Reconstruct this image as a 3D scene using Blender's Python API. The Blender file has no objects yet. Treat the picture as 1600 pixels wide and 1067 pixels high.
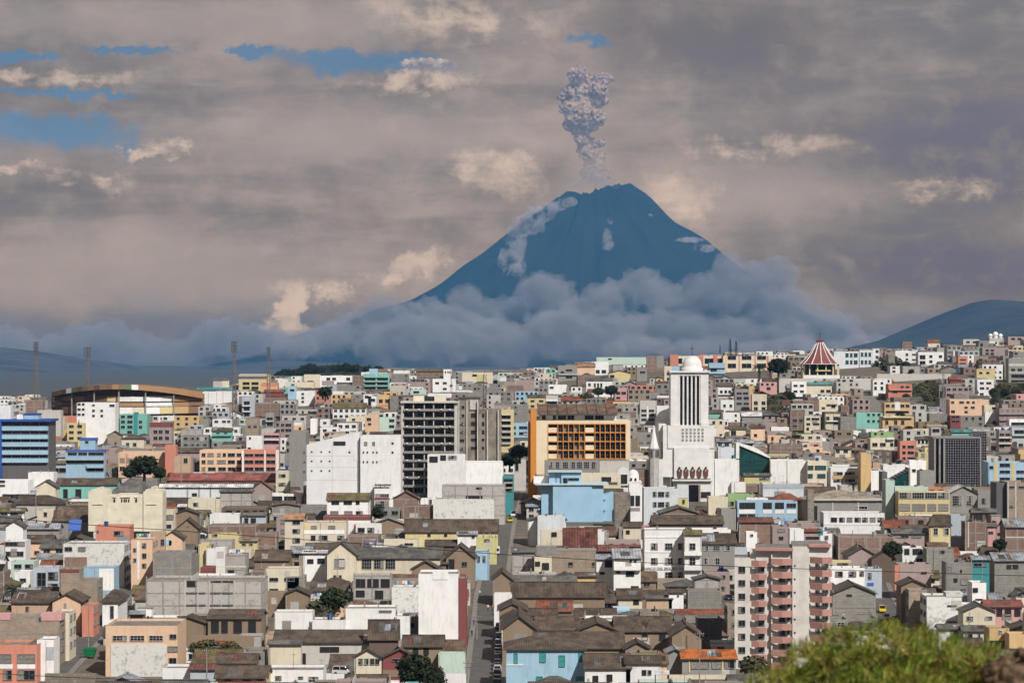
import bpy, math, random
from mathutils import Vector, Matrix, noise
random.seed(7)
R = math.radians
SC = bpy.context.scene
COL = SC.collection
F = 4115.0          # focal length in photo pixels (1600 wide)
CZ = 66.0           # eye height above the lower town, metres
HR = 560.0          # horizon row in the photo

# ------------------------------------------------------------------ camera
cam = bpy.data.cameras.new('camera'); camo = bpy.data.objects.new('camera', cam); COL.objects.link(camo)
camo.location = (0, 0, CZ); camo.rotation_euler = (R(90), 0, 0)
cam.sensor_width = 36; cam.lens = F/1600*36; cam.shift_y = (HR-533.5)/1600
cam.clip_start = 0.5; cam.clip_end = 90000
cam.dof.use_dof = True; cam.dof.focus_distance = 800; cam.dof.aperture_fstop = 9.0
SC.camera = camo

# ------------------------------------------------------------------ light
SUN_EL, SUN_AZ = 41, 150      # azimuth clockwise from +Y (view direction): behind the viewer, to the right
sd = bpy.data.lights.new('sun', 'SUN'); sd.energy = 5.0; sd.angle = R(0.53); sd.color = (1, .955, .89)
so = bpy.data.objects.new('sun', sd); COL.objects.link(so)
sv = Vector((math.sin(R(SUN_AZ))*math.cos(R(SUN_EL)), math.cos(R(SUN_AZ))*math.cos(R(SUN_EL)), math.sin(R(SUN_EL))))
so.rotation_euler = sv.to_track_quat('Z', 'Y').to_euler(); so.location = (0, -50, 300)
SC.view_settings.view_transform = 'Standard'; SC.view_settings.look = 'None'
SC.view_settings.exposure = 0.06; SC.view_settings.gamma = 1; SC.view_settings.use_curve_mapping = False
cy = SC.cycles
cy.max_bounces = 5; cy.diffuse_bounces = 2; cy.glossy_bounces = 2; cy.transmission_bounces = 2; cy.volume_bounces = 0
cy.transparent_max_bounces = 12; cy.use_denoising = True; cy.caustics_reflective = False; cy.caustics_refractive = False

def srgb(r, g, b):
    return tuple(((c/255+0.055)/1.055)**2.4 if c > 10 else c/255/12.92 for c in (r, g, b))

# air: extinction per metre, its colour, and the box that holds it
SIG, HAZE_C = 3.0e-5, (.12, .42, .88)
HBOX = (-15000, 15000, -15000, 27500, -60, 2950)
L_HAZE = (.055, .178, .338)      # brightness that the lit air builds up to
# ------------------------------------------------------------------ node helper
class NT:
    def __init__(s, nt): s.nt = nt; s.n = nt.nodes; s.l = nt.links
    def node(s, t, **k):
        n = s.n.new(t)
        for a, v in k.items(): setattr(n, a, v)
        return n
    def put(s, inp, v):
        if hasattr(v, 'is_output'): s.l.new(v, inp)
        else: inp.default_value = v
    def m(s, op, a, b=0.0, c=None, clamp=False):
        n = s.n.new('ShaderNodeMath'); n.operation = op; n.use_clamp = clamp
        s.put(n.inputs[0], a); s.put(n.inputs[1], b)
        if c is not None: s.put(n.inputs[2], c)
        return n.outputs[0]
    def mix(s, f, a, b, mode='MIX'):
        n = s.n.new('ShaderNodeMix'); n.data_type = 'RGBA'; n.blend_type = mode
        s.put(n.inputs[0], f)
        s.put(n.inputs[6], a if hasattr(a, 'is_output') else (*a[:3], 1)); s.put(n.inputs[7], b if hasattr(b, 'is_output') else (*b[:3], 1))
        return n.outputs[2]
    def noise(s, vec, scale, detail=4, rough=.55, dist=0.0):
        n = s.n.new('ShaderNodeTexNoise'); n.inputs['Scale'].default_value = scale; n.inputs['Detail'].default_value = detail
        n.inputs['Roughness'].default_value = rough; n.inputs['Distortion'].default_value = dist
        if vec is not None: s.l.new(vec, n.inputs['Vector'])
        return n
    def ss(s, x, a, b):   # smoothstep
        n = s.n.new('ShaderNodeMapRange'); n.interpolation_type = 'SMOOTHSTEP'
        s.put(n.inputs[0], x); s.put(n.inputs[1], a); s.put(n.inputs[2], b)
        return n.outputs[0]
    def comb(s, x, y, z=0.0):
        n = s.n.new('ShaderNodeCombineXYZ'); s.put(n.inputs[0], x); s.put(n.inputs[1], y); s.put(n.inputs[2], z); return n.outputs[0]

# ------------------------------------------------------------------ sky
def make_world():
    w = bpy.data.worlds.new('World'); SC.world = w; w.use_nodes = True
    t = NT(w.node_tree); t.n.clear()
    out = t.node('ShaderNodeOutputWorld')
    sky = t.node('ShaderNodeTexSky'); sky.sky_type = 'NISHITA'; sky.sun_disc = False
    sky.sun_elevation = R(SUN_EL); sky.sun_rotation = R(SUN_AZ); sky.altitude = 2750; sky.air_density = 1.0; sky.dust_density = .6; sky.ozone_density = 2
    tc = t.node('ShaderNodeTexCoord'); sep = t.node('ShaderNodeSeparateXYZ'); t.l.new(tc.outputs['Generated'], sep.inputs[0])
    X, Y, Z = sep.outputs
    deg = 180/math.pi
    U = t.m('MULTIPLY', t.m('ARCTAN2', X, Y), deg)           # degrees right of the view axis
    V = t.m('MULTIPLY', t.m('ARCSINE', Z), deg)              # degrees above the horizon
    K = 71.82
    # noise coordinates (compass angle and elevation, wrapped on a circle so there is no seam)
    P = t.comb(t.m('MULTIPLY', X, 57.3), t.m('MULTIPLY', V, 2.3), t.m('MULTIPLY', Y, 57.3))
    P2 = t.comb(t.m('MULTIPLY', X, 57.3), t.m('MULTIPLY', V, 1.15), t.m('MULTIPLY', Y, 57.3))
    n1 = t.noise(P, .16, 6, .55, .3).outputs[0]       # broad decks
    n2 = t.noise(P, .55, 7, .6, .5).outputs[0]        # streaks
    n3n = t.noise(P2, 1.15, 10, .62, .3); n3 = n3n.outputs[0]     # billows
    P3 = t.comb(t.m('MULTIPLY', X, 22.0), t.m('MULTIPLY', V, 2.6), t.m('MULTIPLY', Y, 22.0))
    n4 = t.noise(P3, .5, 8, .58, .6).outputs[0]      # thin level layers
    n5 = t.noise(P3, 1.2, 7, .58, .4).outputs[0]
    wc = t.noise(P2, 1.5, 9, .68)
    sp = t.node('ShaderNodeSeparateColor'); t.l.new(wc.outputs[1], sp.inputs[0])
    Uw = t.m('ADD', U, t.m('MULTIPLY', t.m('SUBTRACT', sp.outputs[0], .5), 2.6))
    Vw = t.m('ADD', V, t.m('MULTIPLY', t.m('SUBTRACT', sp.outputs[1], .5), 1.0))
    def el(px, py, rx, ry, a=0.0, hard=(0.35, 1.0), warp=True):
        """soft ellipse round a compass direction, 1 in its middle"""
        u0, v0 = (px-800)/K, (HR-py)/K; ru, rv = rx/K, ry/K
        du = t.m('SUBTRACT', Uw if warp else U, u0); dv = t.m('SUBTRACT', Vw if warp else V, v0)
        if a:
            c, s_ = math.cos(R(a)), math.sin(R(a))
            du, dv = (t.m('ADD', t.m('MULTIPLY', du, c), t.m('MULTIPLY', dv, s_)), t.m('SUBTRACT', t.m('MULTIPLY', dv, c), t.m('MULTIPLY', du, s_)))
        du = t.m('MULTIPLY', du, 1/ru); dv = t.m('MULTIPLY', dv, 1/rv)
        d = t.m('SQRT', t.m('ADD', t.m('MULTIPLY', du, du), t.m('MULTIPLY', dv, dv)))
        return t.m('SUBTRACT', 1.0, t.ss(d, hard[0], hard[1]))
    def tot(l, op='MAXIMUM'):
        r = l[0]
        for q in l[1:]: r = t.m(op, r, q)
        return r
    # deck colours (linear)
    warm = srgb(154, 141, 138); cool = srgb(120, 117, 120); dark = srgb(104, 103, 108); low = srgb(98, 114, 138)
    c = t.mix(t.ss(n1, .36, .64), cool, warm)
    c = t.mix(t.m('MULTIPLY', t.ss(n2, .42, .72), .45), c, srgb(170, 158, 150))
    c = t.mix(t.m('MULTIPLY', t.ss(n3, .55, .40), .25), c, srgb(114, 113, 118))
    c = t.mix(t.m('MULTIPLY', t.ss(n4, .46, .72), .5), c, srgb(108, 108, 112))
    c = t.mix(t.m('MULTIPLY', t.ss(n5, .48, .78), .26), c, srgb(178, 164, 152))
    # darker mass of cloud to the upper right and right
    dk = tot([el(1130, 75, 330, 110, -8, (.2, 1.1)), el(1560, 235, 420, 170, 4, (.1, 1.15)), el(1480, 420, 330, 70, 0, (.2, 1.1))])
    c = t.mix(t.m('MULTIPLY', dk, t.m('ADD', .62, t.m('MULTIPLY', n2, .35))), c, dark)
    # warm lighter deck to the left
    wl = tot([el(560, 215, 620, 60, 2, (.1, 1.2)), el(260, 430, 460, 80, 0, (.35, 1.25)), el(330, 40, 520, 60, 0, (.2, 1.1)), el(1120, 300, 360, 70, 0, (.2, 1.2))])
    c = t.mix(t.m('MULTIPLY', wl, .55), c, srgb(174, 160, 154))
    # cooler towards the horizon, ragged like far cloud
    lw = t.ss(t.m('SUBTRACT', V, t.m('MULTIPLY', t.m('SUBTRACT', n3, .5), 2.2)), 1.55, .2)
    c = t.mix(t.m('MULTIPLY', lw, .85), c, low)
    # sunlit heads of cloud
    hi = tot([el(240, 236, 78, 20, 12, (.45, .9)), el(130, 283, 95, 18, -8, (.3, 1)), el(1062, 312, 75, 48, -20, (.35, 1)),
              el(775, 268, 95, 38, -12, (.25, 1.1)), el(650, 130, 110, 22, 4, (.35, 1)), el(660, 104, 70, 9, 3, (.4, 1)),
              el(1170, 232, 190, 22, 0, (.2, 1.1)), el(1480, 300, 110, 22, 0, (.2, 1.1)), el(640, 420, 90, 26, 22, (.3, 1)),
              el(700, 30, 200, 50, -8, (.1, 1.1)), el(450, 488, 46, 60, 20, (.4, 1)), el(90, 130, 150, 14, 0, (.2, 1.1)), el(520, 455, 40, 26, 0, (.3, 1)), el(30, 268, 70, 12)])
    hi = t.m('MULTIPLY', hi, t.ss(t.m('ADD', t.m('MULTIPLY', n3, .7), t.m('MULTIPLY', n5, .3)), .40, .60))
    c = t.mix(t.m('MULTIPLY', hi, .75), c, srgb(214, 190, 172))
    c = t.mix(t.m('MULTIPLY', t.ss(n3, .5, .75), .20), c, srgb(196, 178, 168))
    gl = tot([el(1058, 305, 80, 58, -25, (.1, 1.1)), el(775, 275, 80, 34, 0, (.1, 1.1)), el(650, 418, 85, 26, 20, (.1, 1.1)), el(452, 495, 36, 55, 10, (.2, 1.1))])
    c = t.mix(t.m('MULTIPLY', gl, t.m('ADD', .25, t.m('MULTIPLY', n3, .6))), c, srgb(208, 184, 168))
    # holes with blue showing through
    gp = tot([el(95, 212, 190, 42, -3, (.15, 1.15)), el(560, 98, 210, 30, -3, (.15, 1.15)), el(920, 70, 60, 16, 0, (.1, 1.1)), el(210, 86, 110, 9, 0, (.4, 1)),
              el(40, 100, 70, 14, 0, (.4, 1)), el(100, 152, 170, 9, 0, (.4, 1)), el(400, 82, 60, 14, -8, (.4, 1))])
    gp = t.ss(t.m('ADD', gp, t.m('ADD', t.m('MULTIPLY', t.m('SUBTRACT', n3, .5), .9), t.m('MULTIPLY', t.m('SUBTRACT', n5, .5), .5))), .12, .95)
    gp = t.m('MULTIPLY', gp, t.m('SUBTRACT', 1.0, hi))
    gp = t.m('MAXIMUM', gp, t.m('MULTIPLY', t.ss(n1, .70, .78), t.ss(V, 9, 14)))
    # the cloud colours above are those seen through the air; take the air's own light out again
    def inv(a, d): return t.m('DIVIDE', d, t.m('MAXIMUM', a, 1e-4))
    pf = inv(Y, HBOX[3]); pb_ = inv(t.m('MULTIPLY', Y, -1.0), -HBOX[2]); ps = inv(t.m('ABSOLUTE', X), HBOX[1]); pt_ = inv(Z, HBOX[5]-CZ)
    path = t.m('MINIMUM', t.m('MINIMUM', pf, pb_), t.m('MINIMUM', ps, pt_))
    T = t.m('EXPONENT', t.m('MULTIPLY', path, -SIG)); T1 = t.m('SUBTRACT', 1.0, T)
    sc_ = t.node('ShaderNodeSeparateColor'); t.l.new(c, sc_.inputs[0])
    chn = [t.m('MAXIMUM', 0.0, t.m('DIVIDE', t.m('SUBTRACT', sc_.outputs[i], t.m('MULTIPLY', T1, L_HAZE[i])), T)) for i in range(3)]
    c = t.comb(*chn)
    bgS = t.node('ShaderNodeBackground'); t.l.new(sky.outputs[0], bgS.inputs[0]); bgS.inputs[1].default_value = .043
    bgC = t.node('ShaderNodeBackground'); t.l.new(c, bgC.inputs[0]); bgC.inputs[1].default_value = 1.0
    mx = t.node('ShaderNodeMixShader'); t.l.new(t.m('MULTIPLY', gp, .86), mx.inputs[0]); t.l.new(bgC.outputs[0], mx.inputs[1]); t.l.new(bgS.outputs[0], mx.inputs[2])
    t.l.new(mx.outputs[0], out.inputs[0])
    w.cycles.sampling_method = 'MANUAL'; w.cycles.sample_map_resolution = 512
make_world()

# ------------------------------------------------------------------ materials
MATS = {}
def mat(key, build):
    if key not in MATS:
        m = bpy.data.materials.new(key); m.use_nodes = True
        t = NT(m.node_tree); b = t.n['Principled BSDF']
        build(t, b); MATS[key] = m
    return MATS[key]

def objv(t):
    tc = t.node('ShaderNodeTexCoord'); return tc.outputs['Object']
def offv(t, v):
    oi = t.node('ShaderNodeObjectInfo'); a = t.node('ShaderNodeVectorMath'); a.operation = 'ADD'; f = t.m('MULTIPLY', oi.outputs['Random'], 173.0); t.l.new(v, a.inputs[0]); t.l.new(t.comb(f, t.m('MULTIPLY', f, .7), f), a.inputs[1]); return a.outputs[0]
def posv(t):
    g = t.node('ShaderNodeNewGeometry'); return g.outputs['Position']
def rnd(t, amt, base):
    oi = t.node('ShaderNodeObjectInfo')
    f = t.m('ADD', 1-amt/2, t.m('MULTIPLY', oi.outputs['Random'], amt))
    return t.mix(1.0, base, t.comb(f, f, f), 'MULTIPLY')
def wallv(t):
    s = t.node('ShaderNodeSeparateXYZ'); t.l.new(objv(t), s.inputs[0])
    return t.comb(t.m('ADD', s.outputs[0], s.outputs[1]), s.outputs[2], 0.0), s
def bump(t, b, h, st=.4, dist=.05):
    n = t.node('ShaderNodeBump'); n.inputs['Strength'].default_value = st; n.inputs['Distance'].default_value = dist
    t.l.new(h, n.inputs['Height']); t.l.new(n.outputs[0], b.inputs['Normal'])

# wall paints: real paint colours
PAL = {'W': ((.78, .78, .77), 'white'), 'w': ((.50, .48, .44), 'off-white'), 'c': ((.66, .59, .44), 'cream'), 'y': ((.64, .53, .25), 'yellow'),
 'O': ((.62, .41, .17), 'ochre'), 'o': ((.72, .25, .04), 'orange'), 'p': ((.74, .49, .31), 'peach'), 's': ((.60, .21, .13), 'salmon'),
 'k': ((.60, .30, .29), 'pink'), 't': ((.18, .48, .42), 'turquoise'), 'g': ((.28, .45, .17), 'green'), 'b': ((.30, .50, .66), 'light blue'),
 'B': ((.03, .10, .42), 'deep blue'), 'a': ((.46, .60, .52), 'pale aqua'), 'G': ((.27, .26, .24), 'grey'), 'D': ((.12, .115, .12), 'dark grey'),
 'n': ((.26, .185, .115), 'tan adobe'), 'N': ((.14, .095, .07), 'brown'), 'm': ((.22, .05, .045), 'maroon'), 'v': ((.36, .27, .25), 'pinkish brown'),
 'l': ((.40, .46, .52), 'blue-grey'), 'T': ((.02, .26, .28), 'teal'), 'd': ((.50, .34, .22), 'dusty peach'), 'L': ((.62, .66, .70), 'cool white'), 'Y': ((.55, .52, .20), 'yellow-green')}
def paint(c):
    base = PAL[c][0]; g_ = sum(base)/3; base = tuple(x*.86+g_*.14 for x in base)
    def f(t, b):
        v, s = wallv(t)
        st = t.node('ShaderNodeMapping'); st.inputs['Scale'].default_value = (1.6, .22, 1); t.l.new(offv(t, v), st.inputs[0])
        streak = t.noise(st.outputs[0], .9, 5, .65).outputs[0]
        blot = t.noise(offv(t, objv(t)), .3, 7, .65).outputs[0]
        dirt = t.m('MULTIPLY', t.ss(streak, .47, .70), .27)
        dc = tuple(x*.42+.02 for x in base)
        c1 = t.mix(dirt, base, dc)
        c1 = t.mix(t.m('MULTIPLY', t.ss(blot, .48, .64), .26), c1, tuple(x*.62+.03 for x in base))
        t.l.new(rnd(t, .16, c1), b.inputs['Base Color']); b.inputs['Roughness'].default_value = .85
        bump(t, b, blot, .12, .06)
    return mat('paint_'+PAL[c][1].replace(' ', '_'), f)
def masonry(key, ca, cb, mortar, bw=.8, bh=.4, wash=.0, washc=(.7, .7, .68)):
    def f(t, b):
        v, s = wallv(t)
        br = t.node('ShaderNodeTexBrick'); t.l.new(v, br.inputs['Vector'])
        br.inputs['Color1'].default_value = (*ca, 1); br.inputs['Color2'].default_value = (*cb, 1); br.inputs['Mortar'].default_value = (*mortar, 1)
        br.inputs['Scale'].default_value = 1; br.inputs['Brick Width'].default_value = bw; br.inputs['Row Height'].default_value = bh; br.inputs['Mortar Size'].default_value = .05
        n = t.noise(offv(t, objv(t)), .5, 7, .68).outputs[0]; n2 = t.noise(offv(t, objv(t)), 1.7, 5, .6).outputs[0]
        c = t.mix(t.m('MULTIPLY', t.ss(n, .42, .7), .45), br.outputs[0], tuple(x*.5 for x in ca))
        if wash: c = t.mix(t.m('MULTIPLY', t.m('SUBTRACT', 1.0, t.m('MULTIPLY', t.ss(t.m('MULTIPLY', t.m('ADD', n, n2), .5), .50, .62), .75)), wash), c, washc)
        t.l.new(rnd(t, .22, c), b.inputs['Base Color']); b.inputs['Roughness'].default_value = .92
        bump(t, b, br.outputs[1], -.3, .03)
    return mat(key, f)
def wallmat(code):
    if len(code) == 1: return paint(code)
    return {'GB': lambda: masonry('grey_block', (.25, .235, .21), (.19, .18, .165), (.30, .29, .27)),
            'BR': lambda: masonry('red_brick', (.215, .105, .075), (.165, .085, .062), (.26, .20, .165), .5, .22),
            'WB': lambda: masonry('whitewashed_block', (.42, .41, .39), (.34, .33, .31), (.30, .29, .28), wash=.82),
            'WG': lambda: masonry('grey_washed_block', (.36, .34, .32), (.27, .26, .25), (.25, .24, .23), wash=.55, washc=(.52, .50, .48)),
            'TB': lambda: masonry('tan_block', (.36, .27, .19), (.28, .21, .155), (.36, .31, .26)),
            'ST': lambda: masonry('rubble_stone', (.30, .26, .21), (.19, .165, .14), (.14, .12, .10), .9, .55)}[code]()
MNAME = {'GB': 'grey block', 'BR': 'red brick', 'WB': 'whitewashed block', 'WG': 'weathered pale block', 'TB': 'tan block', 'ST': 'rubble stone'}
MAVG = {'GB': 'G', 'BR': 'v', 'WB': 'w', 'WG': 'w', 'TB': 'n', 'ST': 'G'}

def tilemat(axis, base, key, pitch=.34, patch=.35):
    def f(t, b):
        o = objv(t)
        wv = t.node('ShaderNodeTexWave'); wv.bands_direction = axis; wv.inputs['Scale'].default_value = .5/pitch*.628; wv.inputs['Distortion'].default_value = .6; wv.inputs['Detail'].default_value = 1
        t.l.new(o, wv.inputs['Vector'])
        n = t.noise(offv(t, o), .35, 7, .68).outputs[0]; n2 = t.noise(offv(t, o), 3.5, 4, .7).outputs[0]
        c = t.mix(t.ss(n, .38, .62), tuple(x*1.25 for x in base), tuple(x*.5 for x in base))
        c = t.mix(t.m('MULTIPLY', t.ss(n2, .52, .75), patch), c, tuple(min(1, x*2.3+.03) for x in base))
        c = t.mix(t.m('MULTIPLY', t.m('SUBTRACT', 1.0, wv.outputs[1]), .45), c, tuple(x*.35 for x in base))
        t.l.new(rnd(t, .3, c), b.inputs['Base Color']); b.inputs['Roughness'].default_value = .95
        bump(t, b, wv.outputs[1], .8, .08)
    return mat(key+axis, f)
ROOFC = {'N': ((.09, .065, .055), 'dark brown tile'), 'G': ((.2, .2, .2), 'grey sheet'), 't': ((.105, .078, .058), 'brown tile'), 'T': ((.17, .11, .075), 'light brown tile'), 'r': ((.28, .09, .05), 'red tile'), 'm': ((.30, .32, .35), 'grey metal'),
         'u': ((.17, .065, .05), 'rusty metal'), 'g': ((.13, .125, .115), 'grey fibre-cement'), 'v': ((.16, .13, .06), 'olive tile'), 'O': ((.55, .15, .03), 'orange tile'),
         'R': ((.26, .085, .07), 'dull red'), 'e': ((.40, .34, .26), 'weathered beige'), 'B': ((.02, .12, .45), 'blue metal'), 'q': ((.10, .30, .30), 'teal metal'), 'p': ((.40, .22, .13), 'terracotta'), 'W': ((.65, .66, .68), 'white metal')}
def roofmat(c, axis='X'):
    b, nme = ROOFC[c]
    return tilemat(axis, b, 'roof_'+nme.replace(' ', '_')+'_', .8 if c in 'muBqW' else .34, .12 if c in 'muBqW' else .35)
def simple(key, base, rough=.7, met=0.0, spec=.5, var=.1, scale=2.0):
    def f(t, b):
        n = t.noise(objv(t), scale, 4, .6).outputs[0]
        c = t.mix(t.ss(n, .35, .7), base, tuple(x*(1-var*2.2) for x in base))
        t.l.new(rnd(t, var, c), b.inputs['Base Color']); b.inputs['Roughness'].default_value = rough; b.inputs['Metallic'].default_value = met
        b.inputs['Specular IOR Level'].default_value = spec
    return mat(key, f)
M_CONC = simple('concrete', (.30, .285, .26), .9, var=.14, scale=.8)
M_DECK = simple('roof_deck', (.24, .22, .20), .95, var=.2, scale=.5)
M_DARK = simple('dark_opening', (.012, .012, .016), .8)
M_GLASS = simple('window_glass', (.018, .022, .030), .12, spec=.5, var=.2)
M_GLASSG = simple('green_glass', (.012, .075, .075), .15, spec=.5, var=.2, scale=.3)
M_GLASSK = simple('black_glass', (.012, .011, .018), .18, spec=.4, var=.3, scale=.3)
M_CURT = simple('curtained_glass', (.30, .28, .25), .5, var=.3, scale=3)
M_FW = simple('white_frame', (.55, .54, .52), .6); M_FD = simple('dark_frame', (.06, .055, .05), .6); M_FT = simple('teal_shutter', (.05, .30, .28), .6)
M_FG = simple('grey_frame', (.25, .25, .25), .6)
M_STEEL = simple('galvanised_steel', (.30, .30, .32), .5, .6)
M_MAST = simple('weathered_mast', (.17, .14, .13), .8); M_RUST = simple('rusty_steel', (.15, .085, .07), .8)

# ------------------------------------------------------------------ mesh builder
class MB:
    def __init__(s): s.v = []; s.f = []; s.mi = []; s.ms = []
    def mid(s, m):
        if m not in s.ms: s.ms.append(m)
        return s.ms.index(m)
    def face(s, pts, m):
        n = len(s.v); s.v += [tuple(p) for p in pts]; s.f.append(tuple(range(n, n+len(pts)))); s.mi.append(s.mid(m))
    def box(s, x0, x1, y0, y1, z0, z1, m, top=None, bottom=True, T=None):
        n = len(s.v)
        p = [(x0, y0, z0), (x1, y0, z0), (x1, y1, z0), (x0, y1, z0), (x0, y0, z1), (x1, y0, z1), (x1, y1, z1), (x0, y1, z1)]
        if T is not None: p = [tuple(T @ Vector(q)) for q in p]
        s.v += p
        fs = [(0, 1, 5, 4), (1, 2, 6, 5), (2, 3, 7, 6), (3, 0, 4, 7), (4, 5, 6, 7)] + ([(3, 2, 1, 0)] if bottom else [])
        for i, q in enumerate(fs):
            s.f.append(tuple(n+k for k in q)); s.mi.append(s.mid(top if (top is not None and i == 4) else m))
    def tube(s, pts, r, m, k=6, r2=None):
        pts = [Vector(p) for p in pts]; n0 = len(s.v); N = len(pts)
        for i, p in enumerate(pts):
            d = (pts[min(i+1, N-1)]-pts[max(i-1, 0)]).normalized()
            a = d.cross(Vector((0, 0, 1)) if abs(d.z) < .9 else Vector((1, 0, 0))).normalized(); b = d.cross(a)
            rr = r if r2 is None else r+(r2-r)*i/max(1, N-1)
            for j in range(k):
                w = 2*math.pi*j/k; s.v.append(tuple(p+a*rr*math.cos(w)+b*rr*math.sin(w)))
        for i in range(N-1):
            for j in range(k):
                q = n0+i*k+j; q2 = n0+i*k+(j+1) % k
                s.f.append((q, q2, q2+k, q+k)); s.mi.append(s.mid(m))
        s.f.append(tuple(n0+j for j in range(k))[::-1]); s.mi.append(s.mid(m)); s.f.append(tuple(n0+(N-1)*k+j for j in range(k))); s.mi.append(s.mid(m))
    def lathe(s, prof, m, k=20, cx=0, cy=0, a0=0, a1=2*math.pi):
        n0 = len(s.v); full = abs(a1-a0-2*math.pi) < 1e-6; kk = k if full else k+1
        for (r, z) in prof:
            for j in range(kk):
                w = a0+(a1-a0)*j/k; s.v.append((cx+r*math.cos(w), cy+r*math.sin(w), z))
        for i in range(len(prof)-1):
            for j in range(k):
                j2 = (j+1) % kk
                s.f.append((n0+i*kk+j, n0+i*kk+j2, n0+(i+1)*kk+j2, n0+(i+1)*kk+j)); s.mi.append(s.mid(m))
    def mesh(s, name, smooth=False):
        me = bpy.data.meshes.new(name); me.from_pydata(s.v, [], s.f)
        for m in s.ms: me.materials.append(m)
        me.polygons.foreach_set('material_index', s.mi)
        if smooth: me.polygons.foreach_set('use_smooth', [True]*len(s.f))
        me.update(); return me
    def build(s, name, parent=None, loc=(0, 0, 0), rz=0, smooth=False):
        return link(name, s.mesh(name, smooth), parent, loc, rz)
def link(name, me, parent=None, loc=(0, 0, 0), rz=0, sc=None):
    o = bpy.data.objects.new(name, me); COL.objects.link(o); o.location = loc; o.rotation_euler = (0, 0, rz)
    if sc: o.scale = sc
    if parent is not None: o.parent = parent
    return o
def tag(o, label=None, cat=None, group=None, kind=None):
    if label: o['label'] = label
    if cat: o['category'] = cat
    if group: o['group'] = group
    if kind: o['kind'] = kind
    return o

# ------------------------------------------------------------------ terrain
def lerpt(x, xs, ys):
    if x <= xs[0]: return ys[0]
    for i in range(1, len(xs)):
        if x <= xs[i]:
            f = (x-xs[i-1])/(xs[i]-xs[i-1]); return ys[i-1]+(ys[i]-ys[i-1])*f
    return ys[-1]
SU = ([-600, 0, 100, 300, 400, 560, 650, 800, 900, 1000, 1150, 1300, 1400, 1500, 1600, 2200], [655, 643, 636, 622, 606, 598, 592, 594, 584, 578, 568, 562, 555, 548, 541, 525])
ZD = ([60, 120, 200, 480, 650, 750, 860, 950], [38, 18, 0, 0, 1, 4.5, 11.5, 14.5])
TD = ([950, 1150, 1400, 1600, 2000], [0, .3, .625, .82, 1])
def zt(X, Y):
    if Y <= 950: return lerpt(Y, *ZD)
    u = 800+F*X/Y; S = lerpt(u, *SU)
    row = 783+(S-783)*lerpt(min(Y, 2000), *TD)
    z = CZ-(row-HR)*min(Y, 2000)/F
    if Y > 2000: z = z*max(0, 1-(Y-2000)/2500)
    return z
def solveD(u, yt, H):
    a = 440.0
    while a < 2300:
        z = zt((u-800)/F*a, a)+H
        if HR+(CZ-z)*F/a <= yt: return a
        a += 2.0
    return 2300.0
def px(X, Y): return 800+F*X/Y
def py(Z, Y): return HR+(CZ-Z)*F/Y
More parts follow.
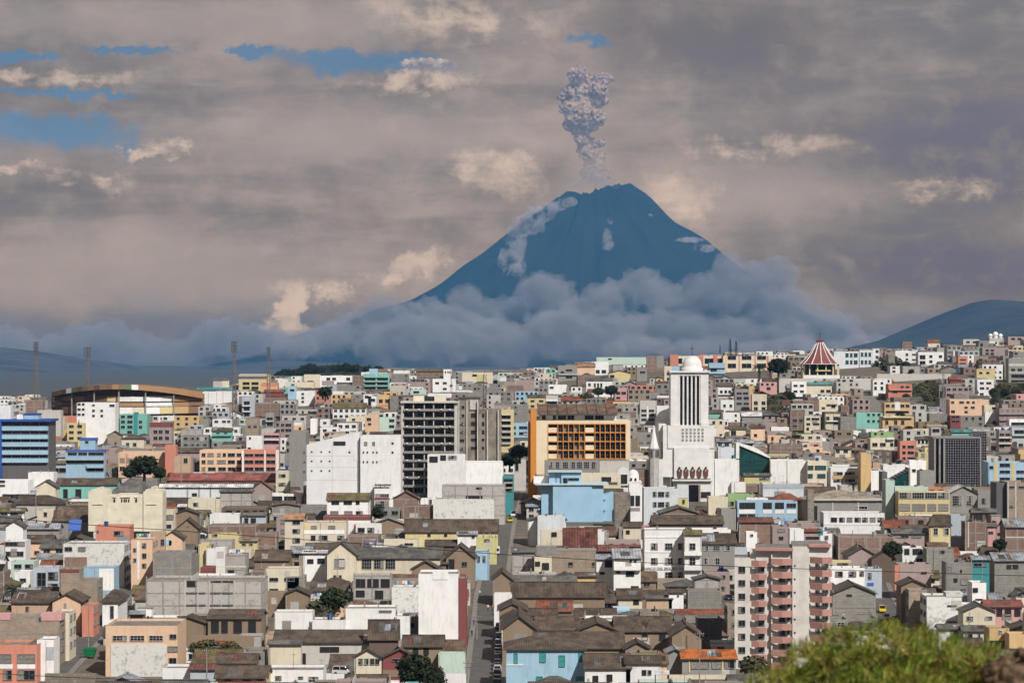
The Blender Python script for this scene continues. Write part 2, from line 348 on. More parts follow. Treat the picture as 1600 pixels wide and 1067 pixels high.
# ------------------------------------------------------------------ what the photograph shows, building by building
# kind x0 x1 top-row lowest-visible-row height wall roof features | label
BUILDINGS = """
h -8 58 1007 1070 8 s f P:27,1037,55,1044,W P:-8,1037,20,1044,W W:-2,1021,18,1036,c W:27,1021,55,1036,c W:5,1046,19,1062 W:27,1046,55,1062 dp:10 | salmon house with white bands under curtained windows at the bottom left corner
h 58 84 999 1070 8.5 W f P:73,1010,84,1030,l dp:7 | narrow white house wall squeezed beside the salmon corner house
h -8 93 963 1007 10.5 TB f P:-8,959,16,968,k P:64,958,96,969,k W:60,963,66,970 s:1,3 dp:9 | tan block house with a pink parapet strip along the left street
h 84 108 957 990 10.5 c f s:2,3 dp:9 | cream three-storey house whose street side has dark windows
h 18 84 941 962 7.5 d gx16t W:40,947,46,955 dp:12 | dusty house under a long brown roof behind the palm
h 82 126 939 962 8 p gy11t s:2,2 P:100,942,104,962,G dp:12 | peach gabled house beside the left street
h 128 146 946 980 7.5 s f s:2,2 dp:9 | small orange-red house at the kerb of the left street
h 23 47 893 914 6 W f W:31,903,41,909 | little white hut with one dark window behind the palm
h 52 92 886 922 8.5 l f W:58,894,72,916 W:75,893,91,906 W:75,911,91,921 | blue-grey open frame house with big dark bays
h 93 124 889 922 10 TB f P:93,889,124,894,m | tan block house with maroon top course
h 122 152 906 968 9.5 TB f s:1,1 dp:9 | taller tan block house with a blue side wall by the left street
h 126 178 887 922 9 b f P:155,888,178,922,W L dp:9 | pale blue wall house with washing hung on its terrace
h 99 194 849 888 12 WB f W:101,854,113,861 W:122,854,134,861,c P:101,870,136,886,BR s:3,4 dp:12 | whitewashed block building with a brick patch and small windows
h 149 203 821 850 12 s f W:178,829,193,837 W:151,828,155,832 | salmon house with a single dark window above the whitewashed block
o 155 243 796 812 8 L f W:158,802,177,809 W:179,802,193,809 W:195,802,212,809 W:214,802,230,809 W:232,802,243,809 P:205,811,242,818,b | long pale blue and white building with a row of dark bays
h 243 273 797 826 9 c f W:244,804,271,812 W:247,819,268,825 | cream house with a dark ribbon window
h 85 158 812 826 6 G gx21t | grey house under a broad brown roof left of the cream mission front
h 25 100 787 797 6 w hx14t | low house under a brown hip roof below the turquoise house
s -8 38 799 812 5 W gx5v W:-4,800,12,805 W:16,800,35,805 | white shed with dark ribbon under an olive roof
s -8 28 815 830 5 G gx8g | grey shed under a fibre cement roof near the left edge
h 8 40 845 877 9 W f W:8,846,39,853 W:9,861,37,869 dp:8 | white house with a wrap-round dark balcony window
h 9 36 822 847 11 W gy8t dp:6 | white shaped gable wall behind the dark balcony house
h 17 54 877 893 7 a f W:22,881,34,888 W:39,881,52,888 | pale green house with a roof terrace
s 38 92 826 838 5 G gx8m | open timber shed with a grey metal roof
h 88 183 757 781 8 t gx9t W:99,764,106,778,d W:118,764,127,778,d P:90,757,183,760,a | turquoise building with tall dark doorways
h 57 87 760 774 8 c gy9g | cream gable end beside the turquoise building
s 6 55 772 781 4 w gx5m W:8,775,17,780 W:20,775,29,780 W:32,775,41,780 | low white row with a grey metal roof
h -8 46 750 782 9 W f W:-6,750,8,754 W:-6,757,8,760 | large white wall building at the left edge
h 44 84 738 768 11 W f | tall blank white house behind the low metal-roofed row
o -8 135 724 750 9 l gx4g W:6,731,28,738,g W:31,731,53,738,g W:56,731,78,738,g W:81,731,103,738,g W:106,731,128,738,g | long grey office with one ribbon window
s 135 165 745 750 5 c gx6t | small cream shed roof beside the grey ribbon office
h 60 80 715 725 7 c f W:64,718,69,722 | small cream house in front of the blue striped building
h 82 102 714 724 7 c gx4m W:85,717,90,721 | second cream house with a metal roof by the blue striped building
h 103 163 706 750 15 b f W:106,707,120,711 W:122,707,136,711 W:138,707,162,711 P:103,703,165,706,B B:103,712,163,719,b W:104,719,162,724 B:136,725,163,731,b W:136,731,162,736 | light blue banded building with deep blue roof edge
h 125 149 688 704 19 b f P:124,684,151,689,B W:133,689,138,692 dp:6 | light blue rooftop room with a deep blue cap
h 105 131 661 691 14 y f w:2,3 | ochre yellow apartment house left of the big white one
h 90 108 672 690 9 O f W:92,675,97,679 | small ochre house beside the yellow apartment house
a 120 180 629 664 15 W f W:121,630,126,633 W:128,630,132,633 W:121,638,126,641 W:128,638,132,641 W:121,646,126,649 W:128,646,132,649 W:144,632,148,634 W:144,640,148,643 W:157,640,161,643 W:144,648,148,651 W:157,648,161,651 W:171,632,179,635 D:1335 | big bright white apartment block below the stadium
a 187 230 647 682 14 t f P:209,644,215,682,T W:189,649,195,653 W:199,649,207,653 W:189,657,195,661 W:199,657,207,661 W:189,665,195,669 W:199,665,207,669 W:217,657,222,661 W:217,665,222,669 W:199,673,206,677 | turquoise apartment block with a darker green column
a 234 268 662 699 13 v f W:240,672,246,677 W:248,672,254,677 W:258,672,264,677 W:240,682,246,687 W:248,682,254,687 W:258,682,264,687 P:234,660,268,667,m | pinkish brown flats with maroon top below the stadium
h 40 66 626 642 9 BR f D:1400 | brick and white house left of the stadium
h 58 95 641 664 11 w f D:1350 | blank off-white building in front of the stadium's left end
h 130 165 675 700 8 TB gy7t | tan gable house below the big white block
h 168 190 680 700 7 TB gy6t W:178,690,182,695 | tan gable house with one small window
h 190 225 685 702 7 c hx6t W:197,692,202,697 W:208,692,213,697 | cream hip-roofed house above the salmon row
a 185 268 706 748 13 p f W:187,716,195,722,c W:198,716,207,722,c W:187,729,195,735 P:197,709,199,745,s W:225,716,232,721 P:258,706,275,712,s | peach school block with curtained windows behind the dark tree
a 258 275 695 706 16 s f dp:6 | salmon stair tower on the peach block
h 272 298 713 742 12 d f W:287,716,293,723 | pale peach house beside the stair tower
h 275 330 706 716 9 v gx6t | brown hip-roofed house above the salmon flats
a 312 379 703 739 12 p f W:315,708,321,713 W:324,708,334,713,c W:339,708,345,713,c W:348,708,353,713 W:356,708,367,713 W:370,708,377,713 W:315,719,321,724 W:324,719,334,724,c W:339,719,353,724,c W:356,719,367,724 W:370,719,377,724 W:315,730,321,735,c W:325,730,337,735 W:341,730,353,735 W:356,730,367,735 W:370,730,377,735 | peach three-storey flats with many windows in a row
a 381 434 703 739 12 s f W:382,709,396,713 W:398,709,412,713 W:416,709,430,713 W:382,719,396,724 W:398,719,412,724 W:416,719,430,724 W:382,730,396,735 W:398,730,412,735 W:416,730,430,735 P:378,703,381,738,W P:413,703,415,738,W P:431,703,436,738,W | salmon flats with dark ribbon windows and white pillars
s 265 430 750 756 5 s gx10R | long low hall under a dull red roof
s 250 394 761 779 7 L gx4W W:300,770,308,775 P:292,762,294,779,G P:310,762,312,779,G P:328,762,330,779,G | long hall with white metal roof and bluish glass wall
h 294 343 779 800 7 c f W:302,785,310,791 | cream house with one dark window in front of the glass wall hall
h 344 394 768 797 9 WG gx3g | weathered pale hall right of the glass wall hall
h 394 424 763 782 8 v gy11R | brown gable house with dull red roof
h 431 451 736 763 13 c f w:1,3 | narrow cream flats beside the grey slab wall
a 452 478 675 768 24 G f W:474,705,477,708 W:474,720,477,723 W:474,735,477,738 dp:16 | grey concrete slab side of the big white block
a 563 626 681 770 24 W f W:567,705,569,708,d W:573,705,575,708,d W:582,705,584,708,d W:588,705,590,708,d W:612,705,615,708,d W:612,691,615,694,d W:567,720,569,723,d W:573,720,575,723,d W:582,720,584,723,d W:588,720,590,723,d W:569,690,574,696,c W:582,690,586,696,c D:903 dp:14 | plain white block with tiny square holes right of the slanted one
a 668 786 722 770 17 W f W:690,730,706,743,x W:708,730,725,733,d W:690,748,697,751,d W:708,748,725,751,d dp:14 | long white windowless block below the two towers
a 668 727 710 724 20.5 W f W:671,713,684,722,d W:688,711,697,719,d W:700,711,714,718,x dp:7 | white rooftop storey with a frame window
a 691 790 758 816 13 WG f W:744,761,753,764,d W:728,774,754,781,d dp:10 | weathered block building standing behind the painted white one
a 677 772 781 814 9.5 WB f W:707,777,713,781,d dp:7 | painted white block wall building by the main street
h 560 589 747 764 8.5 c gx3e W:562,750,575,756 W:578,750,588,756 | cream house with tan canopy below the white block
h 585 609 763 794 9 W f P:585,757,610,759,N W:586,771,608,777,g P:585,778,609,781,m W:586,782,608,791,g | white balcony house with dark glass and a maroon band
h 613 635 755 768 7 N gx3m | brown house with metal roof left of the teal one
h 636 657 749 766 8 T f W:638,754,655,759,d P:636,760,657,764,t | teal balcony house under the dark tower
h 657 668 744 768 9 W f | narrow white house next to the teal balcony
h 614 655 779 792 7 BR gy11u | red brick gable house below the teal balcony
h 657 676 778 789 6 W f W:670,780,675,787 | small white house right of the brick gable
h 630 677 790 812 7.5 BR f P:648,790,650,812,G | red brick box house left of the painted white block
h 511 577 781 806 8 W gx10v W:518,782,530,788,d W:537,782,550,788,d W:556,782,562,788,d W:516,798,529,804,c W:538,798,551,804,c W:556,798,567,804 | white two-storey house with olive roof
h 505 578 807 815 4.5 m f | maroon terrace in front of the olive-roofed house
h 474 524 753 768 8 l f W:486,757,510,763,g | blue-grey house with water tanks on its roof
h 405 470 771 784 6 W f W:407,775,420,782,d W:424,775,441,782,d W:444,775,462,782,d | white flat-roofed open terrace house
h 475 500 773 790 6 v gx4N W:478,778,495,786 | brown house with dark roof right of the open terrace
h 425 467 790 804 6 GB gy3g | grey block house with a shallow gable
h 346 415 793 803 6 N f W:353,797,363,800,d W:370,797,375,800,d W:381,797,389,800,d W:395,797,402,800,d W:405,797,413,800,d | low brown house with a line of small windows
h 328 374 803 821 6.5 W f | blank white wall like a billboard
h 378 415 805 821 6 l gx4g W:382,809,388,819,d W:392,809,400,819,d | blue-grey sheds beside the blank white wall
h 275 308 802 822 7.5 n gy6t | adobe gable house behind another adobe gable
h 277 309 824 852 8.5 n gy13t W:292,820,295,823 | adobe gable house with a small square vent
h 254 285 840 868 9 p gy10t P:255,842,268,852,b P:264,844,270,860,y | pale peach gable house with blue and yellow sheets
h 234 258 830 866 11 d f W:251,842,257,852 | pale pink plain house above the grey block
a 205 238 843 905 14 p f W:222,848,229,856 W:222,864,229,872 W:222,880,229,887 W:208,856,213,862 W:208,872,213,878 P:214,845,218,905,W s:2,4 dp:11 | peach and white flats at the bend of the left street
h 325 400 821 836 8 BR f P:352,821,354,836,G | long bare brick wall house
h 326 374 834 843 6.5 y f W:331,834,340,838 | yellow house below the long brick wall
h 312 364 843 857 5.5 WG f | whitewashed low wall house
h 374 402 845 860 6.5 y gx3e W:378,848,385,852 W:389,848,395,852 | small yellow house with two windows
h 400 432 832 850 8 BR f | bare brick box beside the beige flats
a 445 474 811 851 11.5 c gx8p W:457,812,469,819 W:457,826,469,833 W:457,840,469,848 | beige three-storey flats with a terracotta roof
h 474 541 816 850 10 c f W:486,821,495,826,c W:513,821,524,826,c P:474,828,538,834,W P:475,820,484,828,y W:498,836,512,844 W:527,836,538,844 W:486,836,493,844,d | cream and white terraced house with ribbon balconies
h 474 510 864 890 8 W gx3W W:480,873,490,880,d W:496,872,507,880,d | white box house with two black windows
h 541 578 815 832 7 W f P:553,818,567,824,s P:572,818,586,824,s | white house with two salmon awnings
h 556 596 818 836 7 W f W:559,824,570,832 W:574,824,585,832 | white house with a washing terrace
s 585 630 818 828 5 n gy8m | tan shed under a crossed dark gable
h 633 778 827 852 7.5 y gx15t W:668,834,673,838,d W:694,834,699,838,d dp:12 | long yellow hall under a brown tile roof
h 715 745 835 856 7.5 W gx4m W:722,833,729,841 W:737,837,742,841 | small white house with an arched window
h 744 776 840 872 8 Y f W:757,842,765,846,d | yellow-green corner house by the main street
h 653 700 838 852 5 L gx6W | low white-blue roofed store
h 600 655 842 852 5 c f W:632,848,646,852 | low cream store with flat roof
s 665 715 852 860 4.5 N gx8t | low brown-roofed shed behind the white house with the arched window
h 511 556 866 911 8.5 c gy18g W:522,872,539,888,g W:521,898,526,904 W:529,898,534,904 dp:14 | cream gabled hall wing with a big grid window
o 556 690 872 900 7 c gx16g W:565,873,581,889,g W:584,873,600,889,g W:602,873,618,889,g dp:16 | long cream hall with three big grid windows
h 690 700 880 895 7 n gx12t | narrow tan link between the halls
h 697 742 871 893 8.5 n gy18t W:701,873,710,890,d W:721,877,730,885,m dp:14 | tan gable house with a maroon window
h 643 688 890 899 7 n gy13t | low tan gable in front of the cream hall
h 742 764 862 900 8 b f s:2,2 W:745,868,750,878 W:754,868,759,878 dp:12 | light blue shop house by the main street
h 552 611 899 943 9 WG f W:556,904,571,917,d W:574,904,592,917,d W:595,904,609,917,d W:556,922,570,932,d W:586,922,599,935,d | unfinished concrete frame house with empty openings
h 612 655 917 962 10 WB f | speckled white wall house left of the red striped one
a 654 716 896 1004 16.5 W f P:676,893,700,905,W dp:12 | tall white blind wall above the main street
a 716.5 729 903 1002 15.5 m f dp:11.5 | bright red end strip of the tall white wall
h 428 488 956 986 7 W f P:428,957,430,986,G | white boundary house above the long tile roof
h 488 540 968 986 5.5 W f | lower white wall between the taller ones
h 540 618 950 994 8 W f P:592,953,612,957,D W:617,955,632,962,d | white stepped wall house
h 618 640 962 995 7 W f W:620,952,636,960,d | white wall house next to a dark gap
h 428 600 1003 1032 5.5 w gx18t W:445,1012,463,1018,d W:500,1010,530,1018,d W:468,1020,478,1043,d dp:12 | long white courtyard house with moss-brown tile roof
h 577 622 990 998 7.5 N gx21t | small raised brown tile roof
h 630 692 1009 1024 6 n gx16t W:645,1012,654,1022,d W:662,1012,670,1022,d | brown tile-roofed adobe house by the tall white wall
h 554 596 1026 1057 6.5 c gy12t W:560,1028,567,1038 W:569,1028,576,1038 W:578,1028,585,1038 W:586,1028,593,1038 | cream gabled house with four windows in a row
h 596 655 1028 1057 6.2 m gy14t W:612,1028,634,1033 P:598,1046,655,1057,n | wooden dark red gable house behind the tree
h 685 727 1020 1050 5 a f | pale aqua wall house by the street
h 420 470 1006 1045 7 c gx4g W:470,1020,474,1040,d | cream shed house at the yard
w 500 728 1052 1070 3 W f dp:1.2 | white boundary wall along the bottom
h 417 505 1046 1070 6 W f W:430,1055,440,1062 W:466,1056,474,1060 W:482,1056,498,1066,g | white flat-roofed house at the bottom
h 337 417 1058 1070 5.5 y gx17t W:351,1060,362,1070,d W:379,1060,392,1070,d W:400,1060,412,1068,d | bright yellow house under a brown tile roof at the bottom
h 340 400 1035 1045 5 n gx13t | brown tile-roofed house behind the yellow one
h 325 408 966 992 6.5 n gx13t W:330,970,342,988,d W:346,970,356,988,d W:365,970,378,988,d W:388,970,400,988,d dp:12 | courtyard house with a dark timber veranda
w 297 396 993 1018 4 n f dp:1 | ochre adobe retaining wall above the shrubs
h 272 318 972 990 6 n gy8t | small brown gable beside the veranda house
h 228 410 906 966 12 WG f W:330,907,346,909,d W:348,907,365,909,d W:292,907,307,916,d W:291,925,308,927,d W:311,925,321,927,d W:328,925,345,927,d W:347,925,364,927,d W:291,944,308,946,d W:311,944,321,946,d W:328,944,345,946,d W:347,944,364,946,d P:288,906,290,966,w P:326,906,328,966,w P:365,906,367,966,w dp:14 | huge pale block wall with long slot windows
h 239 299 864 905 11.5 GB f dp:12 | bare grey block house with concrete posts
h 310 326 850 886 9 y f | narrow yellow house beside the grey block house
h 322 352 856 877 8 W f dp:6 | square white blank wall
h 352 385 867 897 8 WG f P:333,884,385,886,c W:356,890,366,897,d | pale block house with a ledge
h 313 333 886 900 6 m f | small maroon house in front of the white square wall
h 415 467 888 924 8.5 c f W:421,902,435,908 W:444,902,460,908 W:421,919,435,924 W:446,919,461,924 L dp:8 | cream balcony house with washing on the top floor
h 398 452 875 887 6.5 n gx15t | tan house under a slanting brown roof
h 447 476 900 925 6.5 GB f | grey block house with cross bracing
h 400 446 926 955 6 n f W:444,928,470,936,d | tan windowless adobe house
h 446 482 928 955 6.5 n gy8t | tan gable beside the windowless adobe house
h 165 277 977 1064 10.5 p f W:176,992,199,1001,g W:203,992,226,1001,g W:233,992,255,1001,g W:265,990,276,998 W:262,1009,278,1018,c W:264,1027,276,1045 P:173,1006,260,1066,WB dp:15 | peach corner building with a whitewashed panel and sagging parapet
w 70 150 1052 1070 4 ST f dp:1 | dark stone yard wall at the bottom of the left street
h 160 184 940 968 6 W hx20t W:172,946,178,966,m dp:16 | white corner house with a maroon door under a hip roof
h 297 335 1045 1057 5 l gx6u | rusty-roofed shed beside the peach corner building
s 254 300 1043 1062 5 W f | white low shed at the foot of the peach building
h 791 913 1014 1070 8.5 b hx23t W:803,1020,809,1036,t W:843,1018,853,1034,t W:873,1023,883,1041,t W:904,1018,913,1034,t W:838,1056,848,1068,t W:868,1056,878,1068,t W:900,1056,912,1068,t P:791,1037,817,1039,W dp:13 | sky blue two-storey house with teal shutters under a hip roof
h 914 985 1043 1070 5.5 W gx21t W:926,1055,935,1065,d W:948,1053,957,1064,d X:920,1063,5 | white house with brown roof and a green painted 5
h 978 1032 1035 1062 6.5 W gx10t W:979,1027,990,1034,t W:992,1027,1003,1034,t W:1004,1027,1016,1034,t W:1003,1046,1010,1054,d W:1012,1046,1018,1054 | white balcony house with teal windows
h 1066 1150 1029 1052 5.5 G gx13O W:1080,1032,1108,1044,c W:1112,1032,1128,1044,c W:1132,1032,1148,1044 P:1076,1030,1078,1050,y P:1128,1030,1130,1050,y dp:10 | grey house with a bright orange tiled roof and lattice windows
w 1045 1200 1054 1070 3.2 c f dp:1 | cream garden wall below the orange-roofed house
h 1043 1068 1020 1048 6 G gy6m | grey shed gable left of the orange roof
h 785 838 983 1013 7.5 n gy20t dp:20 | ochre gable house facing the main street corner
h 838 904 984 997 6.5 n gx21t dp:16 | long brown tile roof with pale specks
h 905 962 984 996 6.8 n gy11t W:920,990,926,996,d dp:15 | ochre gable dormer among the long brown roofs
h 962 1048 986 1002 6.5 n gx22t W:1003,990,1012,1000,d W:1030,990,1040,1000,d dp:16 | long reddish brown tile roof with a dark loggia
h 1050 1096 992 1014 7.5 n gy15t P:1072,992,1074,1014,N dp:12 | ochre panelled gable house near the pale tower
h 835 975 1012 1024 5 n gx24t dp:14 | brown tile roof patched with translucent sheets
h 977 1015 1013 1024 5.5 n gy10t | small ochre gable in the courtyard
h 780 822 953 962 6.8 n gy10t dp:14 | ochre gable beside the main street
h 784 822 967 975 6.5 W gy10t dp:8 | white-topped gable beside the main street
h 822 870 960 970 5.5 n gx9t | tile roof between the courtyard gables
h 772 800 927 958 8 W f dp:4 | blank white square wall facing the main street
h 800 945 928 937 6.5 n gx18t dp:16 | long tile roof with crossing gables
h 845 893 931 939 5.5 D gy12t | dark-fronted gable in the long tile roof
h 770 800 905 922 7 n gy12t dp:14 | stepped brown gable by the main street
h 800 900 909 914 6.5 n gx9g dp:10 | long tan house with a grey-brown roof
h 900 932 900 910 6.5 O gx5t | ochre house end with a timber porch
h 860 931 860 896 8.5 TB f W:888,878,895,885,d W:925,878,932,885,d P:860,858,932,861,G dp:11 | tan block house with two dark windows
h 835 862 868 892 8 c f W:836,877,844,884,d W:847,879,858,890,d P:838,853,870,868,GB | cream house with block upper floor
h 800 836 862 890 8 WG gx6g | pale block house beside the street end
h 932 958 874 900 8.5 W gx7m W:945,874,957,886,d W:937,893,945,897,d dp:12 | left half of the white modern house
h 959 1001 872 922 10 W gx14m W:983,874,988,878 W:990,874,995,878 W:978,891,991,900,d W:963,891,969,895,d W:986,915,998,922,d B:959,884,1001,891,W dp:12 | white modern house with pale blue metal roof
h 881 932 850 858 8 m gx24u dp:10 | hall under a streaky rust-red metal roof
h 885 1000 860 864 6 N gx8u | long dark red roof in front of the rust-red hall
h 825 884 813 832 8 W gy6g W:851,817,861,825,g dp:10 | white gabled house with one grey window
h 840 883 806 813 10 L f dp:6 | pale rooftop slab behind the white gabled house
h 845 880 830 855 8 c f W:862,831,870,838,d L | cream terrace house with railings
h 974 1002 822 838 8.5 c gx6t W:978,828,984,834,d | cream house with an arched niche
h 1007 1076 828 906 13.5 W f W:1017,848,1028,859,g W:1039,848,1051,859,g W:1059,848,1067,859,g W:1017,871,1028,882,g W:1039,871,1051,882,g W:1059,871,1067,882,g W:1017,893,1028,904,g W:1039,893,1051,904,g W:1059,893,1067,904,g P:1007,838,1076,840,W P:1007,861,1076,863,W P:1007,884,1076,890,W T:1042,888,BANCO DEL SEGURO SOCIAL dp:12 | white four-storey building with grid windows and faint lettering
h 1070 1096 835 905 13 W gx6v W:1077,848,1087,859,g W:1077,871,1087,882,g W:1073,829,1084,836,d B:1069,861,1096,868,W B:1069,884,1096,891,W dp:10 | white wing with projecting balconies beside the grid windows
h 1097 1150 849 882 9.5 G gx15t W:1100,852,1107,860,g W:1114,852,1125,860,g W:1131,852,1141,860,g W:1100,871,1107,882,g W:1114,871,1125,882,g dp:12 | grey-brown house with brown roof beside the lettered white building
h 1032 1092 802 815 9 BR gy9g dp:14 | brick barrel-gabled hall below the white church
h 1020 1130 818 826 7 N gx12t | brown tiled hall roof in front of the brick barrel hall
h 1127 1150 795 815 9 G f | grey block end by the blue pillared building
a 1006 1059 763 813 15 L f W:1020,768,1026,776 W:1028,768,1038,776 W:1040,768,1046,776 W:1020,784,1026,792 W:1028,784,1038,792 W:1040,784,1046,792 W:1020,800,1026,808 W:1028,800,1038,808 dp:11 | white office with three rows of black windows below the church
h 1058 1075 778 800 10 Y f W:1066,780,1070,787 | yellow-green sliver house by the church door
h 1107 1137 776 795 9 c f W:1108,775,1126,778 | cream house with roof slab below the church
h 1058 1076 757 762 14 L f dp:3 | small white ledge building under the church
a 1117 1155 718 776 18 W f D:952 dp:10 | blank white block right of the church
h 1143 1165 753 774 12 W f D:950 | lower blank white box beside the church
h 1122 1147 699 720 13 L f | small white house behind the blank white block
a 1204 1262 719 754 13 W f P:1229,719,1231,754,w | long blank white wall building right of the green glass
a 1262 1292 720 757 13 c f W:1262,727,1271,734,G W:1273,727,1291,734,G W:1262,740,1270,747,G W:1277,740,1290,747,G | cream building with green glass windows
o 1298 1346 731 762 12 W f W:1302,737,1317,742 W:1320,737,1336,742 P:1300,743,1345,748,O W:1302,748,1317,753 W:1320,748,1336,753 P:1300,726,1340,729,W W:1311,725,1318,731,g W:1327,725,1343,731,g | white and orange office with ribbon windows
a 1345 1361 708 760 18 O f dp:8 | plain ochre tower on the white and orange office
h 1192 1256 756 778 9 L f P:1192,756,1255,763,l dp:10 | pale box building with a grey top band
h 1163 1204 743 757 8 Y gx3g W:1186,745,1203,750,g | low yellow-edged house below the green glass
h 1205 1257 784 790 7.5 O hx14r | red hip-roofed house beside the stone church
h 1137 1180 772 783 9 g f W:1138,783,1147,790 | low grey-green block house behind the blue pillared one
o 1152 1246 783 810 7.5 b f W:1155,785,1180,795,d W:1192,785,1206,795,d W:1211,785,1225,795,d P:1155,795,1180,802,W P:1192,795,1206,802,W P:1211,795,1225,802,W W:1155,803,1180,808,d P:1229,796,1244,802,W W:1229,786,1244,793,l P:1180,783,1184,810,b P:1206,783,1210,810,b P:1225,783,1228,810,b P:1152,783,1155,810,b D:832 dp:9 | blue pillared modern building with black glass
h 1166 1200 778 784 9.5 W f dp:5 | white rooftop room of the pillared building
h 1262 1378 782 816 10 G hx17e W:1269,790,1277,812,d P:1262,779,1378,782,w P:1300,782,1302,815,w P:1340,782,1342,815,w W:1335,790,1356,796,x dp:20 | old stone hall with a weathered beige roof
c 1262 1272 765 815 14 ST f dp:4 | dark stone pinnacle of the old hall
o 1287 1382 801 828 8 W f W:1298,808,1308,816 W:1311,808,1320,816 W:1323,808,1332,816,c W:1335,808,1345,816 W:1347,808,1356,816 W:1359,808,1368,816,c W:1371,808,1381,816 P:1287,816,1382,820,W dp:10 | white flat office with a ribbon of windows in front of the stone hall
h 1310 1398 838 852 7 BR f P:1350,838,1352,852,G | roofless bare brick walls
h 1395 1470 833 851 6 v gx7g W:1400,836,1420,840 W:1424,836,1440,840,c | pinkish low house with fluted fibre roof
o 1404 1484 768 806 11 y f W:1405,769,1424,779,g W:1425,769,1444,779,g W:1445,769,1464,779,g W:1465,769,1483,779,g W:1405,787,1422,798,c W:1425,787,1446,798,c W:1449,787,1463,798,c W:1466,787,1482,798,c W:1408,808,1424,818,c W:1427,808,1443,818,c | yellow office with a glazed top floor
a 1384 1398 750 812 14 a f dp:9 | pale green blank tower beside the yellow office
h 1397 1450 760 770 12 a f dp:6 | pale green rooftop slab behind the glazed floor
h 1483 1527 771 803 9.5 G gy11W W:1488,774,1503,790,g W:1510,774,1521,790,g dp:12 | grey stone house with a white and wooden gable
h 1528 1557 766 800 9.5 G f W:1534,778,1541,787 | plain grey house with one window
a 1574 1608 753 812 15 TB f P:1574,753,1576,812,w P:1586,753,1588,812,w W:1577,759,1585,763 W:1590,759,1604,763 W:1577,789,1585,793 dp:12 | tan block tower with pale posts at the right edge
a 1557 1574 754 800 14.5 D f dp:11 | dark side wing of the tan block tower
h 1452 1485 821 856 8.5 y hx18t W:1458,824,1466,836,x W:1474,824,1483,836,x W:1460,847,1466,855,x W:1476,847,1483,855,x | yellow house with white arched windows and a steep brown roof
h 1486 1509 805 857 10 l f dp:8 | blue-grey blank side house
h 1508 1541 815 855 9.5 BR f P:1512,815,1514,855,w | red brick infill house
h 1543 1558 822 842 7 k gx3g W:1544,830,1552,834 | small pink house with grey roof
h 1571 1608 823 857 10 BR gx12m P:1571,838,1605,840,w | brick warehouse with grey metal roof
h 1519 1557 800 816 7 N gx5g W:1522,803,1535,812,d W:1540,803,1556,812,d | dark loggia house under a flat roof
h 1301 1368 927 966 8.5 GB gy14t W:1323,928,1331,931,d P:1300,947,1368,949,G dp:12 | grey block gable house with a small vent beside the right street
h 1297 1351 887 913 9 W f W:1305,892,1317,901 W:1326,892,1338,901 W:1343,892,1350,900 P:1297,876,1330,879,y | white house with yellow terrace right of the balcony tower
h 1325 1370 868 888 7.5 v gy13t dp:12 | brown gabled roof at the head of the right street
h 1362 1400 872 890 7 N gy12t dp:12 | dark brown gabled roof on the corner
h 1350 1378 888 925 8 l f W:1356,894,1362,905 P:1355,910,1365,915,B s:2,2 | blue-trimmed house on the shaded street
h 1404 1455 881 922 9.5 v f W:1439,893,1448,896,d P:1398,882,1405,922,s | pale pinkish blank wall house
h 1410 1448 855 882 10 W f W:1413,857,1421,866,d W:1426,857,1441,866,d W:1432,872,1441,881,d | white house with open dark balconies near the shaded street
h 1448 1490 857 888 10.5 GB f W:1468,860,1476,864,d W:1452,890,1458,893,d | grey block house with a small high window
h 1478 1519 878 935 11 GB f W:1478,885,1487,895,c W:1500,890,1503,894,d W:1490,903,1496,909,d W:1501,904,1516,913,c W:1501,920,1509,925,d | bare grey block flats with barred windows
h 1519 1546 874 923 11.5 T gx5m W:1521,879,1542,885 | teal house under a wide metal roof
h 1554 1608 876 911 10 GB gx12m W:1575,874,1589,878,d W:1573,882,1591,888,d dp:11 | grey block house with big metal roof at the right edge
h 1519 1541 910 945 8.5 W f W:1520,918,1528,925,d W:1524,935,1536,937,d | narrow white house with stepped parapet
h 1448 1503 932 982 9.5 WB f W:1480,945,1495,947,d W:1480,970,1495,972,d P:1478,925,1504,935,WB s:2,3 dp:10 | whitewashed blank house above the grass
h 1420 1448 921 980 10 TB f s:2,4 | tan street-side house on the shaded street
h 1408 1446 914 930 10.5 n gy8t dp:8 | tan gable above the shaded street
h 1505 1555 955 976 7 c gy11g W:1510,962,1521,970,g W:1539,962,1551,968,g | cream gabled house with peeling plaster
h 1540 1597 947 975 7 k gx9R W:1543,951,1552,962,d W:1557,951,1566,962,d W:1570,951,1580,962,d W:1585,951,1594,962,d | veranda house with a pink roof
h 1588 1608 930 945 7.5 c gy6g W:1590,925,1600,932 | small cream gable at the right edge
h 1546 1577 981 1018 7.5 O f W:1560,984,1566,990,g W:1547,1000,1570,1014,d | bright ochre corner shop left part
h 1577 1608 990 1018 7 O f W:1577,979,1600,988,d W:1573,1000,1594,1014,d | ochre shop wing with open terrace
h 1467 1505 982 1000 5 W gx6g W:1485,984,1498,996 | low white lean-to below the whitewashed house
h 1505 1545 985 1001 5 w gx7g W:1508,989,1520,998 W:1528,989,1532,996 | pair of low white and grey sheds above the grass
h 1182 1205 857 866 12 W f dp:4 | white stair head behind the balcony tower
h 1166 1183 831 868 17.5 W f W:1172,834,1177,838 dp:5 | slim white water-tower block beside the balcony tower
h 1234 1256 826 850 16 W f dp:5 | white lift-house block above the balcony tower
h 1207 1235 822 850 12 v f W:1215,826,1227,831,c W:1217,838,1224,843,d | grey-brown house with two small windows
h 1155 1207 815 850 10 BR gx6u | large brick shed with red roof
h 1256 1282 830 845 10 v gx2r W:1259,838,1280,842,d P:1278,828,1286,836,T | pinkish roof terrace house
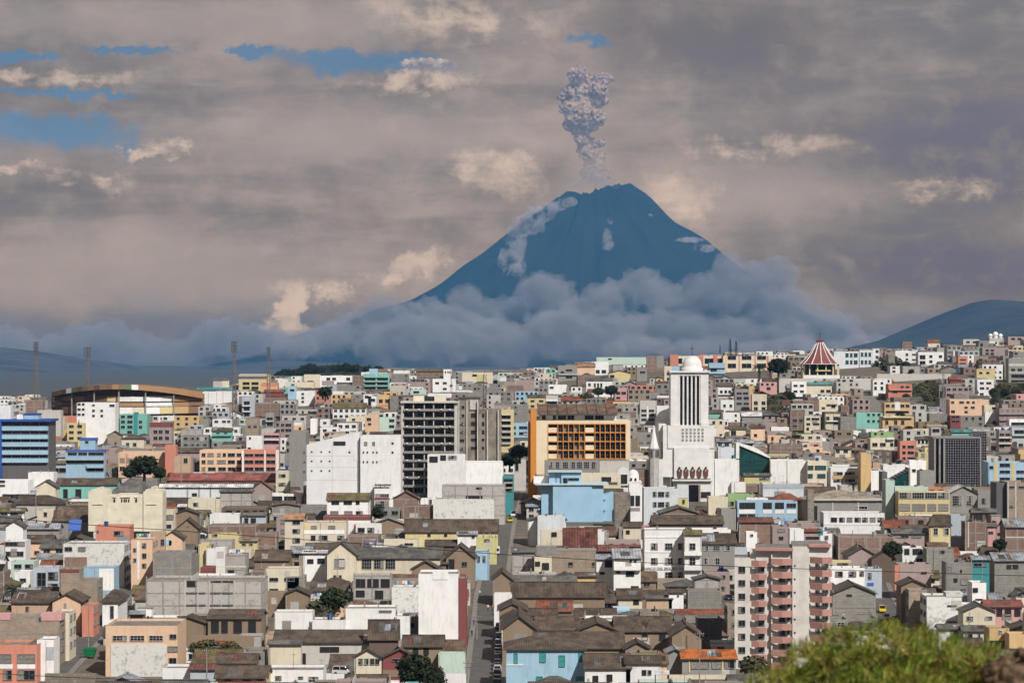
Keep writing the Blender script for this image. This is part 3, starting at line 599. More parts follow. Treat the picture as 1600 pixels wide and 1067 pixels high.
h 1000 1030 955 975 5 ST f | rubble stone yard house
w 930 1100 951 966 3.5 GB f dp:1 | grey block yard wall across the middle
h 1010 1050 935 950 5 d gx3g | long pinkish yard shed
h 1045 1068 925 945 6.5 W gx2t W:1058,929,1061,932 | little white house beside the yellow awning
h 1085 1125 905 925 7 WG gy5g | pale block house with a tilted roof
h 1075 1127 922 950 6 GB f | rough block house in front of the tilted roof
h 1090 1128 965 1006 7.5 D f W:1110,968,1115,972 W:1110,984,1115,988 | shaded grey house against the balcony tower
h 960 985 770 825 12 ST f W:982,772,984,780 | rubble stone church annex
c 983 1004 757 822 13 W f W:984,774,991,790,d W:993,774,1000,790,d P:983,793,1000,798,G | white chapel front with two dark arched windows
h 903 970 740 765 12 c f W:940,745,955,752,d P:912,753,965,757,N | cream and brown building behind the sky blue wall
o 851 983 719 742 16 G f W:857,721,866,732,g W:868,721,877,732,g W:879,721,888,732,g W:890,721,899,732,g W:901,721,910,732,g W:912,721,921,732,g W:924,721,933,732,g W:939,721,952,727,g P:937,720,983,740,w dp:5 | grey glazed storeys below the orange-framed office
h 785 803 745 812 13 T f W:787,748,801,752,d W:787,756,801,760,d W:787,764,801,768 B:787,753,801,755,w B:787,761,801,763,w dp:10 | dark balconied building at the end of the main street
h 803 822 718 740 12 w f W:805,720,810,735 | pale building beside the orange wall
h 783 800 640 655 13 w f w:2,3 | pale flats right of the twin towers
a 783 803 640 720 20 y f B:784,646,798,649,c B:784,655,798,658,c B:784,664,798,667,c B:784,673,798,676,w B:784,682,798,685,w B:784,691,798,694,w W:784,650,798,654 W:784,659,798,663 W:784,668,798,672 W:784,677,798,681 W:784,686,798,690 dp:10 | yellow and white balconied flats right of the twin towers
h 797 826 632 660 13 GB f W:804,635,807,638 W:804,645,807,648 | grey block flats with two tiny windows
h 800 827 661 690 10 b f W:801,666,806,670 W:811,666,824,670 W:801,675,806,679 W:811,675,824,679 | light blue flats left of the orange-framed office
a 1260 1340 520 524 3 w f | x
"""
HILL = """
a 568 608 584 612 11 t f B:569,588,607,590,t W:570,591,606,594 B:569,595,607,597,t W:570,598,606,601 B:569,602,607,604,t W:570,605,606,608 P:587,584,589,612,a | teal flats with ribbon balconies on the skyline
h 577 590 576 585 14 b f dp:5 | small blue stair head on the teal flats
a 568 580 617 628 9 W f W:570,618,576,622 | x
h 575 588 619 634 8 W f W:577,623,586,627 P:575,634,588,643,b | white and blue hillside house with orange awnings
h 590 608 617 640 10 O f W:592,624,598,629 W:602,624,608,629 P:590,632,608,635,o | ochre hillside house with orange awnings
h 610 622 619 640 10 GB f | narrow block house beside the ochre awning house
h 520 572 637 655 9 W gx7v w:6,2 | white arcaded house under an olive roof
h 545 571 650 660 6 c f W:550,654,555,657 | x
h 570 592 648 682 11 p f W:573,653,580,657 W:575,661,580,664 | peach hillside flats left of the dark tower
h 590 618 652 676 9 a f W:608,655,616,659 W:608,664,616,668 | x
h 463 492 611 640 9 W f W:471,614,475,617 W:471,620,475,623 W:471,626,475,629 | plain white hillside house with three small windows
h 450 463 603 625 11 b f W:453,608,460,611 | sky blue hillside house
h 408 434 598 616 10 s f P:408,604,434,612,O W:420,607,425,611 | orange-red hillside house with yellow bays
h 413 443 612 622 7 m gx3r W:417,618,425,621 | low hillside house with a maroon roof beside the orange-red one
a 373 421 585 612 13 y f W:379,597,390,601 W:393,597,404,601 W:379,604,390,608 W:393,604,404,608 P:372,588,417,592,D P:375,584,417,587,w | yellow school with a dark band on the skyline
h 308 362 609 632 10 W gx3q P:316,606,337,611,T P:325,612,326,632,w P:338,612,339,632,w P:348,612,349,632,w | white ribbed hall with a teal sign band beside the stadium
h 333 356 594 610 10 w gx3g P:347,594,358,606,c | grey cinema-like hall left of the yellow school
h 378 398 620 655 12 l f W:381,627,390,632 W:381,636,390,641 W:381,645,390,650 B:379,633,392,635,W B:379,642,392,644,W | white banded flats below the mast
h 398 435 630 652 10 BR f | brick hillside house right of the banded flats
h 332 362 655 668 8 W f W:335,657,341,660 W:347,657,353,660 W:355,657,360,660 | white row house with three windows
h 331 362 673 690 9 t gx4t W:338,676,343,679 W:350,676,355,679 B:331,678,362,681,t | turquoise hillside house with two galleries
h 285 325 680 700 8 GB f w:4,2 | grey block row above the salmon flats
h 384 404 653 682 11 TB f W:387,664,392,668 W:396,664,401,668 | tan block house with paired windows
h 385 410 681 706 10 W f W:389,683,392,686 W:387,699,392,703 | tall blank white hillside house
h 412 436 677 704 10 k f W:412,680,436,683 B:411,686,436,688,W W:412,690,436,693 | pink house with blue-grey ribbon terraces
h 415 428 645 670 10 G f W:417,652,426,656 W:417,661,426,665 B:415,657,428,659,w | small grey balconied house
h 437 457 657 685 10 v f W:439,662,444,666 W:446,662,455,666 W:439,670,444,674 W:446,670,455,674 W:446,679,455,682 | pinkish flats left of the slanted white block
h 485 495 654 680 9 W f | slim white hillside house
h 500 515 655 668 7 W f W:505,659,510,662 | x
h 270 303 637 648 7 a gx4m W:276,641,284,645 W:288,641,296,645 | x
h 475 500 585 610 10 c f W:480,595,490,599 | x
h 500 550 587 602 9 W f W:510,590,516,594 W:519,590,525,594 W:541,590,547,594 P:503,595,522,602,v | white skyline house with a salmon base
h 445 490 597 606 7 c f W:455,600,460,602 | x
h 650 696 580 592 8 BR gx3v W:693,580,703,585,c | brick skyline house with an olive roof
h 693 706 577 600 10 W f W:695,580,697,583 W:699,580,701,583 W:702,580,704,583 | white skyline house with three slit windows
h 676 712 592 615 9 W f W:680,597,686,600 W:692,597,698,600 W:703,601,707,604 W:692,606,698,609 | white stepped hillside house behind the dark tower
h 722 770 582 600 9 c f W:738,585,745,588 W:745,592,755,596 P:745,585,756,598,Y | cream skyline flats with yellow-green bays
h 642 666 608 617 6 a f W:646,611,655,614 | pale aqua terrace house
h 1047 1130 556 576 8 c f P:1047,554,1060,576,s P:1092,554,1099,576,s W:1053,560,1066,568,g W:1076,560,1090,568,g W:1101,560,1115,568,g W:1117,560,1128,568,g | long cream school wing with orange pillars
h 1130 1205 556 592 11 c f P:1115,554,1121,592,s P:1133,554,1136,592,p P:1154,556,1156,592,s P:1179,556,1181,592,s P:1198,556,1201,592,s W:1137,556,1150,562,g W:1159,556,1174,562,g W:1183,556,1197,562,g W:1137,568,1150,575,g W:1159,568,1174,575,g W:1183,568,1197,575,g W:1137,580,1150,586,g W:1159,580,1174,586,g dp:8 | big cream school with orange pillars and grid windows
h 1108 1133 567 590 9 b f B:1108,572,1133,575,b B:1108,581,1133,584,b W:1110,576,1120,580 W:1110,586,1130,590 | bright blue balconied house in front of the school
h 1202 1228 558 578 9 c f W:1206,562,1213,566 W:1217,562,1226,566 P:1201,556,1204,578,p | cream house at the end of the school
h 932 1010 558 570 8 a f W:950,560,956,562 W:1002,556,1007,566,t | pale green skyline hall
h 928 951 565 592 10 W f W:931,578,937,583 W:940,578,947,583 W:931,587,937,592 W:940,587,947,592 | white skyline flats with large windows
h 1011 1037 556 592 12 BR f P:1026,556,1036,575,G W:1028,557,1035,572,g | tall brick tower house left of the school
h 872 902 571 605 11 G f W:876,580,881,583 W:884,577,894,580 W:884,588,894,591 W:892,596,900,600 B:873,584,902,586,w | grey flats with pale bands on the skyline
h 902 930 573 586 8 p gx5p | skyline house with a broad terracotta roof
h 903 930 586 605 8 BR f | brick house below the terracotta roof
h 951 985 583 596 6 y gy4R W:953,586,960,590 | x
h 995 1011 575 602 9 G f W:1000,580,1008,583 | grey block house left of the brick tower
h 916 957 594 613 8 W gx3g W:928,599,931,605 W:933,599,936,605 W:938,599,941,605 W:919,599,923,603 | white house with arched doorways among trees
w 908 958 614 620 3 W f dp:1 | white garden wall on the hillside
h 857 886 601 616 7 W f W:859,604,865,607 | white hillside house left of the arched one
h 961 980 606 627 9 k f W:963,612,969,616 W:971,612,978,616 W:963,620,969,623 | pale pink hillside flats
h 824 852 620 638 8 y gx3t W:829,625,835,628 W:842,625,849,628 W:829,633,835,636 | yellow house with brown roof above the orange office
h 853 872 618 640 8 w f B:853,624,871,627,W B:853,632,871,634,W W:855,628,870,631 | white balconied hillside house
h 890 915 631 640 5 b f W:895,634,900,638 W:905,634,910,638 | light blue low house above the orange roof
h 1000 1026 626 666 12 w f W:1002,640,1010,643 W:1014,640,1022,643 W:1002,647,1010,650 W:1014,647,1022,650 W:1002,654,1010,657 W:1014,654,1022,657 P:1011,635,1013,660,W | grey-white flats left of the church tower
h 1026 1056 634 662 10 W f W:1031,646,1038,649 W:1043,638,1048,641 W:1031,653,1038,656 | white flats behind the church shoulder
h 1038 1060 572 600 10 c f W:1042,582,1048,586 W:1042,590,1050,594 P:1050,572,1062,600,b | cream and light blue house left of the tower dome
h 1063 1065 600 601 5 W f | x
h 1121 1143 603 622 9 W gx4t W:1125,610,1129,614 W:1132,610,1136,614 W:1138,610,1142,614 B:1122,615,1144,617,W | white galleried hillside house right of the tower
h 1126 1147 625 645 9 W f W:1130,632,1134,636 W:1140,632,1144,636 | white hillside house below the galleried one
h 1148 1171 608 644 12 G f W:1151,613,1159,616 W:1161,613,1169,616 W:1151,620,1159,624 W:1162,620,1170,624 W:1151,629,1159,632 W:1162,629,1170,632 | grey concrete flats with four floors
h 1175 1198 616 642 10 c f W:1178,627,1184,632 W:1190,627,1196,632 W:1178,636,1184,641 W:1190,636,1196,641 | cream house with arched windows
h 1187 1214 597 612 8 k f W:1189,599,1193,602 W:1197,599,1201,602 W:1205,599,1209,602 W:1198,605,1204,609 | bright pink hillside house
h 1170 1187 603 620 8 O f W:1180,608,1185,612 | ochre hillside house beside the pink one
h 1237 1260 596 626 11 W f W:1240,601,1246,604 W:1250,601,1256,604 W:1240,610,1246,613 W:1250,610,1256,613 W:1240,620,1258,623 | bright white hillside flats below the cone church
h 1258 1300 601 616 8 c gx3q W:1282,609,1288,613 W:1291,609,1298,613 | cream house with a grey-green roof
h 1235 1258 640 673 11 BR f W:1239,655,1245,659 W:1249,655,1254,659 W:1239,663,1245,667 | brown brick flats with shallow roof
h 1257 1282 650 673 9 c f W:1260,653,1266,656 W:1268,653,1280,656 W:1260,661,1266,664 W:1270,661,1280,664 W:1260,668,1264,672 | cream hillside flats left half
h 1290 1313 647 673 9 c f W:1291,651,1296,656 W:1302,651,1310,656 W:1302,659,1310,663 B:1290,657,1313,659,W | cream flats with a balcony beside the stairway street
h 1280 1308 624 644 9 c f W:1284,636,1289,639 W:1299,632,1305,637 B:1293,630,1308,632,w | cream house with roof balustrade
h 1205 1233 667 674 6 W f W:1210,664,1216,667 | white low hillside house above the green slope
h 1303 1342 549 588 12 L f W:1321,552,1326,558,G W:1328,552,1332,558,G W:1334,552,1340,558,G W:1345,561,1350,567,G W:1321,563,1326,569,G W:1328,563,1332,569,G W:1334,563,1340,569,G W:1321,574,1326,579,G W:1328,574,1332,579,G W:1334,574,1340,579,G | white flats with green glass right of the cone church
h 1364 1374 545 588 12 W f W:1368,547,1373,551,G W:1368,556,1373,560,G W:1368,565,1373,569,G | white stair tower of the green glass flats
h 1343 1364 547 588 12 L f W:1345,551,1349,557,G W:1351,551,1355,557,G W:1357,551,1361,557,G W:1345,563,1349,569,G W:1351,563,1355,569,G W:1357,563,1361,569,G W:1345,574,1349,579,G W:1351,574,1355,579,G W:1357,574,1361,579,G | white flats with nine green glass windows
a 1399 1434 548 572 9 W f W:1415,552,1419,556 W:1415,560,1419,563 W:1425,553,1431,555 W:1425,561,1431,563 | plain white skyline building with few windows
a 1435 1475 550 570 9 W f W:1437,555,1446,561 W:1452,555,1457,559 W:1467,555,1472,559 W:1452,563,1457,567 W:1437,564,1446,569 | white skyline flats with black windows
w 1370 1486 584 592 4 w f dp:1 | long white terrace wall on the hillside
h 1364 1384 594 615 9 W f W:1366,597,1370,600 W:1376,597,1380,600 W:1366,604,1370,609 W:1376,604,1380,609 | white hillside house left of the salmon one
h 1388 1425 600 621 9 s f B:1389,607,1425,610,s W:1395,610,1402,614 W:1407,603,1412,606 W:1415,603,1421,606 | salmon hillside house with balconies
h 1382 1422 629 650 9 O f W:1384,632,1390,636 W:1393,632,1399,636 W:1407,632,1413,636 W:1415,632,1421,636 W:1384,642,1420,645 P:1398,628,1406,641,W | ochre flats with a white centre panel
h 1379 1428 651 666 8 O f W:1383,657,1388,663 W:1397,657,1402,663 W:1408,657,1413,663 B:1380,650,1425,653,y | ochre ground block with three tall doors
h 1338 1379 645 665 8 t f W:1355,646,1359,650,x W:1363,646,1367,650,x W:1371,646,1375,650,x W:1355,656,1359,660,x W:1363,656,1367,660,x W:1371,656,1375,660,x | turquoise two-storey house at the foot of the stairway
h 1361 1396 675 686 6 g f W:1366,676,1370,679 W:1376,676,1380,679 | green top floor of the yellow-green flats
h 1360 1397 685 704 9 c f W:1363,692,1371,697 W:1375,692,1384,697 W:1391,692,1396,697 B:1385,683,1397,687,W | cream and green flats with three windows
h 1406 1431 689 724 11 s f W:1410,696,1415,700 W:1418,696,1428,700 W:1410,705,1415,709 W:1418,705,1428,709 W:1410,714,1415,718 W:1418,714,1428,718 | tall salmon flats with yellow edge
h 1432 1455 686 698 8 c gx3t W:1434,688,1438,693,x W:1440,688,1444,693,x W:1446,688,1450,693,x | cream house with three white-framed arches
h 1305 1330 701 716 7 c gx3t W:1306,703,1312,707 W:1318,703,1325,707 | cream house with ochre base
h 1526 1555 578 592 8 y f W:1530,581,1535,584 W:1541,581,1546,584 P:1526,576,1555,578,O | yellow top floor house on the right hillside
h 1527 1553 593 619 9 W f W:1531,597,1537,600 W:1541,597,1549,600 W:1531,605,1538,608 W:1541,605,1545,608 W:1531,614,1537,617 | white flats below the yellow top floor
h 1484 1503 593 600 7 m gx4R W:1486,602,1501,606 | maroon-roofed house on the right hillside
h 1484 1545 624 650 11 p f W:1486,627,1491,630 W:1499,627,1506,630 W:1510,627,1515,630 W:1519,627,1523,630 W:1507,635,1512,638 W:1517,635,1523,638 W:1486,641,1492,645 W:1507,642,1512,645 | long peach flats on the right hillside
h 1485 1501 649 672 10 m f W:1487,650,1499,653 W:1487,657,1499,660 | maroon flats below the long peach ones
h 1538 1557 633 652 9 c f W:1550,636,1556,639 | cream house right of the long peach flats
h 1539 1560 644 668 9 W f W:1551,658,1556,661 | white house with slanted top on the right hillside
h 1487 1520 675 682 6 t gx4q | turquoise-roofed house beside the black glass tower
h 1455 1470 668 682 8 w f W:1457,670,1468,675 | white balconied house left of the black glass tower
h 1561 1580 672 710 13 v f W:1562,677,1569,681 W:1571,677,1578,681 W:1562,686,1569,690 W:1571,686,1578,690 W:1562,695,1569,699 B:1560,682,1580,685,c B:1560,691,1580,694,c | pinkish balconied flats right of the black glass tower
h 1581 1608 668 690 10 l f W:1585,672,1600,677 B:1581,678,1608,681,a | grey-green flats at the right edge
h 1577 1608 655 666 8 W f W:1580,660,1608,664 | white band flats at the right edge
h 1576 1608 560 610 14 G f W:1580,576,1586,580 W:1590,576,1597,580 W:1580,585,1605,590 W:1580,594,1605,599 P:1576,568,1608,572,w P:1576,580,1608,583,w | tall grey concrete flats at the right edge
h 1497 1512 556 574 9 s f W:1500,561,1509,563 W:1500,567,1509,569 | brick-red balconied skyline house
h 1535 1575 543 556 8 v f W:1540,546,1545,549 W:1548,546,1553,549 W:1540,551,1545,554 W:1548,551,1553,554 | x
h 1450 1468 535 543 7 c gx4r | skyline house with a red roof
h 1575 1600 526 540 9 v f W:1580,528,1586,531 W:1590,528,1596,531 | brown skyline flats at the right edge
h 1544 1608 722 758 13 b f P:1553,722,1559,758,y P:1580,722,1586,758,y W:1546,728,1552,732 W:1562,724,1578,729 W:1562,735,1578,739 W:1562,746,1578,750 W:1588,735,1600,739 W:1588,746,1600,750 | blue and yellow striped school right of the black glass tower
h 1312 1340 758 770 7 w f | x
h 1360 1400 735 765 10 W f W:1378,726,1383,730 | white stepped block left of the small glass stair building
h 1421 1447 719 755 13 W f W:1425,733,1431,737,b | tall blank white house left of the black glass tower
h 1380 1420 726 742 12 W f | broad white wall house behind the sloping glass
h 1437 1460 735 760 11 G f W:1442,734,1447,738 | grey house beside the black glass tower
h 1200 1232 714 722 9 c f W:1205,716,1214,719 B:1200,709,1232,712,y | cream terrace house on the long white wall
h 1285 1300 690 705 8 G f | x
h 1120 1145 690 700 7 a gx4m W:1122,692,1128,697,g W:1132,692,1139,697,g | pale green house with grid windows right of the church
h 1145 1178 692 700 7 c gx5m W:1154,693,1162,697 W:1168,693,1176,697 | long pale house with metal gable
h 1140 1165 670 682 7 c gx3t W:1142,673,1150,680 | x
h 1173 1195 668 690 8 p gx3u W:1178,678,1183,682 | peach house with rusty roof on the slope
h 1160 1190 650 660 6 G gx6W | grey shed with a white metal roof on the hillside
h 1108 1130 645 655 6 t gx4t | x
h 1505 1530 530 542 6 w f W:1510,533,1515,536 W:1520,533,1525,536 | x
h 1410 1425 534 545 8 BR f | brick skyline house left of the red roof
"""
# ------------------------------------------------------------------ windows (shared meshes)
WM = {}
rwn = random.Random(5)
def q25(v): return max(.4, round(v*4)/4)
def winmesh(w, h, st):
    w, h = q25(w), q25(h)
    va = rwn.choice([0, 0, 1, 2, 3]) if st in 'ngx' else 0
    k = (w, h, st, va)
    if k in WM: return WM[k]
    b = MB()
    glass = {'c': M_CURT, 'd': M_DARK, 'G': M_GLASSG, 't': M_FT, 'k': M_GLASSK}.get(st, M_GLASS)
    fr = {'d': M_FD, 'g': M_FW, 'x': M_FW, 't': M_FT, 'G': M_FG, 'k': M_FG}.get(st, M_FG)
    dp, t = .16, (.10 if st != 'd' else .06)
    if st == 'd' and w < 1.2: t = .03
    if st == 'x': t = .18
    x = w/2
    b.face([(-x, -.02, 0), (x, -.02, 0), (x, -.02, h), (-x, -.02, h)], glass)
    if va in (1, 3): b.face([(-x+t, -.03, h*(.0 if va == 1 else .45)), (-x+w*.38, -.03, h*(.0 if va == 1 else .45)), (-x+w*.38, -.03, h-t), (-x+t, -.03, h-t)], M_CURT)
    if va in (2, 3): b.face([(x-w*.36, -.03, h*.1), (x-t, -.03, h*.1), (x-t, -.03, h-t), (x-w*.36, -.03, h-t)], M_CURT)
    b.box(-x, -x+t, -dp, 0.02, 0, h, fr, bottom=False); b.box(x-t, x, -dp, 0.02, 0, h, fr, bottom=False)
    b.box(-x+t, x-t, -dp, 0.02, h-t, h, fr); b.box(-x+t, x-t, -dp-.06, 0.02, 0, t, fr)
    if st == 'd': n = max(0, int(w/2.4)); m = 0
    elif st == 'g': n = max(1, int(round(w/.75))-1); m = max(1, int(round(h/.8))-1)
    else: n = max(1 if w > .9 else 0, int(round(w/1.1))-1); m = 1 if h > 1.7 else 0
    mt = .05 if st != 'd' else .12
    for i in range(n):
        c = -x+t+(w-2*t)*(i+1)/(n+1); b.box(c-mt/2, c+mt/2, -.09, -.02, t, h-t, fr, bottom=False)
    for i in range(m):
        c = t+(h-2*t)*(i+1)/(m+1); b.box(-x+t, x-t, -.08, -.02, c-mt/2, c+mt/2, fr)
    WM[k] = b.mesh('window_%s' % st)
    return WM[k]
def add_window(root, x, z, w, h, st, ry=0, y=0, name='window'):
    me = winmesh(w, h, st)
    o = link(name, me, root, (x, y, z), ry, (w/q25(w), 1, h/q25(h)))
    return o
def flatwin(b, cx, z, w, h, y=0, side=None, st='n', X=0):
    """window for a far house, joined with its neighbours: dark pane behind a raised surround"""
    g = {'c': M_CURT, 'G': M_GLASSG}.get(st, M_GLASS if st != 'd' else M_DARK); f = M_FW if st in 'xg' else M_FG
    if side is None:
        b.face([(cx-w/2, y-.02, z), (cx+w/2, y-.02, z), (cx+w/2, y-.02, z+h), (cx-w/2, y-.02, z+h)], g)
        b.box(cx-w/2-.08, cx+w/2+.08, y-.22, y, z-.14, z, f); b.box(cx-w/2-.08, cx+w/2+.08, y-.16, y, z+h, z+h+.1, f)
        if w > 1.5: b.box(cx-.04, cx+.04, y-.1, y-.02, z, z+h, f)
    else:
        s = side
        b.face([(X+s*.02, cx-w/2, z), (X+s*.02, cx+w/2, z), (X+s*.02, cx+w/2, z+h), (X+s*.02, cx-w/2, z+h)], g)
        b.box(min(X, X+s*.18), max(X, X+s*.18), cx-w/2, cx+w/2, z-.12, z, f)

# ------------------------------------------------------------------ wall body and roof meshes (local: x across, y away from viewer, z up)
def body_mesh(w, d, H, wm, flat=True, base=-3.0, frame=None, fl=2.9, gy=0, gside=0, par=.55):
    b = MB(); x = w/2
    for q in ([(-x, 0, base), (x, 0, base), (x, 0, H), (-x, 0, H)], [(x, 0, base), (x, d, base), (x, d, H), (x, 0, H)], [(x, d, base), (-x, d, base), (-x, d, H), (x, d, H)], [(-x, d, base), (-x, 0, base), (-x, 0, H), (-x, d, H)]):
        b.face(q, wm)
    if flat:
        t, p = min(.2, w*.1, d*.2), H-par
        o = [(-x, 0), (x, 0), (x, d), (-x, d)]; i = [(-x+t, t), (x-t, t), (x-t, d-t), (-x+t, d-t)]
        for k in range(4):
            k2 = (k+1) % 4
            b.face([(*o[k], H), (*o[k2], H), (*i[k2], H), (*i[k], H)], M_CONC)
            b.face([(*i[k], H), (*i[k2], H), (*i[k2], p), (*i[k], p)], wm)
        b.face([(*i[k], p) for k in range(4)], M_DECK)
    if gy:
        b.face([(-x, 0, H), (x, 0, H), (0, 0, H+gy)], wm); b.face([(x, d, H), (-x, d, H), (0, d, H+gy)], wm)
    if gside:
        b.face([(x, 0, H), (x, d, H), (x, d/2, H+gside)], wm); b.face([(-x, d, H), (-x, 0, H), (-x, d/2, H+gside)], wm)
    if frame:
        fm = M_CONC; n = max(1, int(H/fl)); e = .035
        for k in range(1, n+1):
            z = k*H/n
            if z > H-.1: z = H-.02
            b.box(-x-e, x+e, -e, .02, z-.3, z-.02, fm); 
            for s in (-1, 1): b.box(min(s*x, s*(x+e)), max(s*x, s*(x+e)), .02, d, z-.3, z-.02, fm)
        m = max(1, int(round(w/4.2)))
        for k in range(m+1):
            c = -x+.15+(w-.3)*k/m; b.box(c-.17, c+.17, -e-.01, .02, base, H-.02, fm)
        if frame == 2:
            for k in range(m+1):
                c = -x+.15+(w-.3)*k/m
                b.box(c-.12, c+.12, .05, .29, H, H+.9, fm)
    return b
def roof_x(w, d, H, rise, m, ov=.55, th=.2):
    """ridge runs across the view"""
    b = MB(); x = w/2+ov*.7; sl = rise/(d/2); e = -ov; ze = H-sl*ov
    A = [(-x, e, ze), (x, e, ze), (x, d/2, H+rise), (-x, d/2, H+rise)]; B = [(x, d+ov, ze), (-x, d+ov, ze), (-x, d/2, H+rise), (x, d/2, H+rise)]
    for Q in (A, B):
        T = [(p[0], p[1], p[2]+th) for p in Q]
        b.face(T, m); b.face(Q[::-1], M_FD)
        b.face([Q[0], Q[1], T[1], T[0]], M_FD); b.face([Q[1], Q[2], T[2], T[1]], M_FD); b.face([Q[3], Q[0], T[0], T[3]], M_FD)
    b.box(-x, x, d/2-.16, d/2+.16, H+rise+th-.06, H+rise+th+.1, m)
    return b
def roof_y(w, d, H, rise, m, ov=.55, th=.2):
    b = MB(); x = w/2; sl = rise/x; xe = x+ov; ze = H-sl*ov; y0, y1 = -ov, d+ov*.5
    for s in (-1, 1):
        Q = [(s*xe, y0, ze), (0, y0, H+rise), (0, y1, H+rise), (s*xe, y1, ze)]
        T = [(p[0], p[1], p[2]+th) for p in Q]
        b.face(T if s < 0 else T[::-1], m); b.face(Q, M_FD)
        b.face([Q[0], Q[1], T[1], T[0]], M_FD); b.face([Q[3], Q[0], T[0], T[3]], M_FD); b.face([Q[2], Q[3], T[3], T[2]], M_FD)
    b.box(-.16, .16, y0, y1, H+rise+th-.06, H+rise+th+.1, m)
    return b
def roof_hip(w, d, H, rise, m, ov=.6, th=.2):
    b = MB(); x = w/2+ov; y0, y1 = -ov, d+ov; r = min(x*.8, (y1-y0)/2*1.1); ze = H-.15
    c = [(-x, y0), (x, y0), (x, y1), (-x, y1)]; R1, R2 = (-x+r, (y0+y1)/2, H+rise), (x-r, (y0+y1)/2, H+rise)
    C = [(p[0], p[1], ze+th) for p in c]; Cb = [(p[0], p[1], ze) for p in c]
    b.face([C[0], C[1], R2, R1], m); b.face([C[1], C[2], R2], m); b.face([C[2], C[3], R1, R2], m); b.face([C[3], C[0], R1], m)
    for k in range(4): b.face([Cb[k], Cb[(k+1) % 4], C[(k+1) % 4], C[k]], M_FD)
    b.face(Cb[::-1], M_FD)
    return b

rcl = random.Random(77)
def clutter(root, w, d, H, flat, ty, rise, wm, n_ok=True):
    """the odds and ends that gather on a house: rebar stubs, sheet shelters, low walls, patches, pipes"""
    r = rcl; x = w/2
    if flat and w > 4.5 and d > 4:
        if r.random() < .45:
            for i in range(r.choice([2, 3, 4])):
                b = MB(); cx, cy_ = -x+.3+(w-.6)*i/3, r.choice([.25, d-.3]); b.box(cx-.13, cx+.13, cy_-.13, cy_+.13, H-.3, H+r.uniform(.3, 1.1), M_CONC)
                b.tube([(cx-.05, cy_, H), (cx-.07, cy_, H+1.6)], .02, M_RUST, 3); b.build('column_stub', root)
        if r.random() < .38 and n_ok:
            sw, sd2 = r.uniform(2, min(4.5, w-1)), r.uniform(1.6, min(3.2, d-1)); cx = r.uniform(-x+sw/2+.2, x-sw/2-.2) if w-sw > .5 else 0; y0 = r.uniform(.4, max(.5, d-sd2-.4)); h1, h2 = r.uniform(1.6, 2.2), r.uniform(1.7, 2.5); b = MB()
            m = roofmat(r.choice('mmugWq'), 'Y'); b.face([(cx-sw/2, y0, H+h1), (cx+sw/2, y0, H+h1), (cx+sw/2, y0+sd2, H+h2), (cx-sw/2, y0+sd2, H+h2)], m); b.face([(cx-sw/2, y0, H+h1-.06), (cx-sw/2, y0+sd2, H+h2-.06), (cx+sw/2, y0+sd2, H+h2-.06), (cx+sw/2, y0, H+h1-.06)], M_FD)
            for xx in (cx-sw/2+.1, cx+sw/2-.1):
                for yy, hh in ((y0+.1, h1), (y0+sd2-.1, h2)): b.box(xx-.05, xx+.05, yy-.05, yy+.05, H-.5, H+hh-.06, M_FD)
            if r.random() < .6: b.box(cx-sw/2+.1, cx+sw/2-.1, y0+sd2-.2, y0+sd2-.1, H-.5, H+h1-.1, wallmat(r.choice(['GB', 'BR', 'w', 'WG'])))
            b.build('sheet_shelter', root)
        if r.random() < .35:
            b = MB(); cx = r.uniform(-x+.6, x-.6); b.box(cx-.08, cx+.08, .3, d-.3, H-.5, H+r.uniform(.2, .9), wallmat(r.choice(['GB', 'BR', 'w']))); b.build('partition', root)
    if not flat and ty == 'gx' and w > 5:
        sl = rise/(d/2)
        for i in range(r.choice([1, 2, 3])):
            pw, y0, y1 = r.uniform(.8, 2.4), r.uniform(.1, d*.2), r.uniform(d*.28, d*.48); cx = r.uniform(-x+pw/2, x-pw/2); z0, z1 = H+y0*sl+.23, H+y1*sl+.23; b = MB()
            b.face([(cx-pw/2, y0, z0), (cx+pw/2, y0, z0), (cx+pw/2, y1, z1), (cx-pw/2, y1, z1)], roofmat(r.choice('TtgmuNe'), 'X')); b.build('roof_patch', root)
    if r.random() < .5 and H > 4:
        b = MB(); cx = r.choice([-x+.25, x-.25, r.uniform(-x+.3, x-.3)]); b.tube([(cx, -.08, H-.2), (cx, -.08, 0)], .05, r.choice([M_FD, M_FG, M_FW]), 5); b.build('drainpipe', root)
    if r.random() < .4 and H > 5 and w > 5:
        b = MB(); pw, ph = r.uniform(1.2, w*.4), r.uniform(1, 2.4); cx, z0 = r.uniform(-x+pw/2, x-pw/2), r.uniform(0, H-ph-.5); b.box(cx-pw/2, cx+pw/2, -.025, .0, z0, z0+ph, wallmat(r.choice(['WG', 'GB', 'w', 'G']))); b.build('render_patch', root)
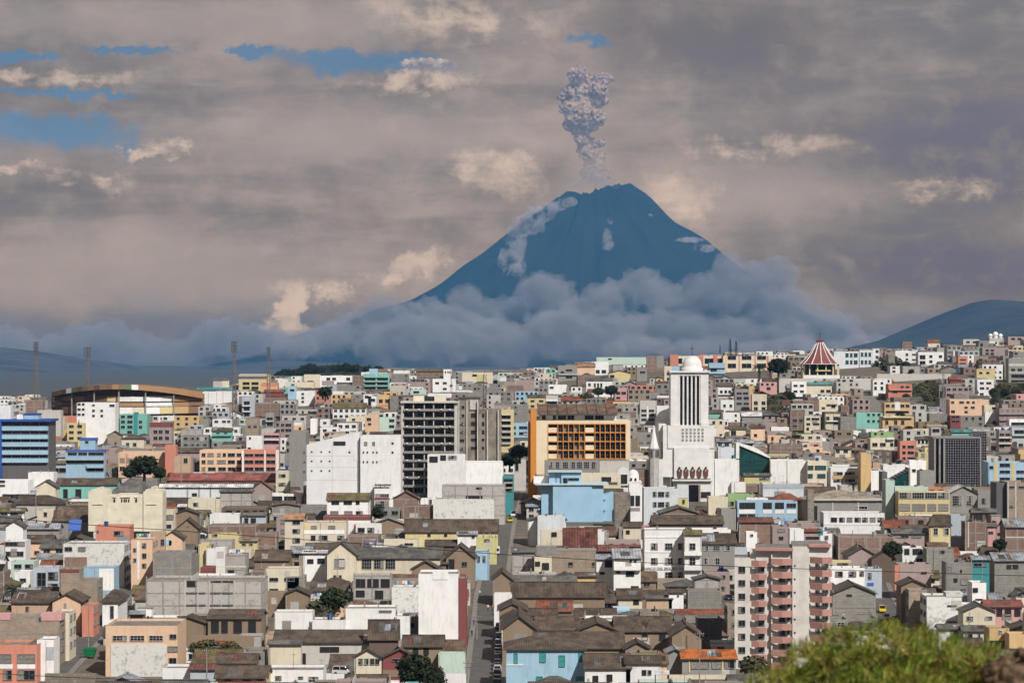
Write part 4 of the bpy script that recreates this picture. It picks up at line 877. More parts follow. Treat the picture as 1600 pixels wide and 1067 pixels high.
# ------------------------------------------------------------------ parse the list
class S: pass
def parse(txt, hill):
    out = []
    for ln in txt.strip().splitlines():
        if not ln.strip() or ln[0] == "#": continue
        a, lab = ln.split('|'); tk = a.split()
        s = S(); s.kind = tk[0]; s.x0, s.x1, s.yt, s.yv, s.H = [float(q) for q in tk[1:6]]; s.wall = tk[6]; s.roof = tk[7]; s.feat = tk[8:]
        if s.x1-s.x0 < 4 or (s.x0 > 1250 and s.yt < 525): continue
        s.label = lab.strip(); s.hill = hill; s.lm = s.label != 'x'
        # feature text may hold spaces in signs
        f2 = []; 
        for q in s.feat:
            if f2 and ':' not in q and q not in ('L',): f2[-1] += ' '+q
            else: f2.append(q)
        s.feat = f2
        u = (s.x0+s.x1)/2; s.D = solveD(u, s.yt, s.H)
        for q in s.feat:
            if q.startswith('D:'): s.D = float(q[2:])
        s.X = (u-800)/F*s.D; s.w = (s.x1-s.x0)/F*s.D; s.z = zt(s.X, s.D)
        s.H = CZ-(s.yt-HR)*s.D/F-s.z
        out.append(s)
    return out
SP = parse(BUILDINGS, 0)+parse(HILL, 1)
def overlap(a0, a1, b0, b1): return min(a1, b1)-max(a0, b0)
for s in SP:
    dp = None
    for f in s.feat:
        if f.startswith('dp:'): dp = float(f[3:])
    h = 0
    if s.roof[:2] in ('gx', 'hx', 'gy'):
        h = float(''.join(c for c in s.roof[2:] if c.isdigit() or c == '.'))
    if dp is None:
        if s.roof[0:2] in ('gx', 'hx'): dp = min(max(2*h*s.D/F/.5, 4), 16)
        else: dp = min(max(7, s.w*.8), 12)
    for o in SP:   # keep clear of what stands right behind
        if o is not s and overlap(s.X-s.w/2, s.X+s.w/2, o.X-o.w/2, o.X+o.w/2) > .8 and 0 < o.D-s.D < dp+.6:
            dp = max(2.2, o.D-s.D-.6)
    s.d = dp; s.hpx = h
    s.rise = 0
    if h:
        if s.roof[1] == 'x':
            Dr = s.D+dp/2; s.rise = CZ-(s.yt-h-HR)*Dr/F-(s.z+s.H)
        else: s.rise = h*s.D/F
        s.rise = min(max(s.rise, .5), 7)

# ------------------------------------------------------------------ unique labels
NUM = {1: 'one', 2: 'two', 3: 'three', 4: 'four', 5: 'five', 6: 'six', 7: 'seven', 8: 'eight'}
USED = set()
LMN = [  # landmarks by name and photo column/row, for saying where things stand
 ('the white church tower', 1085, 680, 950), ('the red cone church', 1280, 570, 1500), ('the stadium', 190, 615, 1500), ('the orange-framed office', 905, 690, 945),
 ('the black glass tower', 1500, 720, 1000), ('the twin grey towers', 705, 690, 930), ('the slanted white block', 550, 720, 880), ('the blue striped building', 40, 690, 1100),
 ('the pink balcony tower', 1215, 950, 560), ('the sky blue blank wall', 900, 790, 870), ('the tall white blind wall', 690, 950, 600), ('the peach corner building', 230, 1020, 540),
 ('the green glass wall', 1172, 725, 1000), ('the cream orange-pillared school', 1150, 575, 1700), ('the main street', 765, 960, 700), ('the left street', 150, 980, 650),
 ('the right street', 1385, 945, 650), ('the old stone hall', 1320, 790, 880), ('the salmon flats', 380, 720, 950), ('the cream mission front', 197, 780, 850),
 ('the teal skyline flats', 588, 595, 1600), ('the stairway street', 1325, 640, 1400), ('the yellow skyline school', 395, 595, 1600), ('the lettered white building', 1045, 870, 740),
 ('the foreground tussock', 1380, 1000, 520), ('the pale block wall', 320, 935, 640), ('the brown tile roofs', 900, 980, 600), ('the cream gabled hall', 600, 880, 720)]
def where(u, row, D, skip=0):
    c = sorted(LMN, key=lambda l: abs(l[1]-u)*.8+abs(l[2]-row)*1.6)[skip]
    dx, dy = u-c[1], row-c[2]
    if abs(dx) < 30 and dy < 0: return 'behind '+c[0]
    if abs(dx) < 30: return 'in front of '+c[0]
    far = 'well ' if abs(dx) > 110 else ''
    side = 'right of' if dx > 0 else 'left of'
    return far+side+' '+c[0]
def uniq(base, u, row, D, extra=()):
    cands = [base+', '+where(u, row, D)] + [base+', '+e for e in extra]
    cands += [base+', '+where(u, row, D)+', '+e for e in extra]+[base+', '+where(u, row, D, k) for k in (1, 2, 3)]
    cands += [base+' between '+where(u, row, D).split(' the ', 1)[-1]+' and '+where(u, row, D, 1).split(' the ', 1)[-1]]
    cands += [base+', '+where(u, row, D, k)+', '+e for k in (1, 2, 3) for e in extra]
    for c in cands:
        if c not in USED and len(c.split()) <= 16: USED.add(c); return c
    return None
EXPLICIT = [s for s in SP if s.lm]
for s in EXPLICIT: USED.add(s.label)
CN = {k: v[1] for k, v in PAL.items()}; CN.update(MNAME)
def rooftxt(r): return 'flat roof' if r == 'f' or not r else ROOFC[r[-1]][1]+(' hip' if r[0] == 'h' else ' gable' if r[1] == 'y' else '')+' roof'
def storeys(H): 
    n = max(1, int(round(H/2.9))); return NUM.get(n, 'tall')+'-storey'
KIND = {'h': ('house', 'house'), 'a': ('apartment_building', 'apartment building'), 'o': ('office_building', 'office building'), 's': ('shed', 'shed'), 'w': ('boundary_wall', 'wall'), 'c': ('church_annex', 'church')}
ROOFTOPS = []     # flat roofs that can carry tanks and washing: (x, y, z, w, d, label)
def kindname(wall, roof):
    if wall in ('GB', 'WG', 'WB'): return 'block_house'
    if wall in ('BR', 'TB'): return 'brick_house'
    if wall == 'n': return 'adobe_house'
    if roof and roof[0] != 'f': return 'tiled_house' if roof[-1] in 'tTrvNRO' else 'metal_roofed_house'
    return 'house'
def make_building(s):
    nm, cat = KIND[s.kind]
    if nm == 'house': nm = kindname(s.wall, s.roof); cat = nm.replace('_', ' ')
    wm = wallmat(s.wall); far = s.D > 1000 or s.hill
    fr = (2 if random.random() < .35 and s.D < 1300 and s.kind == 'h' else 1) if s.wall in ('GB', 'BR', 'TB', 'WG') and s.H > 4 else None
    flat = s.roof == 'f'; ty = s.roof[:2]
    side = 1 if s.X < 0 else -1
    bm = body_mesh(s.w, s.d, s.H, wm, flat, -4, fr, gy=s.rise if ty == 'gy' else 0, gside=s.rise if ty == 'gx' else 0, par=.5 if s.H > 4 else .25)
    root = bm.build(nm, None, (s.X, s.D, s.z))
    lab = s.label
    if not s.lm:
        lab = uniq('%s %s %s with %s' % (CN[s.wall], storeys(s.H), cat, rooftxt(s.roof)), (s.x0+s.x1)/2, s.yt, s.D, ('beside '+e.label.split(' with ')[0].split(' and ')[0] for e in SP if e.lm and abs(e.x0-s.x1) < 12 and abs(e.yt-s.yt) < 30))
    tag(root, lab, cat)
    s.root = root
    if ty in ('gx', 'hx', 'gy'):
        rc = s.roof[-1]
        if ty == 'gx': r = roof_x(s.w, s.d, s.H, s.rise, roofmat(rc, 'X'))
        elif ty == 'gy': r = roof_y(s.w, s.d, s.H, s.rise, roofmat(rc, 'Y'))
        else: r = roof_hip(s.w, s.d, s.H, s.rise, roofmat(rc, 'X'))
        r.build('roof', root)
    k = s.D/F
    fx = lambda p: (p-(s.x0+s.x1)/2)*k
    fz = lambda p: CZ-(p-HR)*k-s.z
    wb = MB()
    def win(x0, y0, x1, y1, st):
        if x0 < s.x0-1 or x1 > s.x1+1: return
        top = s.yt-(s.hpx if ty == 'gy' else 0)
        if y0 < top-.5: return
        cx, z, w, h = fx((x0+x1)/2), fz(y1), (x1-x0)*k, (y1-y0)*k
        if z < -1: return
        if far: flatwin(wb, cx, z, w, h, st=st)
        else: add_window(root, cx, z, w, h, st)
    for f in s.feat:
        if f.startswith('W:'):
            a = f[2:].split(','); st = a[4] if len(a) > 4 else 'n'
            win(*[float(q) for q in a[:4]], st)
        elif f.startswith('P:') or f.startswith('B:'):
            a = f[2:].split(','); x0, y0, x1, y1 = [float(q) for q in a[:4]]
            b = MB(); pm = wallmat(a[4]); th = .12 if f[0] == 'P' else 1.1
            xa, xb, za, zb = fx(x0), fx(x1), fz(y1), fz(y0)
            if f[0] == 'P':
                b.box(xa, xb, -th, .0 if zb <= s.H else min(4, s.d), max(za, s.H+.01) if za > s.H-.5 and zb > s.H+.3 else za, zb, pm); b.build('wall_panel', root)
            else:
                b.box(xa, xb, -th, 0, za, za+.18, M_CONC); b.box(xa, xb, -th, -th+.12, za+.18, zb, pm); b.box(xa, xa+.12, -th+.12, 0, za+.18, zb, pm); b.box(xb-.12, xb, -th+.12, 0, za+.18, zb, pm)
                b.build('balcony', root)
        elif f.startswith('w:'):
            a = f[2:].split(','); nx, ny = int(a[0]), int(a[1]); fh = min(s.H/ny, 3.0)
            for i in range(nx):
                for j in range(ny):
                    w = s.w/nx*.55; cx = -s.w/2+s.w*(i+.5)/nx; z = s.H-fh*(j+1)+.8
                    if far: flatwin(wb, cx, z, w, 1.2)
                    else: add_window(root, cx, z, w, 1.2, 'n')
        elif f.startswith('s:'):
            a = f[2:].split(','); n, m = int(a[0]), int(a[1]); fh = 2.9
            for i in range(n):
                for j in range(m):
                    z = s.H-fh*(j+1)+.9
                    if z > .3: add_window(root, side*s.w/2, z, s.d/n*.5, 1.3, 'n', R(90)*side, s.d*(i+.5)/n)
        elif f.startswith('T:') or f.startswith('X:'):
            a = f[2:].split(','); tx, tyy, tt = float(a[0]), float(a[1]), a[2].strip()
            cu = bpy.data.curves.new('lettering', 'FONT'); cu.body = tt; cu.size = (1.0 if f[0] == 'T' else 1.3); cu.align_x = 'CENTER'; cu.extrude = .03
            cu.materials.append(M_FD if f[0] == 'T' else paint('g'))
            if s.label.startswith('white and orange'): cu.size = 1.6
            tmp = bpy.data.objects.new('lettering', cu); COL.objects.link(tmp); bpy.context.view_layer.update()
            me = bpy.data.meshes.new_from_object(tmp.evaluated_get(bpy.context.evaluated_depsgraph_get())); bpy.data.objects.remove(tmp)
            o = link('lettering', me, root); o.location = (fx(tx), -.2, fz(tyy)-.3); o.rotation_euler = (R(90), 0, 0)
    if wb.f:
        o = wb.build('window', root); o['kind'] = 'stuff'
    if s.kind in 'hs' and s.D < 1300: clutter(root, s.w, s.d, s.H, flat, ty, s.rise, wm, False)
    if flat and s.w > 5 and s.d > 5 and s.kind != 'w': ROOFTOPS.append((s.X, s.D, s.z+s.H-.5, s.w, s.d, s))
    return root
# ------------------------------------------------------------------ streets
STREETS = [  # centre line (X, Y) and half width
 ('main_street', [(-5.6, 300), (-5.6, 520), (-5.8, 700), (-3.2, 860), (-.4, 980), (1.5, 1080)], 4.4),
 ('left_street', [(-88, 380), (-94, 525), (-98.5, 612), (-104, 680), (-105.5, 733), (-110.5, 800)], 3.9),
 ('right_street', [(82, 380), (90, 600), (97, 693), (102, 746), (108, 800), (114, 880)], 4.2),
 ('stairway_street', [(190, 1360), (196, 1420), (201, 1500), (203, 1580), (205, 1640)], 5.0),
 ('cross_street', [(-70, 745), (-8, 748)], 3.2), ('yard_lane', [(42, 694), (80, 697)], 5.5)]
def seg_dist(px_, py_, pts):
    best = 1e9
    for (x0, y0), (x1, y1) in zip(pts, pts[1:]):
        dx, dy = x1-x0, y1-y0; t = max(0, min(1, ((px_-x0)*dx+(py_-y0)*dy)/(dx*dx+dy*dy)))
        best = min(best, math.hypot(px_-x0-dx*t, py_-y0-dy*t))
    return best

# things with shapes of their own: footprint X, Y, half width, depth, visible rect (u0, u1, top, bottom)
CUSTOM = [('tower', 1028, 1118, 558, 800, 950, 40), ('stadium', 62, 308, 598, 650, 1500, 60), ('orange', 825, 985, 637, 742, 945, 22), ('blue', 845, 960, 737, 824, 860, 14),
 ('glass', 1458, 1543, 681, 762, 1010, 20), ('twin', 625, 783, 622, 752, 920, 16), ('slant', 477, 563, 675, 778, 905, 18), ('cone', 1250, 1322, 518, 592, 1560, 30),
 ('apt', 1128, 1300, 858, 1050, 556, 20), ('mission', 137, 255, 764, 798, 815, 14), ('bluestripe', -20, 75, 655, 724, 1060, 16), ('green', 1143, 1204, 697, 745, 1010, 12), ('blank', 1380, 1421, 737, 768, 950, 8)]
RECTS = [(s.x0, s.x1, s.yt-s.hpx, s.yv, s.D, s.d, s.X, s.w) for s in SP]
for n, u0, u1, ya, yb, D, dd in CUSTOM: RECTS.append((u0, u1, ya, yb, D, dd, ((u0+u1)/2-800)/F*D, (u1-u0)/F*D))
# green slopes and terraces left bare: u0, u1, row0, row1 (ground)
BARE = [(1225, 1268, 672, 715), (1330, 1358, 675, 705), (1545, 1605, 600, 655), (1480, 1540, 585, 600), (1330, 1480, 585, 600), (1402, 1430, 655, 690), (1290, 1400, 575, 592), (415, 470, 920, 960)]
BARE += [(1195, 1240, 610, 660), (1432, 1480, 600, 650), (1395, 1440, 596, 640)]
BARE += [(95, 168, 945, 1080), (150, 205, 925, 975), (732, 792, 880, 1080), (1372, 1418, 925, 990)]
rg = random.Random(11)
SKYL = ([0, 55, 60, 305, 330, 425, 430, 560, 575, 615, 700, 800, 870, 930, 1010, 1130, 1250, 1400, 1500, 1600], [616, 616, 640, 640, 606, 590, 587, 586, 578, 574, 579, 576, 571, 562, 558, 550, 545, 543, 536, 527])
fills = []
def try_fill(X, D, w, d, H, gap=.4):
    u = px(X, D); z = zt(X, D); u0, u1 = u-w/2/D*F, u+w/2/D*F
    if u1 < -30 or u0 > 1630: return None
    for n, pts, hw in STREETS:
        for yy in (D, D+d*.5, D+d):
            if seg_dist(X, yy, pts) < hw+w/2+.4: return None
    rowb = py(z, D)
    for b in BARE:
        if b[0] < u < b[1] and b[2] < rowb < b[3]: return None
    top_lim = -1e9
    for (a0, a1, ya, yb, Dr, dd, XX, ww) in RECTS:
        if overlap(X-w/2, X+w/2, XX-ww/2, XX+ww/2) > -gap and D < Dr+dd+gap and D+d > Dr-gap: return None   # footprints
        if Dr > D and overlap(u0, u1, a0+1, a1-1) > 0: top_lim = max(top_lim, min(yb, 1075))
    # limit the height so that nothing the photo shows is hidden
    if D > 1250: top_lim = max(top_lim, lerpt(u, *SKYL)+((X*7.3) % 5))
    Hm = CZ-(top_lim-HR)*D/F-z
    if Hm < 2.3: return None
    H = min(H, Hm)
    return u, z, H
# rows of houses, nearest first
Y = 462.0
while Y < 2150:
    step = 11.5 if Y < 980 else (13.5 if Y < 1300 else 18)
    half = Y*.205+14
    X = -half+rg.uniform(0, 8)
    while X < half:
        w = rg.uniform(6.5, 12.5) if Y < 980 else rg.uniform(6.5, 14)
        d = step*rg.uniform(.62, .86)
        n = rg.choice([1, 1, 2, 2, 2, 3]) if Y < 900 else rg.choice([2, 2, 3, 3, 4]) if Y < 1150 else rg.choice([1, 2, 2, 3, 3, 4])
        H = n*2.8+rg.uniform(.2, .9)
        for sh in (0, 1):
            ww = w if sh == 0 else w*.62
            r = try_fill(X+ww/2, Y+rg.uniform(0, 2.5), ww, d, H)
            if r:
                u, z, Hh = r; yy = Y+rg.uniform(0, 1.5)
                fills.append([X+ww/2, yy, ww, d, Hh, z, u]); w = ww; break
        X += w+rg.choice([.05, .1, .3, 1.0, 2.5])
    Y += step
print('fills', len(fills))
WCH = [('GB', 24), ('TB', 6), ('BR', 12), ('WG', 6), ('w', 12), ('W', 17), ('c', 5), ('y', 1.6), ('p', 1.6), ('k', 1), ('b', 1.2), ('a', 1), ('n', 6), ('v', 9), ('G', 9), ('N', 3), ('l', 2), ('O', .8), ('s', .7), ('t', .5), ('d', 1)]
def pick(ch):
    t = rg.uniform(0, sum(c[1] for c in ch))
    for c, w in ch:
        t -= w
        if t <= 0: return c
    return ch[0][0]
def make_fill(F_, stuff=None, ordinal=0):
    X, D, w, d, H, z, u = F_
    near = D < 980
    wc = pick(WCH)
    pitched = H < 7.5 and rg.random() < (.62 if near else .3)
    if pitched and near: wc = rg.choice(['n', 'n', 'w', 'W', 'c', 'TB', 'p', 'w'])
    ty, rise, rc = 'f', 0, ''
    if pitched:
        ty = rg.choice(['gx', 'gx', 'gx', 'gy', 'hx']); rise = min((d if ty != 'gy' else w)*.5*.42, 2.2); H = max(2.2, H-rise); rc = rg.choice('ttttttTggmvr' if near else 'tttgggmmuvr')
    wm = wallmat(wc)
    fr = (2 if rg.random() < .3 and near else 1) if wc in ('GB', 'BR', 'TB', 'WG') and H > 4 else None
    bm = body_mesh(w, d, H, wm, ty == 'f', -4, fr, gy=rise if ty == 'gy' else 0, gside=rise if ty == 'gx' else 0)
    side = 1 if X < 0 else -1
    wb = MB() if not near else None
    n = max(1, int(round(H/2.9))); fh = H/n; nx = max(1, int(w/rg.uniform(2.4, 3.6)))
    ws = rg.choice(['n', 'n', 'n', 'd', 'c', 'g']); ww = min(w/nx*.72, rg.uniform(1.0, 2.0)); wh = rg.uniform(1.0, 1.45)
    blank = wc in ('GB', 'BR', 'TB', 'WG', 'WB') and rg.random() < .35 or rg.random() < .1
    wins = []
    if not blank:
        for j in range(n):
            for i in range(nx):
                if rg.random() < .1: continue
                wins.append((-w/2+w*(i+.5)/nx, fh*j+fh*.36, ww, min(wh, fh*.5)))
    if stuff is not None:
        T = Matrix.Translation((X, D, z))
        tb = bm
        if pitched: tb2 = (roof_x if ty == 'gx' else roof_y if ty == 'gy' else roof_hip)(w, d, H, rise, roofmat(rc, 'Y' if ty == 'gy' else 'X'))
        w2 = MB()
        for q in wins: flatwin(w2, *q)
        for bb in [tb]+([tb2] if pitched else [])+[w2]:
            n0 = len(stuff.v); stuff.v += [(p[0]+X, p[1]+D, p[2]+z) for p in bb.v]; stuff.f += [tuple(n0+k for k in f) for f in bb.f]; stuff.mi += [stuff.mid(bb.ms[k]) for k in bb.mi]
        return
    kn = kindname(wc, ty+rc if ty != 'f' else 'f'); root = bm.build(kn, None, (X, D, z))
    row = py(z+H, D)
    lab = uniq('%s %s house with %s' % (CN[wc], storeys(H+rise*.5), rooftxt(ty if ty == 'f' else ty+rc)), u, row, D,
        ('beside '+e.label.split(' with ')[0].split(' and ')[0].split(' in ')[0] for e in sorted(EXPLICIT, key=lambda e: abs((e.x0+e.x1)/2-u)+2*abs(e.yt-row))[:5]))
    if lab is None:
        lab = '%s %s house with %s among its like' % (CN[wc], storeys(H+rise*.5), rooftxt(ty if ty == 'f' else ty+rc)); root['group'] = '%s houses with %s packed on the slope' % (CN[wc], rooftxt(ty if ty == 'f' else ty+rc))
    tag(root, lab, kn.replace('_', ' '))
    if pitched:
        (roof_x if ty == 'gx' else roof_y if ty == 'gy' else roof_hip)(w, d, H, rise, roofmat(rc, 'Y' if ty == 'gy' else 'X')).build('roof', root)
    elif rg.random() < .4 and w > 6 and d > 5:
        hw, hd = rg.uniform(2.2, 3.2), min(3, d-2); hx = rg.uniform(-w/2+hw/2+.4, w/2-hw/2-.4); hb = MB()
        hb.box(hx-hw/2, hx+hw/2, d-hd-.5, d-.5, H-.5, H+1.9, wm, top=M_CONC); hb.box(hx-hw/2-.2, hx+hw/2+.2, d-hd-.7, d-.3, H+1.9, H+2.05, M_CONC)
        if try_ok(u, X+hx, D, z+H+2.1, hw): hb.build('roof_room', root)
    if D < 1300: clutter(root, w, d, H, ty == 'f', ty, rise, wm, try_ok(u, X, D, z+H+2.6, w))
    if near and n > 1 and not blank and rg.random() < .35:
        for j in range(1, n):
            b = MB(); bw = w*rg.choice([.45, .9]); bx = 0 if bw > w*.6 else rg.choice([-.22, .22])*w; zb = fh*j
            b.box(bx-bw/2, bx+bw/2, -1.0, 0, zb-.08, zb+.08, M_CONC); b.box(bx-bw/2, bx+bw/2, -1.0, -.9, zb+.08, zb+.85, wm); b.box(bx-bw/2, bx-bw/2+.1, -.9, 0, zb+.08, zb+.85, wm); b.box(bx+bw/2-.1, bx+bw/2, -.9, 0, zb+.08, zb+.85, wm); b.build('balcony', root)
    if near:
        for q in wins: add_window(root, q[0], q[1], q[2], q[3], ws)
        if rg.random() < .5 and n > 1 and not blank:
            m = rg.choice([2, 3])
            for i in range(m):
                for j in range(n):
                    if rg.random() < .75: add_window(root, side*w/2, fh*j+fh*.36, d/m*.45, 1.1, ws, R(90)*side, d*(i+.5)/m)
    else:
        for q in wins: flatwin(wb, *q, st=ws)
        if rg.random() < .5:
            for j in range(n): flatwin(wb, d*.5, fh*j+fh*.36, d*.35, 1.1, side=side, X=side*w/2)
        if rg.random() < .3 and n > 1:
            for j in range(1, n): wb.box(-w/2+.2, w/2-.2, -.9, 0, fh*j-.1, fh*j+.06, M_CONC); wb.box(-w/2+.2, w/2-.2, -.9, -.8, fh*j+.06, fh*j+.85, wm)
        if wb.f:
            o = wb.build('window', root); o['kind'] = 'stuff'
    if ty == 'f' and w > 5 and d > 5: ROOFTOPS.append((X, D, z+H-.5, w, d, None))
def try_ok(u, X, D, zt_, w):
    uu = px(X, D); r = py(zt_, D)
    for (a0, a1, ya, yb, Dr, dd, XX, ww) in RECTS:
        if Dr > D and a0-3 < uu < a1+3 and r < yb-1: return False
    return True
# ------------------------------------------------------------------ ground, hills, streets
def grid_mesh(name, us, ys, zf, m, smooth=True):
    b = MB(); nu = len(us)
    for y in ys:
        for u in us: X, Z = zf(u, y); b.v.append((X, y, Z))
    for j in range(len(ys)-1):
        for i in range(nu-1):
            a = j*nu+i; b.f.append((a, a+1, a+nu+1, a+nu)); b.mi.append(b.mid(m))
    return b.build(name, smooth=smooth)
def m_ground(t, b):
    p = posv(t); n = t.noise(p, .02, 8, .62).outputs[0]; n2 = t.noise(p, .25, 7, .65).outputs[0]
    sp = t.node('ShaderNodeSeparateXYZ'); t.l.new(p, sp.inputs[0])
    c = t.mix(t.ss(n2, .35, .7), (.16, .13, .10), (.09, .08, .065))
    c = t.mix(t.m('MULTIPLY', t.ss(n, .50, .60), .25), c, (.045, .065, .025))
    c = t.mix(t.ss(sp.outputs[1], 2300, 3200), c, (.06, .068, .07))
    t.l.new(c, b.inputs['Base Color']); b.inputs['Roughness'].default_value = 1
M_GROUND = mat('dusty_ground', m_ground)
def m_hillc(base, alt, sc):
    def f(t, b):
        p = posv(t); n = t.noise(p, sc, 8, .62).outputs[0]
        t.l.new(t.mix(t.ss(n, .4, .62), base, alt), b.inputs['Base Color']); b.inputs['Roughness'].default_value = 1; b.inputs['Specular IOR Level'].default_value = .1
    return f
M_HILL = mat('wooded_hill', m_hillc((.095, .10, .115), (.05, .058, .065), .0035))  # blue cast: some of the distance haze is put into this colour
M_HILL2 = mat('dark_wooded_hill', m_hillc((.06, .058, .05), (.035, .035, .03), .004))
M_VOLC = mat('volcano_rock', m_hillc((.022, .026, .022), (.012, .016, .012), .0022))
M_GRASS = mat('slope_grass', m_hillc((.075, .115, .03), (.05, .075, .025), .25))
M_SCRUB = mat('slope_scrub', m_hillc((.085, .085, .045), (.045, .05, .03), .3))
def fr(a, b, n): return [a+(b-a)*i/n for i in range(n+1)]
us = fr(-1500, 3100, 92)
ys = [-400, -200, 0, 20, 40, 60, 90, 120, 150, 200, 260, 330, 400, 460]+fr(480, 1000, 52)[0:]+fr(1015, 2100, 70)+[2200, 2400, 2700, 3000, 3500, 4000, 4600, 5500, 7000, 10000, 15000, 25000, 45000]
def zg(u, y):
    yy = max(y, 60); spread = max(y, 60) if y > 300 else max(300*.6, yy)
    X = (u-800)/F*max(yy, 460)*(1 if y > 400 else 1.0)
    if y > 2100: X *= 1+(y-2100)/9000
    if y < 60: return X, 18-4+ (0 if y > 0 else 0)
    r = zt(X, y) if y >= 480 else lerpt(y, *ZD)*max(0, 1-(abs(X)/160)**2 if y < 480 else 1)
    # hill under the viewer lives in its own mesh; keep this sheet low there
    if y < 480: r = 0 if y > 200 else -1
    return X, r
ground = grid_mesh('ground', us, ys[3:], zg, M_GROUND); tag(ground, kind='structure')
# the knoll the photograph was taken from
def knoll():
    b = MB(); n = 48; rings = [0, 4, 8, 9.5, 11, 13, 18, 30, 60, 100, 150, 210]
    zz = [64.45, 64.3, 64.35, 64.38, 64.1, 63.5, 61.9, 57.2, 45, 30, 12, -2]
    for r, z in zip(rings, zz):
        for j in range(n):
            a = 2*math.pi*j/n; x, y = r*math.cos(a), r*math.sin(a)
            b.v.append((x, y, z+(noise.noise(Vector((x*.12, y*.12, 3)))*min(1.2, r*.02))))
    for i in range(len(rings)-1):
        for j in range(n): b.f.append((i*n+j, i*n+(j+1) % n, (i+1)*n+(j+1) % n, (i+1)*n+j)); b.mi.append(b.mid(M_SCRUB))
    return b.build('knoll', smooth=True)
tag(knoll(), kind='structure')
def m_asphalt(t, b):
    p = posv(t); n = t.noise(p, .35, 6, .6).outputs[0]; n2 = t.noise(p, 6, 4, .7).outputs[0]
    c = t.mix(t.ss(n, .35, .7), (.085, .08, .075), (.12, .112, .105)); c = t.mix(t.m('MULTIPLY', n2, .3), c, (.07, .065, .06))
    t.l.new(c, b.inputs['Base Color']); b.inputs['Roughness'].default_value = .9
M_ASPH = mat('asphalt', m_asphalt)
M_PAVE = simple('pavement_concrete', (.22, .205, .185), .9, var=.15, scale=.7)
def ribbon(name, pts, hw, dz, m, kerb=0.0, off=0.0):
    P = []
    for (x0, y0), (x1, y1) in zip(pts, pts[1:]):
        n = max(1, int(math.hypot(x1-x0, y1-y0)/6))
        for i in range(n): P.append((x0+(x1-x0)*i/n, y0+(y1-y0)*i/n))
    P.append(pts[-1]); b = MB()
    for i, (x, y) in enumerate(P):
        a = P[max(0, i-1)]; c = P[min(len(P)-1, i+1)]; dx, dy = c[0]-a[0], c[1]-a[1]; L = math.hypot(dx, dy); nx, ny = dy/L, -dx/L
        zc = zt(x, y)+dz if y > 480 else dz
        for s in (-1, 1):
            q = off+s*hw; X_, Y_ = x+nx*q, y+ny*q; z = max(zc, (zt(X_, Y_) if Y_ > 480 else 0)+dz)
            b.v.append((X_, Y_, z))
            b.v.append((X_, Y_, z-kerb-.3))
    for i in range(len(P)-1):
        k = i*4
        for f in ((k, k+2, k+6, k+4), (k+1, k, k+4, k+5), (k+2, k+3, k+7, k+6)): b.f.append(f); b.mi.append(b.mid(m))
    o = b.build(name); tag(o, kind='structure'); return o
for n, pts, hw in STREETS:
    if n == 'yard_lane': ribbon(n, pts, hw, .08, M_ASPH); continue
    if n == 'stairway_street': ribbon(n, pts, hw, .12, M_PAVE); continue
    ribbon(n, pts, hw-1.3, .10, M_ASPH)
    ribbon('pavement', pts, .65, .24, M_PAVE, .14, hw-.65); ribbon('pavement', pts, .65, .24, M_PAVE, .14, -(hw-.65))
# worn lane lines
def dashes(pts, m):
    b = MB()
    for (x0, y0), (x1, y1) in zip(pts, pts[1:]):
        L = math.hypot(x1-x0, y1-y0); n = int(L/9)
        for i in range(n):
            x, y = x0+(x1-x0)*i/n, y0+(y1-y0)*i/n; x2, y2 = x0+(x1-x0)*(i+.35)/n, y0+(y1-y0)*(i+.35)/n
            if y < 480: continue
            b.face([(x-.07, y, zt(x, y)+.13), (x+.07, y, zt(x, y)+.13), (x2+.07, y2, zt(x2, y2)+.13), (x2-.07, y2, zt(x2, y2)+.13)], M_FW)
    return b.build('lane_marking')

# bare green patches on the slope, as low mounds of grass
def patch(name, u0, u1, r0, r1, m, lift=.3):
    def inv(u, row):
        a = 500
        while a < 2300 and py(zt((u-800)/F*a, a), a) > row: a += 3
        return a
    b = MB(); N = 10
    for j in range(N+1):
        for i in range(N+1):
            u = u0+(u1-u0)*i/N; row = r1+(r0-r1)*j/N; D = inv(u, row); X = (u-800)/F*D
            e = 0 if i in (0, N) or j in (0, N) else lift+.5*noise.noise(Vector((X*.1, D*.1, 0)))
            b.v.append((X, D, zt(X, D)+e-(.3 if e == 0 else 0)))
    for j in range(N):
        for i in range(N): k = j*(N+1)+i; b.f.append((k, k+1, k+N+2, k+N+1)); b.mi.append(b.mid(m))
    o = b.build(name, smooth=True); tag(o, kind='structure')
for q in ((1222, 1270, 668, 722), (1325, 1360, 672, 712)): patch('grass_slope', *q, M_GRASS, .6)
for q in ((1545, 1608, 596, 665), (1402, 1432, 596, 700), (1195, 1240, 606, 664), (1432, 1482, 596, 650)): patch('scrub_slope', *q, M_SCRUB, .5)
